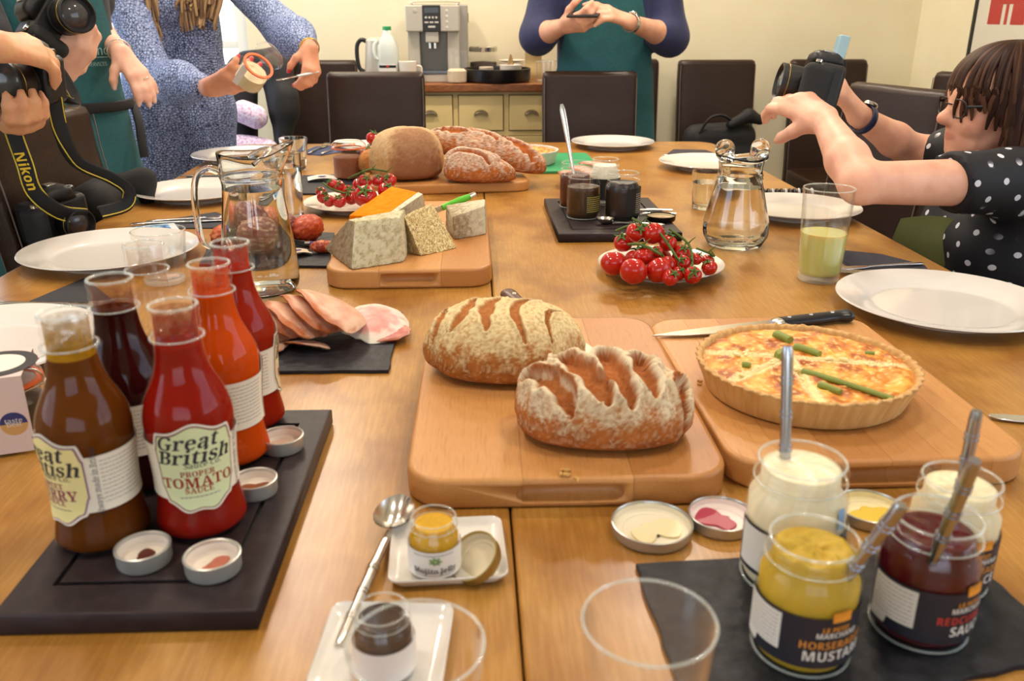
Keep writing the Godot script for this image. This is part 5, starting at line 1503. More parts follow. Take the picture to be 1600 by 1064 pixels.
func cheeses() -> void:
	var sp := func(p: Vector3, s: float) -> float: return nz.get_noise_3d(p.x * s, p.y * s, p.z * s)
	var y := TOP + 0.032
	var fix := func(list: Array) -> Array:
		var o := []
		for q in list: o.append(Vector3(q[0], q[1], q[2]))
		return o
	var grp := "wedges of cheese"
	# pale mould-ripened wedge in front
	var cc: Array = fix.call([[-0.196, y, -1.358], [-0.113, y, -1.406], [-0.108, y, -1.52], [-0.262, y, -1.5], [-0.19, y + 0.073, -1.392], [-0.118, y + 0.073, -1.42], [-0.116, y + 0.07, -1.5], [-0.205, y + 0.07, -1.42]])
	solo("cheese_wedge", chunk(cc, func(f, u, _v, p):
		var n: float = sp.call(p, 70.0)
		var n2: float = sp.call(p, 330.0)
		var c := lin("c9c2a0").lerp(lin("a99c74"), smoothstep(-0.1, 0.5, n + n2 * 0.4)) if f != 5 else lin("a8967a").lerp(lin("8c785a"), smoothstep(-0.3, 0.5, n + n2 * 0.7))
		if n2 > 0.4: c = c.lerp(lin("8a6f4a"), 0.6)
		return c, 40, 0.0014, 2.0), VC("cheese_rind", 0.8), "pale wedge of cheese with mottled rind at the front of the cheese board", "cheese", Transform3D.IDENTITY, grp)
	cc = fix.call([[-0.088, y, -1.44], [-0.027, y, -1.494], [-0.045, y, -1.58], [-0.12, y, -1.468], [-0.116, y + 0.063, -1.466], [-0.07, y + 0.066, -1.555], [-0.076, y + 0.062, -1.583], [-0.122, y + 0.058, -1.488]])
	solo("cheese_wedge", chunk(cc, func(f, u, v, p):
		var n: float = sp.call(p, 120.0)
		var n2: float = sp.call(p, 420.0)
		var c := lin("dccb96").lerp(lin("b99a5c"), clampf(0.4 + n, 0, 1))
		if f == 5 or f == 4: c = c.lerp(lin("8a744c"), 0.65)
		var row := absf(fposmod(v * 7.0 + n * 0.5, 1.0) - 0.5)
		if n2 > 0.12 - 0.1 * (0.5 - row): c = c.lerp(lin("6a4a1e"), 0.75)
		return c, 60, 0.0022, 6.0), VC("cheese_rind"), "herb crusted brown speckled wedge of cheese lying on its side", "cheese", Transform3D.IDENTITY, grp)
	cc = fix.call([[-0.034, y, -1.553], [0.026, y, -1.592], [0.029, y, -1.68], [-0.052, y, -1.64], [-0.036, y + 0.047, -1.535], [0.024, y + 0.052, -1.606], [0.026, y + 0.05, -1.68], [-0.05, y + 0.047, -1.64]])
	solo("cheese_wedge", chunk(cc, func(f, u, v, p):
		var n: float = sp.call(p, 80.0)
		var n2: float = sp.call(p, 300.0)
		return lin("c9bea0").lerp(lin("93805f"), smoothstep(-0.25, 0.5, n * 0.6 + n2 * 0.6 + (0.5 - u) * 0.9)), 30, 0.0012, 9.0), VC("cheese_rind"), "small grey brown wedge of cheese at the right of the cheese board", "cheese", Transform3D.IDENTITY, grp)
	# the orange wedge and its white rind
	var t := thing("cheese_wedge", "tall orange wedge of cheese with a white rind at the back of its board", "cheese", Vector3.ZERO, 0, grp)
	cc = fix.call([[-0.23, y, -1.56], [-0.158, y, -1.56], [-0.098, y, -1.735], [-0.155, y, -1.78], [-0.218, y + 0.052, -1.535], [-0.157, y + 0.052, -1.515], [-0.103, y + 0.068, -1.66], [-0.158, y + 0.068, -1.72]])
	part("paste", chunk(cc, func(_f, _u, _v, p): return lin("da7608").lerp(lin("e48c1c"), clampf(0.5 + sp.call(p, 50.0), 0, 1)), 24, 0.0006, 3.0, 0.02), VC("orange_cheese", 0.8, {"metallic_specular": 0.15, "subsurf_scatter_enabled": true, "subsurf_scatter_strength": 0.2}), t)
	var rind := fix.call([[-0.157, y, -1.562], [-0.152, y, -1.556], [-0.089, y, -1.735], [-0.097, y, -1.737], [-0.156, y + 0.052, -1.518], [-0.15, y + 0.05, -1.512], [-0.093, y + 0.065, -1.655], [-0.102, y + 0.0685, -1.66]])
	part("rind", chunk(rind, func(_f, _u, _v, p): return lin("d6cfb4").lerp(lin("a8a080"), smoothstep(-0.1, 0.6, sp.call(p, 110.0) + 0.4 * sp.call(p, 400.0))), 24, 0.0008, 4.0, 0.02), VC("cheese_rind"), t)
	# knives with coloured handles
	t = thing("cheese_knife", "small knife with a bright green handle behind the cheese wedges", "knife")
	t.transform = along(Vector3(-0.004, y + 0.052, -1.69), Vector3(-0.075, y + 0.03, -1.66))
	part("handle", tube([Vector3.ZERO, Vector3(0, 0, 0.02), Vector3(0, 0, 0.06)], [0.006, 0.0075, 0.006], 10, Vector2(0.7, 1)), M("green_handle", "5fc22e", 0.3), t)
	part("bolster", tube([Vector3(0, 0, -0.012), Vector3(0, 0, 0.0)], 0.006, 10), M("cutlery_steel"), t)
	part("blade", rbox(Vector3(0.0015, 0.012, 0.06), 0.0006, Vector3(0, 0, 0.09)), M("cutlery_steel"), t)
	t = thing("cheese_knife", "small knife with a purple handle lying on the salami slate", "knife")
	t.transform = along(Vector3(-0.268, TOP + 0.011, -1.607), Vector3(-0.36, TOP + 0.011, -1.64))
	part("handle", tube([Vector3.ZERO, Vector3(0, 0, 0.02), Vector3(0, 0, 0.04)], [0.005, 0.006, 0.005], 10, Vector2(0.7, 1)), M("purple_handle", "4a4a9c", 0.3), t)
	part("bolster", tube([Vector3(0, 0, 0.039), Vector3(0, 0, 0.05)], 0.0058, 10), M("cutlery_steel"), t)
	part("blade", rbox(Vector3(0.0015, 0.01, 0.05), 0.0006, Vector3(0, 0, 0.074)), M("cutlery_steel"), t)

# a floppy slice: a patch bent over whatever it lies on
func slice(label: String, called: String, xf: Transform3D, w: float, d: float, drape: Callable, tones: Array, group: String, cat := "ham") -> void:
	var sd := rng.randf() * 50.0
	var g := Mb.new()
	for lay in 2:
		add_surf(g, 40, 18, func(u, v):
			var an: float = u * TAU
			var rr: float = v * (1.0 + 0.10 * 0.6 * nf.get_noise_2d(cos(an) * 1.2 + sd, sin(an) * 1.2) + (0.025 * nf.get_noise_2d(an * 2.0, sd) if v > 0.9 else 0.0))
			var x: float = cos(an) * rr * w
			var z: float = sin(an) * rr * d
			return Vector3(x, drape.call(x / w, z / d) + 0.0007 * nz.get_noise_2d(x * 120 + sd, z * 120) + (0.0036 if lay == 0 else 0.0) * (1.0 - pow(minf(v, 1.0), 8.0) * 0.6), z),
			func(u, v, p):
				var n := nz.get_noise_2d(p.x * 45 + sd, p.z * 45)
				var n2 := nz.get_noise_2d(p.x * 180 + sd, p.z * 180)
				var c := lin(tones[0]).lerp(lin(tones[1]), clampf(0.45 + n * 0.9 + n2 * 0.3, 0, 1))
				c = c.lerp(lin(tones[2]), smoothstep(0.55, 0.9, v + n * 0.35) * 0.7)
				return c.lerp(lin(tones[3]), smoothstep(0.8, 0.92, v + n2 * 0.05) * smoothstep(0.5, -0.3, cos(u * TAU) + n)))
	for k in range(g.i.size() / 2, g.i.size(), 3):
		var x := g.i[k + 1]; g.i[k + 1] = g.i[k + 2]; g.i[k + 2] = x
	solo(called, g.done(true), VC("cured_meat", 0.45, {"subsurf_scatter_enabled": true, "subsurf_scatter_strength": 0.25}), label, cat, xf, group)

func meats() -> void:
	var tones := ["d28f74", "dea88a", "e4bba0", "b3602a"]
	var place := ["leftmost", "second from the left", "third from the left", "fourth from the left", "fifth from the left", "sixth and topmost"]
	for k in 6:
		var xf := Transform3D(Basis(Vector3.UP, 0.5 - 0.02 * k) * Basis(Vector3(0, 0, 1), -0.3 - 0.035 * k), Vector3(-0.308 + k * 0.0235, TOP + 0.024 + 0.0062 * k, -1.135 + 0.004 * (k % 2)))
		slice("slice of pink ham with browned edge in the overlapping row, %s" % place[k], "ham_slice", xf, 0.034 + 0.0025 * k, 0.058 + 0.003 * k, func(a, b): return -0.006 * a * a - (0.011 + 0.002 * k) * b * b, tones, "ham slices on the slate")
	slice("slice of ham lying flat in front of the overlapping row", "ham_slice", at(-0.285, TOP + 0.011, -1.068, 0.5), 0.045, 0.026, func(a, b): return -0.006 * a * a - 0.004 * b * b + 0.004, tones, "ham slices on the slate")
	slice("curl of ham poking out at the front centre of the row", "ham_slice", at(-0.222, TOP + 0.012, -1.083, -0.3), 0.034, 0.02, func(a, b): return -0.004 * a * a + 0.006 * b, tones, "ham slices on the slate")
	slice("broad pink ham slice with white fat lying separately at the right of the slate", "ham_slice", Transform3D(Basis(Vector3.UP, 0.25) * Basis(Vector3.RIGHT, 0.2), Vector3(-0.137, TOP + 0.024, -1.148)), 0.046, 0.052, func(a, b): return -0.012 * a * a - 0.008 * b * b, ["d98a80", "e2a094", "f2e4d4", "e8d8c4"], "ham slices on the slate")
	slice("dark red underside slice below the broad ham slice", "ham_slice", at(-0.115, TOP + 0.009, -1.125, 0.6), 0.03, 0.028, func(a, b): return 0.003 * a, ["a8443a", "b9584a", "c98a74", "9a4a2a"], "ham slices on the slate")
	for k in 3:
		slice("raw pink ham slice beyond the chutney tray, %s" % ["leftmost, brown edged", "middle", "rightmost"][k], "ham_slice", Transform3D(Basis(Vector3.UP, 0.3 * k) * Basis(Vector3(0, 0, 1), -0.25), Vector3(0.275 + 0.032 * k, TOP + 0.032 + 0.008 * k, -2.24 - 0.03 * k)), 0.052, 0.06, func(a, b): return -0.012 * a * a - 0.012 * b * b, ["d98c74", "e6ab92", "ecc4b4", "b0623a"], "ham slices at the far right")
	# salami and chorizo on the slate behind the jug
	var lump := func(label: String, called: String, xf: Transform3D, a: float, b: float, hex: String, fat: String) -> void:
		solo(called, surf(60, 40, func(u, v):
			var d := Vector3(cos(u * TAU) * sin(v * PI), cos(v * PI), sin(u * TAU) * sin(v * PI))
			var p := Vector3(d.x * a, d.y * b, d.z * b)
			return p * (1.0 + 0.09 * nz.get_noise_3d(d.x * 2.5, d.y * 2.5, d.z * 2.5 + a * 90)), func(_u, _v, p):
				var n := nz.get_noise_3d(p.x * 110, p.y * 110, p.z * 110)
				return lin(hex).lerp(lin(fat), smoothstep(0.1, 0.35, n))), VC("salami_skin", 0.45), label, "salami", xf, "cured sausages on the slate")
	var sy := TOP + 0.005
	lump.call("thick dark salami end seen through the water jug, upper", "salami", Transform3D(Basis(Vector3.UP, 0.4), Vector3(-0.385, sy + 0.033, -1.64)), 0.055, 0.034, "6a2a28", "a87a6a")
	lump.call("thick dark salami end seen through the water jug, nearer", "salami", Transform3D(Basis(Vector3.UP, -0.3), Vector3(-0.392, sy + 0.028, -1.563)), 0.038, 0.029, "70302a", "b08a74")
	lump.call("orange red chorizo end just right of the water jug", "chorizo", Transform3D(Basis(Vector3.UP, 1.1), Vector3(-0.318, sy + 0.026, -1.665)), 0.04, 0.026, "a83a18", "c9602c")
	lump.call("short piece of orange red chorizo at the left behind the jug", "chorizo", Transform3D(Basis(Vector3.UP, 0.9), Vector3(-0.46, sy + 0.022, -1.64)), 0.04, 0.022, "b04a22", "cf7a44")
	lump.call("slice of chorizo under the purple handled knife", "chorizo", Transform3D(Basis(), Vector3(-0.275, sy + 0.012, -1.575)), 0.024, 0.012, "8e2e14", "c96a34")
	for k in 2:
		var t := thing("paper_label", ["pale torn paper label on the salami slate", "white paper card label before the clip top jar of pate"][k], "label", Vector3([-0.322, -0.395][k], [sy, TOP + 0.005][k], [-1.56, -2.33][k]), [0.5, 0.2][k])
		part("paper", surf(14, 10, func(u, v): return Vector3((u - 0.5) * [0.05, 0.075][k], 0.004 + 0.005 * sin(u * PI) + 0.0015 * sin(v * 9.0), (v - 0.5) * [0.035, 0.06][k]), null, false), M("label_card_%d" % k, ["c9b596", "d8d4ca"][k], 0.7), t)
		var o := PackedVector2Array()
		for q in 20: o.append(Vector2(cos(q * TAU / 20) * 0.011, sin(q * TAU / 20) * 0.006))
		part("printed_oval", prism(o, 0.0095, 0.0101, 0.0002, 1), M("print_violet", "4a3c7a", 0.6), t)

func tomato(label: String, x: float, y: float, z: float, r: float, tilt: Vector3, group: String, star := true) -> void:
	var t := thing("tomato", label, "tomato", Vector3(x, y, z), 0, group)
	t.basis = Basis(Quaternion(Vector3.UP, tilt.normalized()))
	if not texs.has("tomato_mesh"):
		texs["tomato_mesh"] = surf(28, 18, func(u, v):
			var d := Vector3(cos(u * TAU) * sin(v * PI), cos(v * PI), sin(u * TAU) * sin(v * PI))
			var q := 1.0 + 0.02 * cos(u * TAU * 5.0) * sin(v * PI) - 0.16 * exp(-pow(v / 0.14, 2.0))
			return Vector3(d.x * q, d.y * 0.9 * q, d.z * q))
		var g := Mb.new()
		for k in 5:
			var an := TAU * k / 5
			var dd := Vector3(cos(an), 0, sin(an))
			add_tube(g, curve([Vector3(0, 0.8, 0), dd * 0.3 + Vector3(0, 0.93, 0), dd * 0.62 + Vector3(0, 0.9, 0), dd * 0.85 + Vector3(0, 0.98 if k % 2 else 0.72, 0)], 3), [0.1, 0.12, 0.14, 0.13, 0.12, 0.1, 0.08, 0.06, 0.04, 0.02], 6, Vector2(1, 0.4))
		add_tube(g, curve([Vector3(0, 0.8, 0), Vector3(0.03, 1.05, 0.02), Vector3(0.1, 1.3, 0.05)], 3), [0.08, 0.075, 0.07, 0.07, 0.07, 0.08], 6)
		texs["calyx_mesh"] = g.done(false)
	var s := Transform3D(Basis().scaled(Vector3.ONE * r), Vector3.ZERO)
	part("flesh", texs["tomato_mesh"], M("tomato_skin", "b41806", 0.14, {"subsurf_scatter_enabled": true, "subsurf_scatter_strength": 0.12, "clearcoat_enabled": true, "clearcoat": 0.2}), t, s)
	if star: part("calyx", texs["calyx_mesh"], M("tomato_green", "4c6a28", 0.7), t, s)

func tomatoes() -> void:
	var words := ["largest at the left front", "large at the front, second from the left", "large at the middle front", "small at the front centre", "small at the front right", "small at the far right edge", "small towards the right, upper", "small right of centre in the second row", "small right of centre in the third row", "medium at the upper right of the pile", "large near the top of the pile", "topmost at the left of the peak", "medium at the left, under a stem", "medium in the middle of the pile", "small tucked behind the front centre", "tiny in the heart of the pile", "small behind the far right one"]
	var n := 0
	var sy := 0.003
	for d in [[0.228, 0.786, -1.329, 0.022], [0.252, 0.786, -1.281, 0.022], [0.294, 0.785, -1.289, 0.0209], [0.308, 0.778, -1.27, 0.0135], [0.347, 0.778, -1.282, 0.0143], [0.385, 0.777, -1.326, 0.0132], [0.364, 0.79, -1.335, 0.011], [0.338, 0.789, -1.315, 0.0132], [0.34, 0.8, -1.34, 0.0132], [0.318, 0.815, -1.345, 0.0154], [0.295, 0.829, -1.352, 0.0187], [0.265, 0.831, -1.352, 0.0154], [0.251, 0.808, -1.376, 0.0165], [0.274, 0.8, -1.318, 0.0165], [0.327, 0.777, -1.295, 0.0115], [0.297, 0.806, -1.322, 0.0095], [0.39, 0.781, -1.355, 0.011]]:
		var big: bool = d[3] > 0.0185
		tomato("red tomato on the right plate, " + words[n], d[0], d[1] + sy, d[2] - 0.03, d[3], Vector3(sin(n * 2.4) * 0.6, 0.8, cos(n * 1.7) * 0.5 + (0.4 if not big else -0.9)), "tomatoes on the right plate", not big)
		n += 1
	for k in 4:  # hidden ones that hold the pile up
		var p: Array = [[0.27, -1.385], [0.31, -1.395], [0.35, -1.39], [0.31, -1.35]][k]
		tomato("red tomato underneath the pile on the right plate", p[0], 0.786, p[1], 0.0205, Vector3(0.1, 1, -0.4), "hidden tomatoes on the right plate", k < 3)
	words = ["leftmost", "second at the left front", "small at the front left", "small in front of the big one, left", "medium in the middle", "medium behind the front small ones", "biggest in the front", "large at the right beside the orange cheese", "medium at the upper right", "medium at the back right", "medium at the back centre", "at the upper left", "second at the upper left", "in the centre back"]
	n = 0
	for d in [[-0.344, 0.787, -1.974, 0.0115], [-0.335, 0.779, -1.95, 0.0145], [-0.316, 0.777, -1.916, 0.0134], [-0.292, 0.779, -1.902, 0.0148], [-0.284, 0.783, -1.985, 0.0172], [-0.269, 0.78, -1.935, 0.016], [-0.234, 0.79, -1.9, 0.0255], [-0.192, 0.795, -1.935, 0.0191], [-0.186, 0.812, -1.97, 0.016], [-0.212, 0.811, -1.972, 0.0153], [-0.24, 0.813, -1.955, 0.016], [-0.313, 0.807, -1.954, 0.0126], [-0.305, 0.795, -1.99, 0.0153], [-0.262, 0.795, -2.015, 0.0145]]:
		tomato("red tomato on the left plate, " + words[n], d[0], d[1] + 0.001, d[2] - 0.02, d[3], Vector3(sin(n * 2.1) * 0.5, 0.75, 0.75 - 0.3 * (n % 2)), "tomatoes on the left plate")
		n += 1
	for k in 3:
		tomato("red tomato on the small far plate, %s" % ["topmost", "lower left", "lower right"][k], [-0.283, -0.296, -0.262][k], [0.83, 0.792, 0.79][k], [-2.575, -2.53, -2.56][k], 0.02, Vector3(0.3 - 0.2 * k, 1, 0.2), "tomatoes on the far plate")
	tomato("red tomato underneath on the small far plate", -0.29, 0.792, -2.59, 0.02, Vector3.UP, "tomatoes on the far plate")
	var vine := M("vine_green", "4c6424", 0.75)
	var k2 := 0
	for pts in [[[0.24, 0.83, -1.405], [0.262, 0.842, -1.39], [0.292, 0.846, -1.365], [0.312, 0.826, -1.34], [0.326, 0.803, -1.31]], [[0.25, 0.822, -1.345], [0.272, 0.824, -1.33], [0.302, 0.81, -1.312]], [[0.325, 0.837, -1.385], [0.352, 0.818, -1.36], [0.352, 0.798, -1.325], [0.338, 0.781, -1.285]], [[0.262, 0.856, -1.382], [0.275, 0.85, -1.372], [0.29, 0.84, -1.36]], [[0.37, 0.806, -1.375], [0.388, 0.801, -1.365], [0.4, 0.794, -1.37]]]:
		var v3 := []
		for q in pts: v3.append(Vector3(q[0], q[1] - 0.002, q[2] - 0.015))
		var st := thing("tomato_vine", "green vine stem on the right plate of tomatoes, %s" % ["longest, over the pile", "at the left front", "curving down at the right", "short, at the peak", "at the far right"][k2], "stem", Vector3.ZERO, 0, "tomato vine stems")
		part("stem", tube(curve(v3, 5), 0.0021, 8), vine, st)
		for q in range(1, v3.size()):
			part("side_stem", tube(curve([v3[q], v3[q] + Vector3(0.004 * (1 if q % 2 else -1), 0.006, 0.003), v3[q] + Vector3(0.010 * (1 if q % 2 else -1), 0.012, 0.005)], 3), [0.0016, 0.0014, 0.0012, 0.001, 0.001, 0.0008, 0.0006], 6), vine, st)
		k2 += 1
	k2 = 0
	for pts in [[[-0.335, 0.809, -1.97], [-0.31, 0.8, -1.94], [-0.28, 0.795, -1.92]], [[-0.28, 0.815, -1.99], [-0.25, 0.832, -1.96], [-0.225, 0.838, -1.975], [-0.19, 0.832, -1.98]]]:
		var v3 := []
		for q in pts: v3.append(Vector3(q[0], q[1] + 0.001, q[2] - 0.012))
		var st := thing("tomato_vine", "green vine stem on the left plate of tomatoes, %s" % ["at its left", "across its back"][k2], "stem", Vector3.ZERO, 0, "tomato vine stems")
		part("stem", tube(curve(v3, 5), 0.0024, 8), vine, st)
		for q in range(1, v3.size()):
			part("side_stem", tube(curve([v3[q], v3[q] + Vector3(0.006, 0.006, 0.003), v3[q] + Vector3(0.012, 0.012, -0.004)], 3), [0.0018, 0.0014, 0.0012, 0.001, 0.001, 0.0008, 0.0006], 6), vine, st)
		k2 += 1

func board_knives() -> void:
	var steel_m := M("cutlery_steel")
	# bread knife, under the back loaf
	var t := thing("bread_knife", "bread knife with a riveted dark wooden handle passing behind the floury loaf", "knife")
	t.transform = along(Vector3(0.047, TOP + 0.0345, -1.222), Vector3(0.165, TOP + 0.0345, -0.905))
	var wood_m := TRI("handle_wood", ntex("rosewood", 0.02, [0.0, "3a2116", 0.6, "5a3524", 1.0, "6e4430"]), Vector3(30, 30, 6), 0.4)
	part("handle", tube(curve([Vector3(0.002, 0, 0), Vector3(0, 0, 0.03), Vector3(0, 0, 0.07), Vector3(0, 0, 0.12)], 5), [0.006, 0.0105, 0.0115, 0.0112, 0.0108, 0.0104, 0.01, 0.0096, 0.0094, 0.0094, 0.0096, 0.01, 0.0105, 0.0108, 0.011, 0.011], 14, Vector2(1.1, 0.75)), wood_m, t)
	for k in 3: part("rivet", lathe(P([0, 0.0016, 0.003, 0.0014, 0.0034, 0, 0, 0]), 14), steel_m, t, Transform3D(Basis(), Vector3(0.001, 0.0074, 0.03 + k * 0.038)))
	part("blade", prism(PackedVector2Array([Vector2(-0.012, 0.118), Vector2(0.011, 0.118), Vector2(0.012, 0.2), Vector2(0.012, 0.31), Vector2(0.006, 0.335), Vector2(-0.011, 0.338), Vector2(-0.012, 0.3)]), -0.001, 0.001, 0.0007, 1), steel_m, t)
	t = thing("chef_knife", "chef's knife with a black riveted handle lying behind the quiche", "knife")
	t.transform = along(Vector3(0.508, TOP + 0.039, -1.088), Vector3(0.222, TOP + 0.033, -1.03))
	var black := M("handle_black", "18181a", 0.3)
	part("handle", tube(curve([Vector3(0.003, 0, 0), Vector3(-0.001, 0, 0.02), Vector3(0, 0, 0.06), Vector3(0, 0, 0.105)], 5), [0.007, 0.0105, 0.012, 0.012, 0.0112, 0.0105, 0.0102, 0.0102, 0.0104, 0.0106, 0.0106, 0.0106, 0.0105, 0.0104, 0.0104, 0.0104], 14, Vector2(1.05, 0.7)), black, t)
	for k in 3: part("rivet", lathe(P([0, 0.0014, 0.0026, 0.0012, 0.003, 0, 0, 0]), 14), steel_m, t, Transform3D(Basis(), Vector3(0, 0.0068, 0.03 + k * 0.032)))
	part("bolster", tube([Vector3(0, 0, 0.103), Vector3(0, 0, 0.112), Vector3(0, 0, 0.118)], [0.0108, 0.0105, 0.008], 14, Vector2(1.05, 0.6)), steel_m, t)
	part("blade", prism(PackedVector2Array([Vector2(-0.012, 0.114), Vector2(0.016, 0.114), Vector2(0.017, 0.15), Vector2(0.014, 0.2), Vector2(0.007, 0.25), Vector2(-0.004, 0.286), Vector2(-0.009, 0.25), Vector2(-0.012, 0.18)]), -0.001, 0.001, 0.0007, 1), steel_m, t)

# loft of rounded cross-sections: rows [centre, half width along x, half depth along z, tilt about x]
func loft(rows: Array, sides := 36, sq := 0.35) -> ArrayMesh:
	var m := Mb.new()
	for row in rows:
		for s in sides:
			var an := TAU * s / sides
			var q := Vector3(signf(cos(an)) * pow(absf(cos(an)), sq) * row[1], 0, signf(sin(an)) * pow(absf(sin(an)), sq) * row[2])
			if row.size() > 3: q = q.rotated(Vector3.RIGHT, row[3])
			m.add(row[0] + q)
	for k in rows.size() - 1:
		for s in sides: m.quad(k * sides + s, k * sides + (s + 1) % sides, (k + 1) * sides + (s + 1) % sides, (k + 1) * sides + s)
	for e in 2:
		var b := 0 if e == 0 else (rows.size() - 1) * sides
		var c := m.add(rows[0 if e == 0 else -1][0])
		for s in sides:
			if e == 0: m.tri(c, b + (s + 1) % sides, b + s)
			else: m.tri(c, b + s, b + (s + 1) % sides)
	return m.done(true)

func leather() -> StandardMaterial3D:
	return TRI("brown_leather", ntex("hide", 0.04, [0.0, "22140d", 0.6, "2f1d14", 1.0, "3c281d"], {"oct": 5, "seed": 41}), Vector3.ONE * 6, 0.36, {"metallic_specular": 0.42, "heightmap_enabled": true, "heightmap_texture": ntex("hide_relief", 0.09, [], {"oct": 4, "seed": 42}), "heightmap_scale": 0.05})

func chair(label: String, x: float, z: float, turn: float, w := 0.36) -> void:
	var t := thing("dining_chair", label, "chair", Vector3(x, 0, z), turn, "brown leather dining chairs")
	var m := leather()
	var rows := []
	for k in 19:
		var q := k / 18.0
		var y := lerpf(0.4, 0.965, q)
		var back := -0.2 - 0.035 * q - 0.03 * q * q
		var hd := 0.033 + 0.012 * smoothstep(0.86, 0.97, q)
		if k >= 16: hd *= [0.95, 0.75, 0.35][k - 16]
		var hw: float = w / 2 - 0.004 * (1 - q) - (0.0 if k < 16 else [0.001, 0.005, 0.014][k - 16])
		rows.append([Vector3(0, y if k < 16 else [0.945, 0.96, 0.967][k - 16], back), hw, hd, -0.08 * q])
	part("backrest", loft(rows, 44, 0.42), m, t)
	var srows := []
	for q in [[0.4, 0.97, 0.2], [0.41, 1.0, 0.208], [0.455, 1.0, 0.21], [0.475, 0.98, 0.204], [0.482, 0.9, 0.185]]:
		srows.append([Vector3(0, q[0], 0.012), w / 2 * q[1] + 0.01, q[2]])
	part("seat", loft(srows, 44), m, t)
	for s in [-1, 1]:
		var seam := []
		for k in range(1, 17): seam.append((rows[k][0] as Vector3) + Vector3(s * (rows[k][1] - 0.006), 0, rows[k][2] * 0.9 + 0.0005))
		part("seam", tube(curve(seam, 2), 0.0016, 6), M("leather_stitch", "6e625a", 0.6), t)
		for e in [-1, 1]:
			part("leg", tube([Vector3(s * (w / 2 - 0.025), 0.0, e * 0.17 - (0.03 if e < 0 else 0.0)), Vector3(s * (w / 2 - 0.025), 0.41, e * 0.17)], [0.017, 0.021], 4), M("leg_wood", "2a1c16", 0.4), t)

func chairs() -> void:
	chair("brown leather chair at the far end of the table, left of the sideboard drawers", -0.345, -3.09, 0.0)
	chair("brown leather chair at the far end of the table, before the person with the phone", 0.443, -3.09, 0.0, 0.355)
	chair("dark leather chair against the back wall holding the black shoulder bag", 1.135, -3.88, 0.02)
	chair("dark leather chair half hidden behind the person in the green apron, by the wall", 0.7, -3.96, 0.0)
	chair("dark leather chair against the back wall behind the raised camera", 1.66, -3.9, 0.0)
	chair("dark leather chair at the back wall left of the kettle", -0.69, -3.93, 0.0)
	chair("leather chair at the right side of the table, turned sideways, empty", 1.02, -2.53, -PI / 2 + 0.3, 0.4)
	chair("dark leather chair in the right corner with the dark green handbag", 1.62, -2.98, -PI / 2 + 0.55, 0.42)
	chair("leather chair under the seated woman in polka dots", 1.17, -1.7, -PI / 2, 0.42)
	chair("leather chair nearest on the left side of the table, under the camera strap", -0.69, -1.94, PI / 2 - 0.1, 0.42)
	chair("chair at the back left hung with the black jacket", -1.06, -3.6, 0.15, 0.36)

func sideboard() -> void:
	var t := thing("sideboard", "cream painted sideboard with cup handled drawers under a brown wooden worktop", "sideboard", Vector3(0.0, 0, -4.06))
	var cream := M("cream_paint", "ead08e", 0.45)
	part("body", boxes([[-0.465, 0.08, -0.22, 0.40, 0.855, 0.2]]), cream, t)
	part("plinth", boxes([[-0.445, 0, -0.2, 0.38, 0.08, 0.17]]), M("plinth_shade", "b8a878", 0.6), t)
	for c in 4:
		var x := -0.39 + c * 0.2175
		for r in 4:
			var y := 0.765 - r * 0.172
			var d := part("drawer", rbox(Vector3(0.19, 0.146, 0.02), 0.003, Vector3(0, 0, 0)), cream, t, at(x, y, 0.2005))
			part("shadow_gap", rbox(Vector3(0.1965, 0.1525, 0.002), 0.0005), M("drawer_gap", "6b5a34", 0.8), d, at(0, 0, 0.0001))
			var cup := surf(20, 10, func(u, v):
				var an: float = u * PI
				var ph: float = v * PI / 2
				return Vector3(cos(an) * 0.031 * cos(ph * 0.0) * (1.0 - 0.12 * v), sin(an) * 0.022 * (1.0 - 0.5 * v) + 0.0, 0.02 * sin(ph)), null, false)
			part("cup_handle", cup, M("pewter", "8f8878", 0.3, {"metallic": 0.9}), d, at(0, -0.008, 0.0105))
	solo("worktop", rbox(Vector3(0.9, 0.033, 0.47), 0.005), TRI("worktop_wood", ntex("worktop_grain", 0.015, [0.0, "6a3a1a", 0.5, "8a5024", 1.0, "a0642f"], {"oct": 5}), Vector3(3, 12, 12), 0.35), "brown wooden worktop lying along the top of the cream sideboard", "worktop", at(-0.033, 0.8715, -4.05))

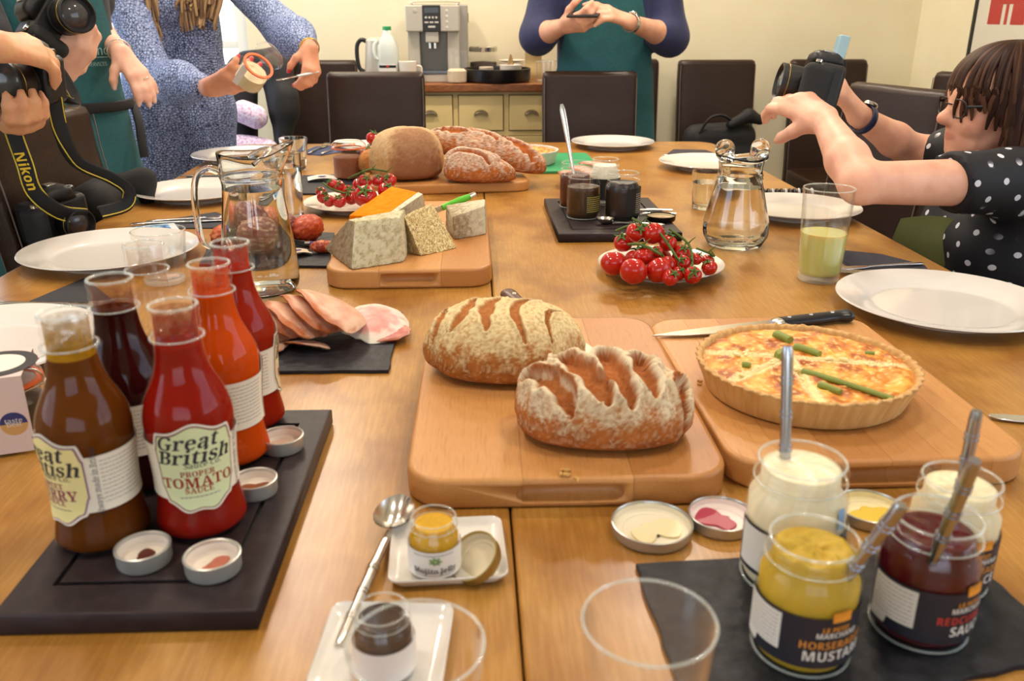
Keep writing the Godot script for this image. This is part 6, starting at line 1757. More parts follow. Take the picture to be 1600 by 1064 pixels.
func coffee_things() -> void:
	var y := 0.888
	var t := thing("coffee_machine", "silver grey coffee machine with a black button panel on the sideboard", "coffee machine", Vector3(-0.135, y, -4.03))
	var silver := M("machine_silver", "c4beae", 0.4, {"metallic": 0.3})
	var dark := M("machine_dark", "221f1e", 0.35)
	part("back_case", rbox(Vector3(0.26, 0.315, 0.2), 0.008, Vector3(0, 0.1575, -0.1)), M("machine_grey", "aaa69e", 0.45, {"metallic": 0.3}), t)
	part("head", rbox(Vector3(0.225, 0.105, 0.16), 0.006, Vector3(-0.018, 0.258, 0.05)), silver, t)
	part("foot", rbox(Vector3(0.225, 0.036, 0.16), 0.005, Vector3(-0.018, 0.018, 0.05)), silver, t)
	for s in [-1, 1]: part("column", rbox(Vector3(0.052, 0.175, 0.12), 0.004, Vector3(-0.018 + s * 0.084, 0.122, 0.02)), silver, t)
	part("recess", rbox(Vector3(0.12, 0.17, 0.02), 0.002, Vector3(-0.018, 0.12, 0.008)), M("recess_steel", "6e6a62", 0.35, {"metallic": 0.8}), t)
	var pn := part("control_panel", rbox(Vector3(0.076, 0.104, 0.006), 0.002, Vector3(-0.022, 0.258, 0.131)), dark, t)
	for k in 4: part("button", lathe(P([0, 0.003, 0.0045, 0.002, 0.005, 0, 0, 0]), 12), M("button_pale", "d0ccc2", 0.4), pn, Transform3D(Basis(Vector3.RIGHT, PI / 2), Vector3(-0.045 + k * 0.0145, 0.262, 0.1335)))
	for k in 3: part("button", rbox(Vector3(0.016, 0.006, 0.003), 0.001, Vector3(-0.043 + k * 0.021, 0.243, 0.1345)), M("button_pale"), pn)
	part("badge", rbox(Vector3(0.03, 0.008, 0.002), 0.001, Vector3(-0.022, 0.2255, 0.1345)), M("button_pale"), pn)
	part("display", rbox(Vector3(0.06, 0.022, 0.002), 0.0005, Vector3(-0.022, 0.29, 0.1345)), M("display_dark", "14181c", 0.1), pn)
	for k in 4: part("side_button", lathe(P([0, 0.003, 0.005, 0.002, 0.006, 0, 0, 0]), 14), M("button_pale"), t, Transform3D(Basis(Vector3.RIGHT, PI / 2), Vector3(0.042, 0.222 + k * 0.022, 0.1305)))
	part("power_button", lathe(P([0, 0.003, 0.008, 0.002, 0.009, 0, 0, 0]), 16), silver, t, Transform3D(Basis(Vector3.RIGHT, PI / 2), Vector3(-0.09, 0.288, 0.1305)))
	part("spout_block", rbox(Vector3(0.056, 0.045, 0.06), 0.004, Vector3(-0.022, 0.185, 0.09)), silver, t)
	for s in [-1, 1]: part("spout", tube([Vector3(-0.022 + s * 0.011, 0.17, 0.095), Vector3(-0.022 + s * 0.011, 0.138, 0.097)], 0.007, 12), M("cutlery_steel"), t)
	part("drip_tray", rbox(Vector3(0.16, 0.012, 0.1), 0.002, Vector3(-0.022, 0.041, 0.085)), M("tray_grille", "77808a", 0.3, {"metallic": 0.8}), t)
	part("top_rail", tube(curve([Vector3(-0.1, 0.312, 0.0), Vector3(-0.1, 0.325, 0.0), Vector3(0.08, 0.325, 0.0), Vector3(0.08, 0.312, 0.0)], 6), 0.004, 8), silver, t)
	part("vent", rbox(Vector3(0.003, 0.04, 0.06), 0.001, Vector3(0.131, 0.26, -0.08)), dark, t)
	# kettle
	t = thing("kettle", "brushed steel kettle with a black loop handle, left of the milk bottle", "kettle", Vector3(-0.405, y, -3.98), PI)
	part("base", lathe(P([0, 0, 0.052, 0, 0.054, 0.012, 0, 0.012])), dark, t)
	part("body", lathe(smooth_prof(P([0.05, 0.013, 0.05, 0.03, 0.046, 0.1, 0.041, 0.16, 0.038, 0.172, 0.02, 0.182, 0.0, 0.184])) as Array), M("machine_silver"), t)
	part("handle", tube(curve([Vector3(0.036, 0.165, 0), Vector3(0.058, 0.172, 0), Vector3(0.077, 0.15, 0), Vector3(0.08, 0.1, 0), Vector3(0.072, 0.055, 0), Vector3(0.05, 0.04, 0)], 5), 0.009, 12), dark, t)
	part("spout", tube([Vector3(-0.035, 0.13, 0), Vector3(-0.052, 0.155, 0), Vector3(-0.06, 0.165, 0)], [0.012, 0.01, 0.007], 10), M("machine_silver"), t)
	# milk bottle
	t = thing("milk_bottle", "tall plastic milk bottle with a green cap, a little milk left", "milk bottle", Vector3(-0.345, y, -3.9))
	var plastic := M("milk_plastic", "dfe4dc", 0.35, {"backlight_enabled": true, "backlight": Color(0.6, 0.62, 0.58)})
	var mr := []
	for q in [[0.0, 0.04, 0.036], [0.006, 0.045, 0.041], [0.1, 0.046, 0.042], [0.15, 0.044, 0.04], [0.185, 0.026, 0.024], [0.2, 0.017, 0.017], [0.212, 0.0165, 0.0165]]:
		mr.append([Vector3(0, q[0], 0), q[1], q[2]])
	part("body", loft(mr, 36, 0.6), plastic, t)
	part("cap", lathe(P([0, 0, 0.018, 0, 0.018, 0.014, 0.015, 0.016, 0, 0.016])), M("cap_green", "2c9a5c", 0.4), t, at(0, 0.212, 0))
	part("handle", tube(curve([Vector3(-0.038, 0.17, 0.02), Vector3(-0.054, 0.15, 0.025), Vector3(-0.052, 0.11, 0.03), Vector3(-0.04, 0.095, 0.03)], 5), 0.008, 10), plastic, t)
	part("label", rbox(Vector3(0.07, 0.05, 0.002), 0.0005, Vector3(0, 0.05, 0.0425)), M("milk_label", "e9e6da", 0.6), t)
	part("label_band", rbox(Vector3(0.07, 0.011, 0.001), 0.0003, Vector3(0, 0.069, 0.0438)), M("machine_dark"), t)
	part("label_dot", lathe(P([0, 0.002, 0.006, 0.0015, 0.0065, 0, 0, 0]), 16), M("dot_red", "b03a2e", 0.5), t, Transform3D(Basis(Vector3.RIGHT, PI / 2), Vector3(0, 0.069, 0.044)))
	# mug, jars, tray and crockery
	t = thing("mug", "white mug standing before the coffee machine", "mug", Vector3(-0.262, y, -3.875))
	part("cup", lathe(P([0, 0.002, 0.028, 0, 0.031, 0.003, 0.037, 0.06, 0.0385, 0.088, 0.037, 0.09, 0.0355, 0.088, 0.034, 0.06, 0.028, 0.006, 0, 0.005])), M("mug_white", "e6dccb", 0.2), t)
	part("handle", tube(curve([Vector3(0.036, 0.07, 0), Vector3(0.055, 0.066, 0), Vector3(0.056, 0.04, 0), Vector3(0.034, 0.026, 0)], 5), 0.005, 10), M("mug_white"), t)
	t = thing("storage_jar", "open glass jar of brown sugar lumps before the coffee machine", "jar", Vector3(-0.055, y, -3.875))
	part("glass", lathe(P([0, 0.002, 0.04, 0, 0.043, 0.004, 0.043, 0.105, 0.038, 0.115, 0.04, 0.118, 0.04, 0.13, 0.037, 0.131, 0.037, 0.115]), 40, 1.2), pane("jar_glass"), t)
	part("sugar", lathe(P([0, 0.004, 0.038, 0.004, 0.041, 0.01, 0.041, 0.05, 0.03, 0.058, 0.012, 0.052, 0, 0.056])), TRI("sugar", ntex("sugar_tone", 0.06, [0.0, "8a6a4c", 0.5, "d8c4a4", 1.0, "efe6d4"]), Vector3.ONE * 12, 0.8), t)
	t = thing("storage_jar", "lidded canister with a steel top behind the round black tray", "jar", Vector3(0.062, y, -4.165))
	part("glass", lathe(P([0, 0.002, 0.06, 0, 0.063, 0.004, 0.063, 0.115, 0, 0.116]), 40, 1.2), pane("jar_glass"), t)
	part("lid", lathe(P([0, 0.116, 0.064, 0.116, 0.0645, 0.135, 0.06, 0.139, 0, 0.14])), M("cutlery_steel"), t)
	part("contents", lathe(P([0, 0.004, 0.06, 0.004, 0.06, 0.07, 0, 0.075])), M("coffee_beans", "5a4a42", 0.7), t)
	t = thing("serving_tray", "round black lacquered tray on the sideboard", "tray", Vector3(0.118, y, -3.95))
	part("dish", lathe(P([0, 0.002, 0.12, 0, 0.138, 0.002, 0.144, 0.01, 0.146, 0.055, 0.142, 0.057, 0.14, 0.053, 0.138, 0.012, 0.13, 0.007, 0, 0.006]), 64), M("lacquer", "1a1616", 0.3), t)
	t = thing("coaster", "pale round coaster in the black tray", "coaster", Vector3(0.07, y + 0.0065, -3.9))
	part("disc", lathe(P([0, 0, 0.03, 0, 0.031, 0.055, 0.029, 0.058, 0, 0.058])), M("coaster_pale", "b8a894", 0.5), t)
	t = thing("bowl", "small white bowl of stirrers in the black tray", "bowl", Vector3(0.175, y + 0.0065, -3.9))
	part("bowl", lathe(P([0, 0.001, 0.03, 0, 0.045, 0.03, 0.048, 0.066, 0.046, 0.068, 0.043, 0.035, 0.028, 0.006, 0, 0.006])), M("mug_white"), t)
	for k in 7:
		solo("stirrer", rbox(Vector3(0.006, 0.1, 0.0015), 0.0006), M("stirrer_wood", "c9a878", 0.7), "thin wooden stirrer in the small white bowl, %s of the fan" % ["leftmost", "second from the left", "third from the left", "middle", "third from the right", "second from the right", "rightmost"][k], "stirrer", Transform3D(Basis(Vector3(0, 0, 1), (k - 3) * 0.1) * Basis(Vector3.UP, k * 0.5), Vector3(0.175 + (k - 3) * 0.005, y + 0.066, -3.9 + (k % 3 - 1) * 0.006)), "stirrers in the bowl")
	for k in 7:
		solo("saucer", lathe(P([0, 0.001, 0.035, 0, 0.06, 0.006, 0.063, 0.008, 0.06, 0.0095, 0.036, 0.004, 0, 0.004])), M("mug_white"), "white saucer, %s in the stack behind the black tray" % ["lowest", "second from the bottom", "third from the bottom", "fourth from the bottom", "third from the top", "second from the top", "topmost"][k], "saucer", at(0.192, y + k * 0.0118, -4.165), "stack of white saucers")
	solo("paper_bag", surf(10, 12, func(u, v): return Vector3((u - 0.5) * 0.075, v * 0.125, 0.012 * sin(u * PI) * (1.0 - 0.4 * v) + 0.004 * sin(v * 8.0)), null, false), M("bag_paper", "cdb27a", 0.8), "small tan paper packet standing behind the bowl of stirrers", "packet", at(0.285, y, -4.09, -0.2))
	for k in 2: tumbler("small tumbler at the right end of the sideboard, %s" % ["nearer the tray", "behind it"][k], 0.318 + 0.03 * k, -3.93 - 0.085 * k, 0.03, 0.034, 0.085, 0.0, "", y)

func bags_and_poster() -> void:
	var t := thing("poster", "white poster with red blocks in a black frame on the right wall", "poster", Vector3(X1 - 0.012, 1.5, -3.1), -PI / 2)
	part("board", rbox(Vector3(1.36, 1.2, 0.012), 0.001), M("poster_paper", "d6d2c4", 0.6), t)
	for s in [-1, 1]:
		part("frame", rbox(Vector3(0.022, 1.24, 0.024), 0.003, Vector3(s * 0.69, 0, 0.0)), M("frame_black", "161614", 0.4), t)
		part("frame", rbox(Vector3(1.4, 0.022, 0.024), 0.003, Vector3(0, s * 0.61, 0.0)), M("frame_black"), t)
	var red := M("poster_red", "b23a34", 0.6)
	# a red block whose lower edge is cut by two slits; local x runs towards the camera
	for b in [[-0.59, -0.5, -0.375, 0.075], [-0.475, -0.455, -0.375, 0.075], [-0.43, -0.34, -0.375, 0.075], [-0.59, -0.34, -0.2995, 0.3]]:
		part("red_print", rbox(Vector3(b[1] - b[0], b[3], 0.001), 0.0002, Vector3((b[0] + b[1]) / 2, b[2] + b[3] / 2, 0.0067)), red, t)
	# black shoulder bag on the chair by the back wall
	var black := TRI("black_nylon", ntex("nylon", 0.08, [0.0, "0e0e10", 1.0, "1c1c20"]), Vector3.ONE * 8, 0.7)
	t = thing("shoulder_bag", "black shoulder bag with a padded strap on the chair by the back wall", "bag", Vector3(1.09, 0.483, -3.86))
	part("body", field([[Vector3(-0.1, 0.08, 0), 0.075, Vector3(0.11, 0.08, 0), 0.075], [Vector3(-0.1, 0.17, 0), 0.06, Vector3(0.1, 0.18, 0), 0.06]], 0.012, 60, [[Vector3.DOWN, Vector3(0, 0.005, 0)]]), black, t)
	part("strap", tube(curve([Vector3(-0.1, 0.2, 0.05), Vector3(-0.06, 0.262, 0.06), Vector3(0.0, 0.27, 0.06), Vector3(0.06, 0.225, 0.06)], 6), 0.012, 8, Vector2(1, 0.5)), black, t)
	part("shoulder_pad", field([[Vector3(0.03, 0.235, 0.06), 0.02, Vector3(0.11, 0.27, 0.05), 0.026], [Vector3(0.11, 0.27, 0.05), 0.026, Vector3(0.16, 0.25, 0.05), 0.02]], 0.008, 120), black, t)
	# dark green handbag on the corner chair
	t = thing("handbag", "dark green handbag with tall loop handles on the corner chair", "handbag", Vector3(1.49, 0.483, -2.86), 0.5)
	var green := M("green_leather", "1e3226", 0.4)
	part("body", field([[Vector3(-0.11, 0.1, 0), 0.07, Vector3(0.11, 0.1, 0), 0.07], [Vector3(-0.1, 0.22, 0), 0.055, Vector3(0.1, 0.22, 0), 0.055]], 0.012, 60, [[Vector3.DOWN, Vector3(0, 0.005, 0)]]), green, t)
	for s in [-1, 1]: part("handle", tube(curve([Vector3(-0.07, 0.25, s * 0.05), Vector3(-0.06, 0.36, s * 0.045), Vector3(-0.03, 0.4, s * 0.04), Vector3(0.02, 0.36, s * 0.045), Vector3(0.06, 0.25, s * 0.05)], 6), 0.009, 8), green, t)
	part("buckle", tube(curve([Vector3(0.03, 0.25, 0.06), Vector3(0.05, 0.265, 0.062), Vector3(0.07, 0.25, 0.06), Vector3(0.05, 0.235, 0.062)], 4), 0.003, 6, Vector2.ONE, Vector3.BACK, true), M("brass", "a8904a", 0.3, {"metallic": 1.0}), t)
	# black jacket and the pink bag over the chair at the back left
	t = thing("jacket", "black jacket hanging from the chair behind the woman in blue, toggles dangling", "jacket", Vector3(-0.84, 0.55, -3.72))
	part("cloth", field([[Vector3(-0.1, 0.42, -0.18), 0.05, Vector3(0.06, 0.43, -0.16), 0.055], [Vector3(0.06, 0.4, 0.0), 0.06, Vector3(0.09, 0.25, 0.06), 0.055], [Vector3(0.09, 0.3, 0.06), 0.05, Vector3(0.08, 0.12, 0.1), 0.035], [Vector3(-0.08, 0.4, 0.0), 0.06, Vector3(-0.1, 0.06, 0.08), 0.07], [Vector3(0.06, 0.43, -0.16), 0.05, Vector3(0.06, 0.4, 0.02), 0.05]], 0.012, 60), black, t)
	part("cord", tube(curve([Vector3(0.09, 0.16, 0.13), Vector3(0.1, 0.11, 0.15), Vector3(0.098, 0.075, 0.15)], 4), 0.007, 6), black, t)
	for s in [-1, 1]: part("toggle", tube([Vector3(0.097 + s * 0.011, 0.085, 0.15), Vector3(0.1 + s * 0.014, 0.045, 0.15)], [0.007, 0.008], 8), M("toggle_grey", "6a6a68", 0.4), t)
	t = thing("tote_bag", "white bag with pink flower print hanging at the back left chair", "bag", Vector3(-0.87, 0.482, -3.6))
	part("cloth", field([[Vector3(-0.06, 0.17, 0), 0.06, Vector3(0.05, 0.15, 0), 0.06], [Vector3(-0.03, 0.32, 0), 0.045, Vector3(0.02, 0.3, 0), 0.045], [Vector3(-0.05, 0.08, 0), 0.06, Vector3(0.06, 0.08, 0), 0.055]], 0.012, 50, [[Vector3.DOWN, Vector3(0, 0.015, 0)]]), TRI("flower_print", ntex("flowers", 0.03, [0.0, "f2e9f2", 0.5, "efe2f0", 0.62, "e3b6dc", 0.72, "d077b0", 0.85, "b8b4e0", 1.0, "8f98d8"], {"seed": 77, "oct": 3}), Vector3.ONE * 5, 0.7), t)
	# things lying on the table edge
	t = thing("phone", "white phone with a blue picture on its screen by the left napkin", "phone", Vector3(-0.672, TOP, -1.765), 0.45)
	part("case", rbox(Vector3(0.142, 0.008, 0.07), 0.0035, Vector3(0, 0.004, 0)), M("phone_white", "e8e8e8", 0.2), t)
	part("screen", rbox(Vector3(0.112, 0.001, 0.062), 0.0004, Vector3(0, 0.0083, 0)), TRI("phone_screen", ntex("phone_picture", 0.02, [0.0, "1c2c4a", 0.4, "2f6aa8", 0.6, "7ab8e0", 1.0, "dfeaf2"], {"seed": 91}), Vector3(6, 6, 6), 0.1), t)
	t = thing("coiled_cord", "black and white coiled cord lying behind the lemonade plate", "cord", Vector3(0.742, TOP, -2.035))
	for k in 13:
		var x := -0.065 + k * 0.0105
		part("coil", tube(curve([Vector3(x, 0.002, 0.014), Vector3(x + 0.003, 0.018, 0.016), Vector3(x + 0.006, 0.026, 0.0), Vector3(x + 0.008, 0.014, -0.016), Vector3(x + 0.009, 0.002, -0.012)], 4), 0.0032, 6), M("coil_black" if k % 3 else "coil_white", "17171a" if k % 3 else "b4b4b8", 0.5), t)

func V(x: float, y: float, z: float) -> Vector3:
	return Vector3(x, y, z)

# bones of one hand: fingers run along f, the back of the hand faces b, side +1 puts the thumb on f x b's right; curl per finger (thumb last)
func hand_bones(w: Vector3, f: Vector3, b: Vector3, side: float, curl: Array, s := 1.0, spread := 1.0) -> Array:
	f = f.normalized()
	b = (b - f * b.dot(f)).normalized()
	var x := f.cross(b) * side
	var o := []
	var put := func(p: Vector3) -> Vector3: return w + (x * p.x + f * p.y + b * p.z) * s
	var kn := [Vector3(0.027, 0.088, 0.0), Vector3(0.008, 0.093, 0.003), Vector3(-0.011, 0.088, 0.001), Vector3(-0.029, 0.079, -0.003)]
	var len := [[0.042, 0.026, 0.02], [0.046, 0.029, 0.021], [0.043, 0.027, 0.02], [0.034, 0.021, 0.018]]
	for k in 4:
		o.append([put.call(Vector3(kn[k].x * 0.55, 0.01, 0)), 0.0155 * s, put.call(kn[k]), 0.0112 * s])
		var p: Vector3 = kn[k]
		var an := 0.0
		var sp: float = [0.13, 0.03, -0.06, -0.17][k] * spread
		for j in 3:
			an += curl[k] * [0.85, 1.05, 0.75][j]
			var d := Vector3(sin(sp) * cos(an), cos(sp) * cos(an), -sin(an))
			var q: Vector3 = p + d * len[k][j]
			var r0: float = [0.0098, 0.0088, 0.0078][j] - (0.0012 if k == 3 else 0.0)
			o.append([put.call(p), r0 * s, put.call(q), (r0 - 0.001) * s])
			p = q
	var tp := Vector3(0.02, 0.022, -0.006)
	o.append([put.call(Vector3(0.006, 0.006, 0)), 0.016 * s, put.call(tp), 0.0148 * s])
	var td := Vector3(0.72, 0.62, -0.3 - 0.5 * curl[4]).normalized()
	for j in 3:
		var q: Vector3 = tp + td * [0.036, 0.03, 0.024][j]
		o.append([put.call(tp), [0.0145, 0.0112, 0.0098][j] * s, put.call(q), [0.0115, 0.0098, 0.008][j] * s])
		tp = q
		td = (td + Vector3(-0.35, 0.25, -0.35) * (0.5 + curl[4])).normalized()
	return o

func arm_bones(sh: Vector3, el: Vector3, wr: Vector3, k := 1.0) -> Array:
	return [[sh, 0.048 * k, el, 0.039 * k], [el, 0.041 * k, el.lerp(wr, 0.35), 0.042 * k], [el.lerp(wr, 0.35), 0.042 * k, wr, 0.0265 * k]]

func skin() -> StandardMaterial3D:
	return VC("skin", 0.5, {"subsurf_scatter_enabled": true, "subsurf_scatter_strength": 0.12})

# skin colour with painted nails at given places
func skin_tone(hex: String, nails := [], nail_hex := "d8a090") -> Callable:
	var c := lin(hex)
	var red := lin("b8604a")
	return func(p: Vector3) -> Color:
		var n := nz.get_noise_3d(p.x * 22, p.y * 22, p.z * 22)
		var o := c.lerp(red, clampf(0.1 + n * 0.35, 0.0, 0.3))
		for q in nails:
			if p.distance_to(q[0]) < q[1]: o = lin(nail_hex)
		return o

# places of the fingertips in a list from hand_bones
func nail_spots(hb: Array, b: Vector3) -> Array:
	var o := []
	for k in [3, 7, 11, 15, 19]: o.append([(hb[k][2] as Vector3) + b.normalized() * hb[k][3] * 0.75, 0.0085])
	return o

# a head whose face looks along f; l is its left
func head_bones(c: Vector3, f: Vector3, u: Vector3, s := 1.0) -> Array:
	var l := u.cross(f).normalized()
	var q := func(x: float, y: float, z: float) -> Vector3: return c + (f * x + u * y + l * z) * s
	var o := []
	for b in [[-0.035, 0.03, 0, 0.083, 0.012, 0.034, 0, 0.08], [0.03, -0.01, 0, 0.064, 0.05, -0.062, 0, 0.042], [-0.02, -0.02, 0.04, 0.035, 0.042, -0.072, 0.016, 0.026], [-0.02, -0.02, -0.04, 0.035, 0.042, -0.072, -0.016, 0.026],
		[0.056, -0.026, 0.03, 0.029, 0.05, -0.02, 0.034, 0.028], [0.056, -0.026, -0.03, 0.029, 0.05, -0.02, -0.034, 0.028], [0.084, 0.014, 0, 0.006, 0.106, -0.016, 0, 0.0068], [0.106, -0.018, 0, 0.0072, 0.091, -0.026, 0.009, 0.0052], [0.106, -0.018, 0, 0.0072, 0.091, -0.026, -0.009, 0.0052],
		[0.083, -0.046, -0.012, 0.0055, 0.083, -0.046, 0.012, 0.0055], [0.081, -0.0565, -0.011, 0.006, 0.081, -0.0565, 0.011, 0.006], [0.074, -0.084, -0.008, 0.0155, 0.074, -0.084, 0.008, 0.0155], [0.076, 0.03, 0.014, 0.016, 0.062, 0.03, 0.045, 0.017], [0.076, 0.03, -0.014, 0.016, 0.062, 0.03, -0.045, 0.017],
		[-0.012, -0.012, 0.074, 0.012, -0.022, 0.014, 0.078, 0.014], [-0.012, -0.012, -0.074, 0.012, -0.022, 0.014, -0.078, 0.014], [-0.03, -0.05, 0, 0.052, -0.06, -0.16, 0, 0.056]]:
		o.append([q.call(b[0], b[1], b[2]), b[3] * s, q.call(b[4], b[5], b[6]), b[7] * s])
	return o

func eyes(parent: Node3D, c: Vector3, f: Vector3, u: Vector3) -> void:
	var l := u.cross(f).normalized()
	for s in [-1, 1]:
		var e: Vector3 = c + f * 0.07 + u * 0.006 + l * 0.031 * s
		var g := Mb.new()
		var m := surf(20, 14, func(a, b): return Vector3(cos(a * TAU) * sin(b * PI), cos(b * PI), sin(a * TAU) * sin(b * PI)) * 0.0115, func(_a, b, _p): return lin("17100c") if b < 0.13 else (lin("4a3a2c") if b < 0.25 else lin("d8cfc4")))
		part("eye", m, VC("eyeball", 0.15), parent, Transform3D(Basis(Quaternion(Vector3.UP, f)), e))

# locks of hair: from the crown over the skull, then falling to a given height
func hair_mesh(c: Vector3, f: Vector3, u: Vector3, s: float, n: int, ends: Callable, tones: Array, thick := 0.011) -> ArrayMesh:
	var l := u.cross(f).normalized()
	var g := Mb.new()
	add_field(g, [[c + (f * -0.04 + u * 0.03) * s, 0.09 * s, c + (f * 0.0 + u * 0.036) * s, 0.084 * s]], 0.008, 80, [[f, c + f * 0.052 * s]], func(p): return lin(tones[0]).lerp(lin(tones[1]), clampf(0.5 + nz.get_noise_3d(p.x * 60, p.y * 12, p.z * 60), 0, 1)))
	for k in n:
		var an := TAU * k / n + rng.randf_range(-0.05, 0.05)
		var d := f * cos(an) + l * sin(an)
		var e: Array = ends.call(cos(an), sin(an))  # [drop below the centre, outward lean, radius share]
		var o := c + (f * -0.02 + u * 0.04) * s
		var pts := []
		for j in 6:
			var ph := j / 5.0 * 1.45
			pts.append(o + (d * sin(ph) * (0.094 + 0.012 * absf(cos(an))) * e[2] + u * cos(ph) * 0.087) * s)
		var last: Vector3 = pts[-1]
		var drop: float = e[0]
		for j in 4:
			var q := (j + 1) / 4.0
			pts.append(Vector3(last.x, lerpf(last.y, c.y - drop, q), last.z) + d * e[1] * q * (1.0 + 0.3 * sin(k * 2.3 + q * 3.0)) + d.rotated(u, PI / 2) * 0.004 * sin(k * 1.7 + q * 5.0))
		var col := lin(tones[0]).lerp(lin(tones[1]), rng.randf())
		if rng.randf() < 0.3: col = lin(tones[2])
		var rr := []
		var path := curve(pts, 3)
		for j in path.size(): rr.append(thick * s * (0.75 + 0.3 * sin(j * 0.35)) * (1.0 - 0.75 * pow(j / float(path.size()), 3.0)))
		add_tube(g, path, rr, 6, Vector2(1, 0.55), d, false, col)
	return g.done(false)

# an apron laid round the front of a body: heights, half angle, body radii by height
func apron_mesh(c: Vector3, f: Vector3, rows: Array) -> ArrayMesh:
	var l := Vector3.UP.cross(f).normalized()
	var g := Mb.new()
	for lay in 2:
		add_surf(g, 40, (rows.size() - 1) * 4, func(u, v):
			var q: float = v * (rows.size() - 1)
			var a: Array = rows[mini(int(q), rows.size() - 1)]
			var b: Array = rows[mini(int(q) + 1, rows.size() - 1)]
			var s := q - floorf(q)
			var y := lerpf(a[0], b[0], s)
			var half := lerpf(a[1], b[1], s)
			var an: float = (u - 0.5) * 2.0 * half
			var fold := 0.008 * sin(u * 19.0 + y * 3.0) * smoothstep(1.0, 0.6, y) + 0.003 * nz.get_noise_2d(u * 4, y * 9)
			var rx := lerpf(a[2], b[2], s) + fold - 0.004 * lay
			var rz := lerpf(a[3], b[3], s) + fold - 0.004 * lay
			var cc := c + Vector3(a[4] if a.size() > 4 else 0.0, 0, 0)
			return Vector3(cc.x, y, cc.z) + l * sin(an) * rx + f * cos(an) * rz)
	for k in range(g.i.size() / 2, g.i.size(), 3):
		var x := g.i[k + 1]; g.i[k + 1] = g.i[k + 2]; g.i[k + 2] = x
	return g.done(false)

func cloth(key: String, dark: String, light: String, rough := 0.8) -> StandardMaterial3D:
	return TRI(key, ntex(key + "_weave", 0.03, [0.0, dark, 1.0, light], {"oct": 5, "seed": key.length()}), Vector3.ONE * 4, rough, {"rim_enabled": true, "rim": 0.2})

func legs_mesh(hip: Vector3, l: Vector3, hem: float) -> ArrayMesh:
	var b := []
	for s in [-1, 1]:
		var h: Vector3 = hip + l * 0.085 * s
		b.append([h, 0.085, Vector3(h.x, 0.5, h.z) + l * 0.01 * s, 0.062])
		b.append([Vector3(h.x, 0.5, h.z) + l * 0.01 * s, 0.062, Vector3(h.x, hem, h.z), 0.05])
	return field(b, 0.018, 60, [[Vector3.DOWN, Vector3(0, hem, 0)]])

func shoes(parent: Node3D, hip: Vector3, f: Vector3) -> void:
	var l := Vector3.UP.cross(f).normalized()
	for s in [-1, 1]:
		var h: Vector3 = Vector3(hip.x, 0.045, hip.z) + l * 0.085 * s
		part("shoe", field([[h - f * 0.05, 0.042, h + f * 0.12 - Vector3(0, 0.008, 0), 0.034], [h, 0.04, h + Vector3(0, 0.06, 0), 0.042]], 0.012, 90, [[Vector3.DOWN, Vector3(0, 0.002, 0)]]), M("shoe_leather", "231d1b", 0.45), parent)

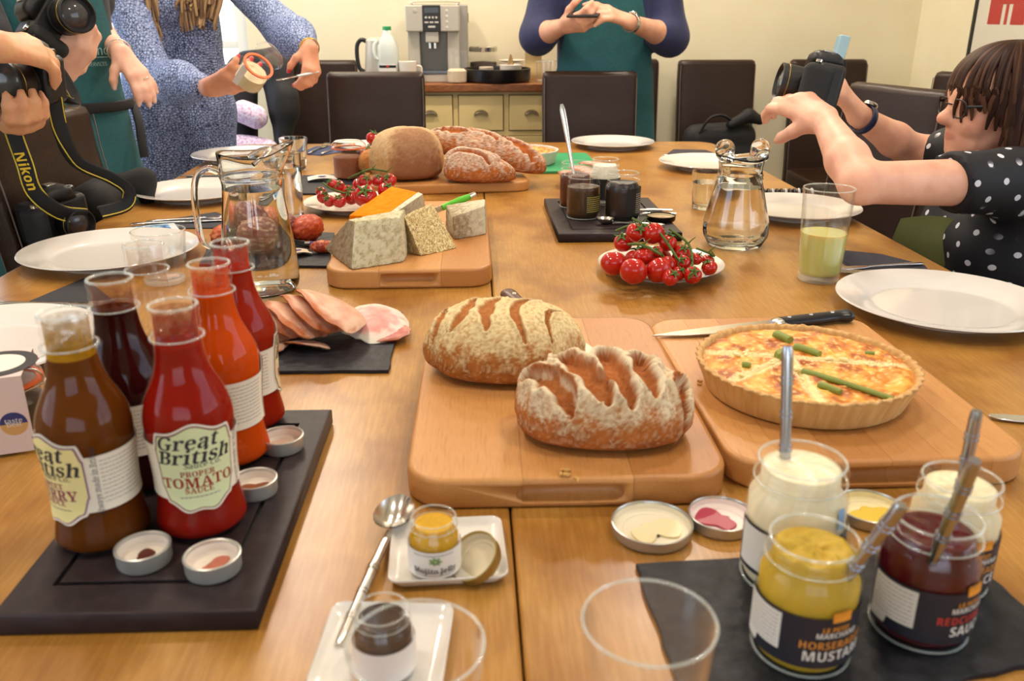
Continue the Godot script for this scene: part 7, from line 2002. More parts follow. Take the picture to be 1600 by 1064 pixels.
func digital_camera(label: String, xf: Transform3D, lens_len := 0.085, lens_r := 0.036) -> Node3D:
	# lens along +z, top +y
	var t := thing("camera", label, "camera", Vector3.ZERO, 0, "black cameras")
	t.transform = xf
	var black := M("camera_black", "141416", 0.45)
	part("body", rbox(Vector3(0.128, 0.088, 0.06), 0.012), black, t)
	part("grip", rbox(Vector3(0.034, 0.084, 0.06), 0.015, Vector3(-0.052, -0.002, 0.02)), M("camera_rubber", "1b1b1c", 0.75), t)
	part("prism_hump", loft([[Vector3(0.005, 0.04, 0.0), 0.04, 0.034], [Vector3(0.005, 0.06, 0.002), 0.032, 0.03], [Vector3(0.005, 0.068, 0.003), 0.022, 0.022]], 32, 0.4), black, t)
	part("hot_shoe", rbox(Vector3(0.02, 0.004, 0.02), 0.001, Vector3(0.005, 0.07, 0.0)), M("cutlery_steel"), t)
	part("mode_dial", lathe(P([0, 0.01, 0.0105, 0.01, 0.0115, 0.008, 0.0115, 0, 0, 0]), 28), black, t, at(0.048, 0.044, -0.005))
	part("dial_mark", lathe(P([0.006, 0.0104, 0.0095, 0.0104, 0.0095, 0.0108, 0.006, 0.0108]), 28), M("dial_white", "cfcfca", 0.4), t, at(0.048, 0.044, -0.005))
	part("shutter_button", lathe(P([0, 0.006, 0.006, 0.005, 0.0065, 0, 0, 0]), 18), M("cutlery_steel"), t, at(-0.052, 0.042, 0.026))
	part("screen", rbox(Vector3(0.075, 0.054, 0.002), 0.001, Vector3(0.008, -0.006, -0.031)), M("camera_screen", "1c2430", 0.08), t)
	part("eyepiece", rbox(Vector3(0.032, 0.024, 0.012), 0.005, Vector3(0.005, 0.048, -0.034)), M("camera_rubber"), t)
	var face := Basis(Vector3.RIGHT, PI / 2)
	part("lens_barrel", lathe(P([0, 0.02, lens_r * 0.95, 0.02, lens_r * 0.95, 0.035, lens_r, 0.037, lens_r, lens_len * 0.55, lens_r * 0.96, lens_len * 0.57, lens_r * 0.96, lens_len * 0.65, lens_r * 1.04, lens_len * 0.67, lens_r * 1.06, lens_len + 0.02, lens_r * 0.98, lens_len + 0.021, lens_r * 0.85, lens_len + 0.012, 0, lens_len + 0.012]), 48), black, t, Transform3D(face, Vector3(0.012, -0.004, 0)))
	for k in 9: part("zoom_rib", tube(_ring(lens_r * 1.01, 0.004), 0.0011, 6, Vector2.ONE, Vector3.UP, true), M("camera_rubber"), t, Transform3D(face, Vector3(0.012, -0.004, 0.038 + k * 0.0035)))
	part("gold_ring", tube(_ring(lens_r * 1.055, 0.0), 0.001, 6, Vector2.ONE, Vector3.UP, true), M("brass", "a8904a", 0.3, {"metallic": 1.0}), t, Transform3D(face, Vector3(0.012, -0.004, lens_len + 0.008)))
	part("front_element", surf(32, 10, func(u, v): return Vector3(sin(u * TAU) * v * lens_r * 0.82, 0.008 * (1.0 - v * v), cos(u * TAU) * v * lens_r * 0.82)), M("lens_glass", "0c0a14", 0.03, {"clearcoat_enabled": true, "clearcoat": 1.0}), t, Transform3D(face, Vector3(0.012, -0.004, lens_len + 0.0125)))
	return t

func _ring(r: float, y: float) -> Array:
	var o := []
	for k in 40: o.append(Vector3(cos(TAU * k / 40) * r, y, sin(TAU * k / 40) * r))
	return o

# a flat webbing strap with coloured edge lines
func strap(parent: Node3D, called: String, pts: Array, w: float, ref: Vector3, line := "c9b23a") -> void:
	var path := curve(pts, 6)
	part(called, tube(path, w, 8, Vector2(1, 0.14), ref), M("strap_black", "19191b", 0.8), parent)
	for s in [-1, 1]:
		var e := PackedVector3Array()
		for k in path.size():
			var d := (path[mini(k + 1, path.size() - 1)] - path[maxi(k - 1, 0)]).normalized()
			var side := d.cross(ref).normalized()
			e.append(path[k] + side * w * 0.86 * s + side.cross(d) * w * 0.1)
		part(called + "_edge", tube(e, w * 0.09, 5), M("strap_line_" + line, line, 0.6), parent)

func people() -> void:
	var pale := skin_tone("e2b094")
	# ---- the person with the phone
	var t := thing("person", "person standing in a navy shirt and green apron, tapping a phone", "person", V(0.53, 0, -3.6))
	var o := -t.position
	var f := V(-0.05, 0, 1).normalized()
	var l := Vector3.UP.cross(f).normalized()
	var rs := V(0.335, 1.4, -3.6) + o
	var re := V(0.262, 1.085, -3.52) + o
	var rw := V(0.345, 1.125, -3.34) + o
	var ls := V(0.725, 1.4, -3.6) + o
	var le := V(0.772, 1.08, -3.52) + o
	var lw := V(0.572, 1.138, -3.30) + o
	var g := Mb.new()
	var rh := hand_bones(rw, V(0.5, 0.12, 0.75), V(-0.6, -0.55, 0.3), -1.0, [0.75, 0.8, 0.85, 0.9, 0.4])
	var lh := hand_bones(lw, V(-0.8, 0.33, 0.3), V(0.1, 0.85, 0.5), 1.0, [0.22, 0.45, 0.5, 0.5, 0.35])
	var k1 := skin_tone("e0aa8c", nail_spots(lh, V(0.1, 0.85, 0.5)), "e6b8a6")
	add_field(g, arm_bones(rs, re, rw, 0.98) + rh, 0.0055, 220, [], k1)
	add_field(g, arm_bones(ls, le, lw, 0.98) + lh, 0.0055, 220, [], k1)
	add_field(g, head_bones(V(0, 1.63, 0.03), f, Vector3.UP) + [[V(0, 1.5, -0.01), 0.055, V(0, 1.4, 0), 0.07]], 0.01, 90, [], pale)
	part("body", g.done(true), skin(), t)
	var navy := cloth("navy_shirt", "1b2146", "29305e", 0.75)
	var shirt := [[V(-0.09, 1.36, 0), 0.1, V(-0.085, 0.98, 0), 0.1], [V(0.09, 1.36, 0), 0.1, V(0.085, 0.98, 0), 0.1], [V(-0.1, 1.38, 0), 0.085, rs, 0.072], [V(0.1, 1.38, 0), 0.085, ls, 0.072], [rs, 0.07, re, 0.062], [ls, 0.07, le, 0.064], [re, 0.066, re.lerp(rw, 0.22), 0.058], [le, 0.068, le.lerp(lw, 0.22), 0.06]]
	part("shirt", field(shirt, 0.011, 70, [[rw - re, re.lerp(rw, 0.3)], [lw - le, le.lerp(lw, 0.3)]].slice(0, 0)), navy, t)
	var teal := cloth("teal_apron", "164f55", "1d6067")
	part("apron", apron_mesh(Vector3.ZERO, f, [[0.4, 1.35, 0.22, 0.17], [0.7, 1.3, 0.215, 0.16], [0.95, 1.2, 0.205, 0.142], [1.08, 0.95, 0.2, 0.135], [1.25, 0.62, 0.2, 0.135], [1.4, 0.5, 0.19, 0.125]]), teal, t)
	part("trousers", legs_mesh(V(0, 0.92, 0), l, 0.08), M("dark_trousers", "23232a", 0.85), t)
	shoes(t, Vector3.ZERO, f)
	part("hair", hair_mesh(V(0, 1.63, 0.03), f, Vector3.UP, 1.0, 40, func(c, _s): return [-0.03 if c > 0.5 else 0.06, 0.002, 1.0], ["3a2a20", "4a382a", "5a4634"]), VC("hair", 0.55, {"metallic_specular": 0.3}), t)
	var wt := thing("wrist_watch", "steel bracelet watch on the wrist of the person with the phone", "watch", lw + t.position)
	wt.transform = along(lw + t.position, le + t.position)
	for k in 15: part("link", rbox(Vector3(0.0135, 0.0035, 0.019 - 0.003 * absf(sin(TAU * k / 30.0))), 0.001), M("watch_steel", "d2cfc6", 0.22, {"metallic": 1.0}), wt, Transform3D(Basis(Vector3(0, 0, 1), TAU * k / 15.0), V(0, 0, 0.018)) * Transform3D(Basis(), V(0, 0.0325, 0)))
	part("dial", lathe(P([0, 0.006, 0.013, 0.0055, 0.0155, 0.003, 0.0155, 0, 0, 0]), 28), M("watch_steel"), wt, V3x(V(0, 0.033, 0.018)))
	var ph := thing("phone", "slim black phone held flat by the person in the green apron", "phone")
	ph.transform = Transform3D(Basis(Vector3.UP, -0.4) * Basis(Vector3.RIGHT, 0.25), V(0.405, 1.163, -3.262))
	part("case", rbox(Vector3(0.115, 0.009, 0.06), 0.004), M("camera_black"), ph)
	part("screen", rbox(Vector3(0.1, 0.001, 0.054), 0.0004, V(0, 0.0047, 0)), M("camera_screen", "1c2430", 0.08), ph)

	# ---- the woman in the blue patterned dress
	t = thing("person", "woman with long fair hair in a blue and black pebbled dress, holding a jar", "person", V(-1.0, 0, -3.14))
	o = -t.position
	f = V(0.3, 0, 0.95).normalized()
	l = Vector3.UP.cross(f).normalized()
	rs = V(-1.15, 1.33, -3.09) + o
	re = V(-0.985, 0.97, -2.9) + o
	rw = V(-0.757, 0.965, -2.665) + o
	ls = V(-0.83, 1.33, -3.17) + o
	le = V(-0.6, 1.115, -3.03) + o
	lw = V(-0.482, 1.07, -2.79) + o
	g = Mb.new()
	rh = hand_bones(rw, V(0.85, 0.25, 0.4), V(0.05, -0.55, 0.8), 1.0, [0.35, 0.38, 0.4, 0.45, 0.2])
	lh = hand_bones(lw, V(0.12, -0.85, 0.5), V(0.75, 0.3, 0.55), 1.0, [0.7, 0.8, 0.9, 0.95, 0.5], 0.86)
	var spots := nail_spots(rh, V(0.05, -0.55, 0.8)) + nail_spots(lh, V(0.75, 0.3, 0.55))
	var k3 := skin_tone("d89a78", spots, "c0283c")
	add_field(g, arm_bones(rs, re, rw, 0.9) + rh, 0.005, 230, [], k3)
	add_field(g, arm_bones(ls, le, lw, 0.9) + lh, 0.005, 230, [], k3)
	add_field(g, head_bones(V(0.01, 1.56, 0.03), f, Vector3.UP, 0.96) + [[V(0, 1.45, 0), 0.05, V(0, 1.34, 0), 0.06]], 0.01, 90, [], pale)
	part("body", g.done(true), skin(), t)
	var dress := TRI("pebble_print", ntex("pebbles", 0.042, [0.0, "10121c", 0.1, "141826", 0.2, "7c8fc4", 0.38, "a3b4e0", 1.0, "c3cfee"], {"type": FastNoiseLite.TYPE_CELLULAR, "ret": FastNoiseLite.RETURN_DISTANCE2_SUB, "oct": 1, "jit": 0.9, "seed": 17}), Vector3.ONE * 5.6, 0.75)
	var db := [[l * 0.075 + V(0, 1.32, 0), 0.1, l * 0.075 + V(0, 1.1, 0.0), 0.082], [l * -0.075 + V(0, 1.32, 0), 0.1, l * -0.075 + V(0, 1.1, 0), 0.082], [l * 0.05 + V(0, 1.2, 0) + f * 0.05, 0.075, l * -0.05 + V(0, 1.2, 0) + f * 0.05, 0.075], [l * 0.07 + V(0, 1.1, 0), 0.085, l * 0.08 + V(0, 0.85, 0), 0.1], [l * -0.07 + V(0, 1.1, 0), 0.085, l * -0.085 + V(0, 0.85, 0), 0.1], [l * 0.08 + V(0, 0.85, 0), 0.1, l * 0.075 + V(0, 0.55, 0), 0.09], [l * -0.085 + V(0, 0.85, 0), 0.1, l * -0.09 + V(0, 0.55, 0), 0.1],
		[l * 0.1 + V(0, 1.34, 0), 0.075, ls, 0.062], [l * -0.1 + V(0, 1.34, 0), 0.075, rs, 0.062], [rs, 0.062, re, 0.058], [ls, 0.06, le, 0.056], [re, 0.06, re.lerp(rw, 0.45), 0.062], [re.lerp(rw, 0.45), 0.062, re.lerp(rw, 0.85), 0.04], [le, 0.058, le.lerp(lw, 0.45), 0.06], [le.lerp(lw, 0.45), 0.06, le.lerp(lw, 0.85), 0.038]]
	part("dress", field(db, 0.011, 75, [[Vector3.DOWN, V(0, 0.48, 0)]]), dress, t)
	part("legs", legs_mesh(V(0, 0.7, 0), l, 0.05), M("black_tights", "1c1c20", 0.8), t)
	shoes(t, Vector3.ZERO, f)
	var hg := Mb.new()
	var hc := ["6e543e", "8e7052", "a98a66"]
	add_field(hg, [[V(0, 1.59, -0.01), 0.092, V(0.0, 1.6, 0.01), 0.09], [V(-0.01, 1.55, -0.05), 0.085, V(-0.02, 1.3, -0.075), 0.075]], 0.012, 80, [], func(_p): return lin(hc[0]))
	for k in 150:
		var side := 1.0 if k % 2 else -1.0
		var q := rng.randf()
		var x := side * (0.035 + 0.11 * q) + (0.0 if q < 0.8 else side * 0.02)
		var drop: float = 1.06 + 0.1 * rng.randf() + (0.05 if side > 0 else 0.0)
		var pts := [V(0, 1.69, 0.02) + l * x * 0.2, V(0, 1.6, 0.0) + l * side * 0.09 + f * 0.02, V(0, 1.42, 0.0) + l * x * 0.9 + f * (0.085 + 0.03 * (1.0 - q)), V(0, 1.25, 0) + l * (x + 0.014 * sin(k * 1.9)) + f * (0.12 + 0.016 * sin(k)), V(0, drop, 0) + l * (x * 0.85 + 0.008 * sin(k * 3.1)) + f * (0.13 + 0.012 * cos(k * 1.7))]
		var path := curve(pts, 5)
		var rr := []
		for j in path.size(): rr.append((0.0075 + 0.004 * q) * (1.0 - 0.7 * pow(j / float(path.size()), 3.0)))
		add_tube(hg, path, rr, 6, Vector2(1, 0.5), f, false, lin(hc[k % 3]).lerp(lin(hc[(k * 7) % 3]), 0.4))
	part("hair", hg.done(false), VC("hair", 0.55, {"metallic_specular": 0.3}), t)
	var jr := thing("clip_top_jar", "tilted glass jar with orange seal held by the woman in blue", "jar", Vector3.ZERO, 0, "clip top jars")
	jr.transform = Transform3D(Basis(Vector3(0, 0, 1), -0.75) * Basis(Vector3.RIGHT, 0.5), V(-0.625, 0.985, -2.575))
	part("glass", lathe(P([0, 0.002, 0.034, 0, 0.04, 0.004, 0.04, 0.06, 0.042, 0.064, 0.042, 0.07, 0.038, 0.072]), 40, 1.2), pane("jar_glass"), jr)
	part("contents", lathe(P([0, 0.003, 0.036, 0.003, 0.0385, 0.008, 0.0385, 0.045, 0, 0.047])), M("pale_pate", "cfc39a", 0.5), jr)
	part("seal", lathe(P([0.036, 0.072, 0.043, 0.072, 0.043, 0.076, 0.036, 0.076, 0.036, 0.072])), M("rubber_orange"), jr)
	part("label", rbox(Vector3(0.018, 0.072, 0.001), 0.0003, V(-0.02, 0.036, 0.036)), M("label_card_1"), jr)
	part("lid", lathe(P([0, 0.004, 0.04, 0.003, 0.042, 0.0, 0.044, 0.004, 0.04, 0.01, 0.03, 0.016, 0, 0.018])), pane("lid_glass"), jr, Transform3D(Basis(Vector3.RIGHT, -1.3), V(0, 0.082, -0.05)))
	var kn := thing("table_knife", "small spreading knife held by the woman in blue", "knife")
	kn.transform = along(V(-0.475, 1.0, -2.735), V(-0.57, 0.985, -2.62))
	part("handle", tube([V(0, 0, -0.03), V(0, 0, 0.02), V(0, 0, 0.05)], [0.006, 0.007, 0.005], 10, Vector2(1, 0.6)), M("handle_pale", "c8d0d4", 0.3), kn)
	part("blade", prism(PackedVector2Array([Vector2(-0.006, 0.05), Vector2(0.006, 0.05), Vector2(0.009, 0.1), Vector2(0.004, 0.13), Vector2(-0.007, 0.125)]), -0.001, 0.001, 0.0005, 1), M("cutlery_steel"), kn)
	var br := thing("bracelet", "thin gold bracelet on the raised wrist of the woman in blue", "bracelet")
	br.transform = along(lw + t.position, le + t.position)
	part("hoop", tube(_ring(0.029, 0.0), 0.0022, 8, Vector2.ONE, Vector3.UP, true), M("gold_band", "d8b24a", 0.25, {"metallic": 1.0}), br, Transform3D(Basis(Vector3.RIGHT, PI / 2), V(0, 0, -0.004)))

	# ---- the person in the teal apron with a camera
	t = thing("person", "person at the left in a dark top and teal apron, camera in one hand", "person", V(-1.08, 0, -2.38))
	o = -t.position
	f = V(0.45, 0, 0.9).normalized()
	l = Vector3.UP.cross(f).normalized()
	rs = V(-1.24, 1.36, -2.3) + o
	re = V(-1.04, 1.03, -2.08) + o
	rw = V(-0.888, 1.037, -1.985) + o
	ls = V(-0.965, 1.36, -2.47) + o
	le = V(-1.02, 1.13, -2.57) + o
	lw = V(-0.862, 1.078, -2.31) + o
	g = Mb.new()
	rh = hand_bones(rw, V(0.68, 0.72, -0.1), V(0.55, -0.45, 0.6), 1.0, [0.75, 0.65, 0.6, 0.55, 0.3])
	lh = hand_bones(lw, V(0.58, -0.75, 0.3), V(0.6, 0.55, 0.55), 1.0, [0.28, 0.25, 0.25, 0.22, 0.15], 0.8)
	var kb := skin_tone("e4b49c", nail_spots(lh, V(0.6, 0.55, 0.55)), "e6c0b4")
	add_field(g, arm_bones(rs, re, rw, 0.92) + rh, 0.005, 230, [], kb)
	add_field(g, arm_bones(ls, le, lw, 0.8) + lh, 0.005, 230, [], kb)
	add_field(g, head_bones(V(0.01, 1.6, 0.03), f, Vector3.UP, 0.97) + [[V(0, 1.48, 0), 0.052, V(0, 1.37, 0), 0.065]], 0.01, 90, [], pale)
	part("body", g.done(true), skin(), t)
	part("top", field([[l * 0.075 + V(0, 1.34, 0), 0.1, l * 0.07 + V(0, 0.95, 0), 0.095], [l * -0.075 + V(0, 1.34, 0), 0.1, l * -0.07 + V(0, 0.95, 0), 0.095], [l * 0.11 + V(0, 1.36, 0), 0.08, ls, 0.065], [l * -0.1 + V(0, 1.36, 0), 0.08, rs, 0.065], [rs, 0.066, rs.lerp(re, 0.7), 0.06], [ls, 0.064, ls.lerp(le, 0.7), 0.058]], 0.012, 75), cloth("dark_top", "20242c", "2c313c"), t)
	var apr := part("apron", apron_mesh(V(0.0, 0, 0.0), f, [[0.35, 1.2, 0.22, 0.19], [0.7, 1.2, 0.205, 0.175], [0.93, 1.2, 0.185, 0.148], [1.0, 1.15, 0.182, 0.146], [1.15, 0.95, 0.19, 0.152], [1.36, 0.7, 0.185, 0.145]]), teal, t)
	flat_text(apr, "promod", Transform3D(Basis(Vector3.UP, 0.95), l * 0.11 + V(0.0, 1.082, 0.0) + f * 0.135), 0.022, M("apron_print", "8fb0aa", 0.7), "Droid Sans")
	flat_text(apr, "SERVICES", Transform3D(Basis(Vector3.UP, 0.95), l * 0.11 + V(0.0, 1.05, 0.0) + f * 0.135), 0.009, M("apron_print"), "Droid Sans")
	part("print_line", rbox(Vector3(0.075, 0.0015, 0.001), 0.0003), M("apron_print"), apr, Transform3D(Basis(Vector3.UP, 0.95), l * 0.11 + V(0.0, 1.066, 0.0) + f * 0.136))
	var belt := []
	for k in 21:
		var an := lerpf(-1.5, 1.5, k / 20.0)
		belt.append(V(0, 0.945, 0) + l * sin(an) * 0.192 + f * cos(an) * 0.157)
	part("belt", tube(curve(belt, 2), 0.013, 8, Vector2(0.25, 1), Vector3.UP), M("strap_black", "19191b", 0.8), t)
	part("belt_tail", tube(curve([belt[20], belt[20] + V(0.03, -0.04, 0.06), belt[20] + V(0.045, -0.1, 0.1), belt[20] + V(0.05, -0.13, 0.11)], 6), 0.011, 8, Vector2(1, 0.25), f), M("strap_black"), t)
	part("trousers", legs_mesh(V(0, 0.9, 0), l, 0.08), M("dark_trousers"), t)
	shoes(t, Vector3.ZERO, f)
	part("hair", hair_mesh(V(0.01, 1.6, 0.03), f, Vector3.UP, 0.97, 40, func(c, _s): return [-0.03 if c > 0.5 else 0.16, 0.005, 1.0], ["4a3426", "5c4230", "6e5240"]), VC("hair", 0.55, {"metallic_specular": 0.3}), t)
	for k in 2:
		var wr: Vector3 = [rw, lw][k] + t.position
		var to: Vector3 = [re, le][k] + t.position
		br = thing("bracelet", ["chunky sparkling silver bracelet on the camera wrist at the left", "thin silver bangle on the hanging wrist at the left"][k], "bracelet")
		br.transform = along(wr, to)
		if k == 0:
			for b in 22: part("bead", lathe(P([0, 0.005, 0.0042, 0.0035, 0.0048, 0.0, 0.0042, -0.0035, 0, -0.005]), 8), M("bead_silver", "e2e0da", 0.12, {"metallic": 0.8}), br, Transform3D(Basis(Vector3(0, 0, 1), TAU * b / 22.0), Vector3(0, 0, 0.006 + 0.004 * (b % 2))) * Transform3D(Basis(), V(0, 0.031, 0)))
		else: part("hoop", tube(_ring(0.028, 0.0), 0.002, 8, Vector2.ONE, Vector3.UP, true), M("bead_silver"), br, Transform3D(Basis(Vector3.RIGHT, PI / 2), V(0, 0, 0.012)))
	br = thing("finger_ring", "silver ring on the hanging hand at the left", "ring")
	br.transform = along((lh[10][0] as Vector3) + t.position, (lh[10][2] as Vector3) + t.position)
	part("band", tube(_ring(0.0098, 0.0), 0.0016, 8, Vector2.ONE, Vector3.UP, true), M("bead_silver"), br, Transform3D(Basis(Vector3.RIGHT, PI / 2), V(0, 0, -0.02)))
	var cam1 := digital_camera("black camera pointing up right in the hand above the teal apron", Transform3D(Basis(V(0.35, 0.75, -0.55).normalized(), V(-0.55, 0.65, 0.53).normalized(), V(0.76, 0.12, 0.64).normalized()).orthonormalized(), V(-0.875, 1.15, -1.99)), 0.075)
	strap(cam1, "strap", [V(-0.06, 0.02, 0.0), V(-0.085, -0.05, 0.02), V(-0.14, -0.09, 0.07), V(-0.16, -0.04, 0.11), V(-0.12, 0.02, 0.1), V(-0.07, 0.03, 0.04)], 0.012, V(0, 0, 1), "8a7a3a")

	# ---- the person at the left edge holding a camera with both hands
	t = thing("person", "person at the left edge of the photo, only forearms in view, gripping a camera", "person", V(-1.28, 0, -1.62))
	o = -t.position
	f = V(0.9, 0, 0.2).normalized()
	l = Vector3.UP.cross(f).normalized()
	rs = V(-1.25, 1.35, -1.44) + o
	re = V(-0.93, 1.15, -1.42) + o
	rw = V(-0.795, 1.118, -1.575) + o
	ls = V(-1.3, 1.35, -1.83) + o
	le = V(-1.06, 1.02, -1.86) + o
	lw = V(-0.885, 0.985, -1.755) + o
	g = Mb.new()
	rh = hand_bones(rw, V(0.3, -0.1, -0.9), V(0.5, 0.75, 0.2), -1.0, [0.4, 0.45, 0.5, 0.5, 0.3])
	lh = hand_bones(lw, V(0.65, -0.12, 0.75), V(0.1, -1, 0.15), -1.0, [0.62, 0.66, 0.7, 0.75, 0.3])
	var ka := skin_tone("d09a70")
	add_field(g, arm_bones(rs, re, rw, 1.0) + rh, 0.0055, 220, [], ka)
	add_field(g, arm_bones(ls, le, lw, 0.95) + lh, 0.0055, 220, [], ka)
	add_field(g, head_bones(V(0.02, 1.58, 0), f, Vector3.UP, 0.98) + [[V(0, 1.46, 0), 0.055, V(0, 1.36, 0), 0.068]], 0.01, 90, [], pale)
	part("body", g.done(true), skin(), t)
	part("top", field([[l * 0.08 + V(0, 1.32, 0), 0.1, l * 0.075 + V(0, 0.92, 0), 0.1], [l * -0.08 + V(0, 1.32, 0), 0.1, l * -0.075 + V(0, 0.92, 0), 0.1], [l * 0.1 + V(0, 1.35, 0), 0.08, ls, 0.066], [l * -0.1 + V(0, 1.35, 0), 0.08, rs, 0.066], [rs, 0.066, rs.lerp(re, 0.6), 0.06], [ls, 0.066, ls.lerp(le, 0.7), 0.06]], 0.013, 75), cloth("dark_top", "20242c", "2c313c"), t)
	part("trousers", legs_mesh(V(0, 0.9, 0), l, 0.08), M("dark_trousers"), t)
	shoes(t, Vector3.ZERO, f)
	part("hair", hair_mesh(V(0.02, 1.58, 0), f, Vector3.UP, 0.98, 36, func(c, _s): return [-0.03 if c > 0.5 else 0.05, 0.002, 1.0], ["2c221c", "3a2c24", "463830"]), VC("hair", 0.55, {"metallic_specular": 0.3}), t)
	var cam2 := digital_camera("black camera with its big lens to the viewer, cradled at the left edge", Transform3D(Basis(V(0.93, -0.1, 0.2).normalized(), V(0.1, 0.98, 0.05).normalized(), V(-0.05, -0.02, 1).normalized()).orthonormalized(), V(-0.835, 1.057, -1.755)), 0.07, 0.042)
	var ct := cam2.transform.affine_inverse()
	strap(cam2, "strap", [ct * V(-0.88, 1.03, -1.74), ct * V(-0.862, 0.955, -1.72), ct * V(-0.848, 0.90, -1.71), ct * V(-0.842, 0.845, -1.715), ct * V(-0.815, 0.80, -1.745), ct * V(-0.787, 0.782, -1.79)], 0.0165, ct.basis * V(0.25, 0.1, 1))
	strap(cam2, "strap", [ct * V(-0.785, 1.02, -1.74), ct * V(-0.79, 0.955, -1.755), ct * V(-0.79, 0.89, -1.8), ct * V(-0.745, 0.85, -1.84), ct * V(-0.722, 0.82, -1.86), ct * V(-0.73, 0.79, -1.855), ct * V(-0.77, 0.782, -1.82)], 0.0145, ct.basis * V(0.3, 0.8, 0.6))
	flat_text(cam2, "Nikon", ct * Transform3D(Basis(V(0.0, 0, 1), -1.38) * Basis(V(1, 0, 0), 0.0), V(-0.8462, 0.887, -1.7045)), 0.019, M("strap_yellow", "e0b81e", 0.6), "Droid Sans", 0.1, true)
	# the black bag on the near left chair and the camera lying in front of it
	t = thing("camera_bag", "soft black bag slumped on the left chair beside the table edge", "bag", V(-0.86, 0.484, -1.96))
	part("body", field([[V(0.01, 0.05, -0.05), 0.038, V(0.01, 0.05, 0.06), 0.038], [V(0.01, 0.19, -0.05), 0.038, V(0.01, 0.19, 0.05), 0.038], [V(0.025, 0.3, -0.07), 0.042, V(0.03, 0.295, 0.03), 0.046]], 0.01, 90, [[Vector3.DOWN, V(0, 0.004, 0)]]), M("black_cloth", "121214", 0.85), t)
	part("flap", field([[V(0.03, 0.31, -0.1), 0.026, V(0.085, 0.315, -0.14), 0.024], [V(0.085, 0.315, -0.14), 0.024, V(0.095, 0.27, -0.12), 0.016]], 0.008, 100), M("black_cloth"), t)
	digital_camera("black camera with a shiny lens hanging at the left table edge by the bag", Transform3D(Basis(V(0.55, 0.1, -0.83).normalized(), V(0.0, 0.98, 0.12).normalized(), V(0.82, -0.05, 0.55).normalized()).orthonormalized(), V(-0.855, 0.775, -1.80)), 0.05, 0.03)

	# ---- the seated woman
	t = thing("person", "seated woman with glasses and a brown bob in a polka dot top, raising a camera", "person", V(1.1, 0, -1.71))
	o = -t.position
	f = V(-1, -0.05, -0.06).normalized()
	var up := V(-0.08, 1, 0.0).normalized()
	l = up.cross(f).normalized()
	up = f.cross(l).normalized()
	var hd := V(1.033, 0.997, -1.715) + o
	var nsh := V(0.985, 0.878, -1.555) + o
	var nel := V(0.662, 0.898, -1.455) + o
	var nwr := V(0.668, 0.978, -1.655) + o
	var fsh := V(1.085, 0.875, -1.9) + o
	var fel := V(1.004, 0.874, -1.965) + o
	var fwr := V(0.842, 0.959, -1.905) + o
	g = Mb.new()
	var nh := hand_bones(nwr, V(-0.4, 0.32, -0.85), V(-0.35, 0.85, 0.35), -1.0, [0.5, 0.55, 0.6, 0.6, 0.35], 0.97)
	var fh := hand_bones(fwr, V(-0.62, 0.7, 0.1), V(0.6, 0.6, 0.4), 1.0, [0.6, 0.65, 0.65, 0.65, 0.3], 0.95)
	var kp := skin_tone("e8b296")
	add_field(g, [[nsh, 0.046, nel, 0.035], [nel, 0.036, nel.lerp(nwr, 0.35), 0.037], [nel.lerp(nwr, 0.35), 0.037, nwr, 0.0235]] + nh, 0.0045, 220, [], kp)
	add_field(g, [[fsh, 0.044, fel, 0.037], [fel, 0.037, fel.lerp(fwr, 0.35), 0.037], [fel.lerp(fwr, 0.35), 0.037, fwr, 0.0235]] + fh, 0.0045, 220, [], kp)
	var lips := hd + f * 0.088 + up * -0.052
	var cheek := hd + f * 0.05 + up * -0.02 + l * 0.05
	add_field(g, head_bones(hd, f, up, 0.975), 0.0036, 200, [], func(p: Vector3) -> Color:
		var c: Color = kp.call(p)
		c = c.lerp(lin("c87a66"), 0.45 * smoothstep(0.045, 0.01, p.distance_to(cheek)))
		var lp := Vector3((p - lips).dot(f) / 0.012, (p - lips).dot(up) / 0.009, (p - lips).dot(l) / 0.024)
		c = c.lerp(lin("b4665a"), 0.7 * smoothstep(1.2, 0.7, lp.length()))
		if p.distance_to(hd + f * 0.1 + up * -0.018) < 0.022: c = c.lerp(lin("d08468"), 0.35)
		return c)
	add_field(g, [[hd + V(0.03, -0.05, 0), 0.05, V(-0.01, 0.84, 0), 0.07]], 0.009, 80, [], kp)
	part("body", g.done(true), skin(), t)
	eyes(t, hd, f, up)
	var dots := Image.create(128, 128, false, Image.FORMAT_RGB8)
	dots.fill(Color("0f1018"))
	for yy in 128:
		for xx in 128:
			for c in [[32, 32], [96, 96]]:
				if Vector2(xx - c[0], yy - c[1]).length() < 12.5: dots.set_pixel(xx, yy, Color("d6d6dc"))
	var top_m := TRI("polka_dots", ImageTexture.create_from_image(dots), Vector3.ONE * 16.5, 0.7, {"uv1_triplanar_sharpness": 12.0})
	var tb := [[V(-0.02, 0.79, 0.09), 0.08, V(0.0, 0.58, 0.085), 0.085], [V(-0.01, 0.79, -0.09), 0.08, V(0.0, 0.58, -0.085), 0.085], [V(-0.07, 0.735, 0.07), 0.07, V(-0.07, 0.735, -0.07), 0.07], [V(-0.05, 0.78, 0.08), 0.07, V(-0.075, 0.56, 0.05), 0.085], [V(-0.05, 0.78, -0.08), 0.07, V(-0.075, 0.56, -0.05), 0.085], [V(-0.03, 0.82, 0.12), 0.055, V(-0.03, 0.72, 0.11), 0.06], [V(-0.02, 0.82, 0.1), 0.062, nsh, 0.056], [V(-0.01, 0.82, -0.1), 0.062, fsh, 0.054], [nsh, 0.058, nsh.lerp(nel, 0.6), 0.054], [fsh, 0.062, fsh.lerp(fel, 0.3), 0.056]]
	part("top", field(tb, 0.009, 85, [[nel - nsh + V(0, -0.06, 0), nsh.lerp(nel, 0.42)]]), top_m, t)
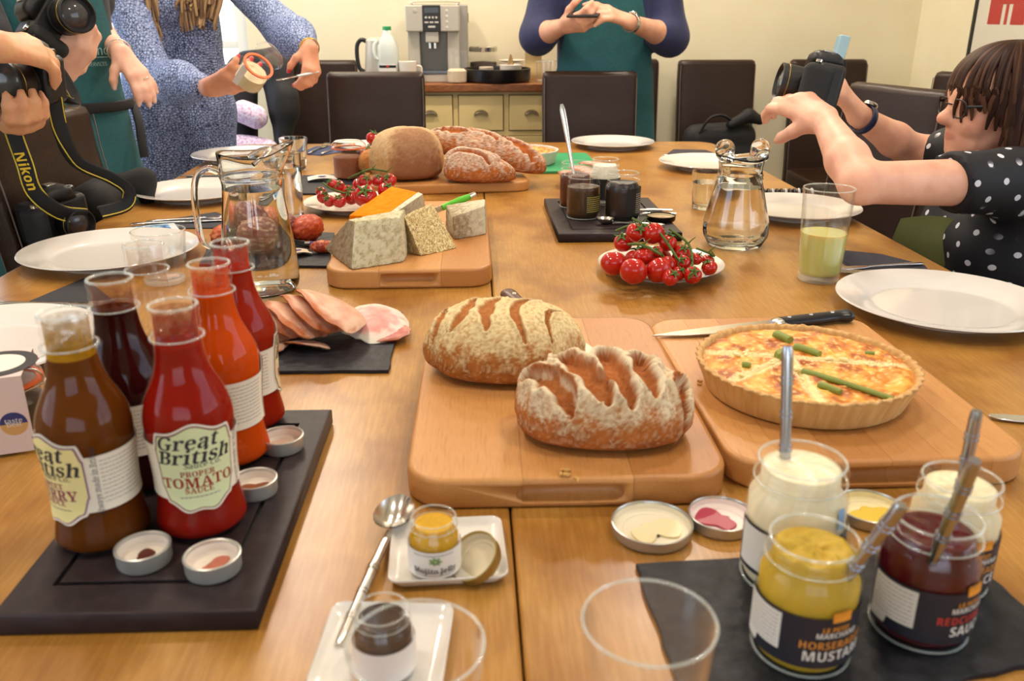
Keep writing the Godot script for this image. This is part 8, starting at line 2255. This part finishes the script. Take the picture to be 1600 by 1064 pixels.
	part("trousers", field([[V(0.0, 0.53, 0.08), 0.085, V(-0.36, 0.52, 0.09), 0.062], [V(0.0, 0.53, -0.08), 0.08, V(-0.36, 0.52, -0.09), 0.062], [V(-0.36, 0.545, 0.09), 0.066, V(-0.36, 0.1, 0.1), 0.05], [V(-0.36, 0.545, -0.09), 0.066, V(-0.36, 0.1, -0.1), 0.05]], 0.014, 60), M("dark_trousers"), t)
	shoes(t, V(-0.36, 0, 0), f)
	part("hair", hair_mesh(hd, f, up, 0.95, 170, func(c, s):
		if c > 0.6: return [-0.024 + 0.03 * absf(s) + (0.03 if rng.randf() < 0.2 else 0.0) + rng.randf_range(-0.012, 0.012), -0.003, 1.1]
		if c > 0.3: return [0.0 + 0.3 * (0.6 - c) + rng.randf_range(-0.012, 0.02), -0.004, 1.06]
		return [0.125 + rng.randf_range(-0.015, 0.015), 0.008, 1.0], ["23130c", "382012", "4e3424"], 0.0095), VC("hair", 0.55, {"metallic_specular": 0.3}), t)
	for s in [-1, 1]:
		var rim := []
		for k in 28:
			var an := TAU * k / 28
			rim.append(hd + f * (0.094 - 0.006 * absf(cos(an))) + up * (0.004 + 0.017 * signf(sin(an)) * pow(absf(sin(an)), 0.7)) + l * s * (0.034 + 0.024 * signf(cos(an)) * pow(absf(cos(an)), 0.7)))
		part("glasses_rim", tube(rim, 0.0016, 6, Vector2.ONE, f, true), M("frame_black"), t)
		part("glasses_arm", tube(curve([hd + f * 0.088 + up * 0.01 + l * s * 0.06, hd + f * 0.04 + up * 0.01 + l * s * 0.077, hd + f * -0.02 + up * 0.008 + l * s * 0.08], 4), 0.002, 6, Vector2(0.6, 1.4)), M("frame_black"), t)
	part("glasses_bridge", tube(curve([hd + f * 0.095 + up * 0.01 + l * 0.012, hd + f * 0.1 + up * 0.012, hd + f * 0.095 + up * 0.01 - l * 0.012], 3), 0.0016, 6), M("frame_black"), t)
	var cam3 := digital_camera("black camera raised in both hands by the seated woman in polka dots", Transform3D(Basis(V(0.12, -0.1, -0.98).normalized(), V(0.2, 0.97, -0.08).normalized(), V(-0.95, 0.2, -0.1).normalized()).orthonormalized(), V(0.705, 1.028, -1.80)), 0.06)
	part("flash_cover", rbox(Vector3(0.032, 0.045, 0.02), 0.003, V(0.0, 0.082, -0.02)), M("flash_blue", "9fc0cc", 0.2), cam3)
	wt = thing("wrist_watch", "dark watch with a steel edge on the far wrist of the seated woman", "watch")
	wt.transform = along(fwr + t.position, fel + t.position)
	part("band", tube(_ring(0.0305, 0.0), 0.006, 8, Vector2(0.4, 1.5), Vector3.UP, true), M("strap_blue", "20284a", 0.4), wt, Transform3D(Basis(Vector3.RIGHT, PI / 2), V(0, 0, 0.016)))
	part("case", lathe(P([0, 0.008, 0.013, 0.0075, 0.0155, 0.004, 0.0155, 0, 0, 0]), 28), M("watch_steel"), wt, V3x(V(0, 0.031, 0.016)))
	t = thing("cloth", "olive green apron cloth hanging over the lap of the seated woman", "cloth", V(0.93, 0.5, -1.77))
	part("drape", surf(30, 20, func(u, v):
		return V(-0.02 + 0.1 * u - 0.02 * sin(v * PI), 0.26 - 0.26 * v + 0.02 * sin(u * 3.0), 0.15 * (u - 0.5) * (1.0 + 0.2 * v) + 0.012 * sin(u * 14.0) * v + 0.06), null, false), M("olive_cloth", "565a2c", 0.8), t)

func V3x(p: Vector3) -> Transform3D:
	return Transform3D(Basis(), p)
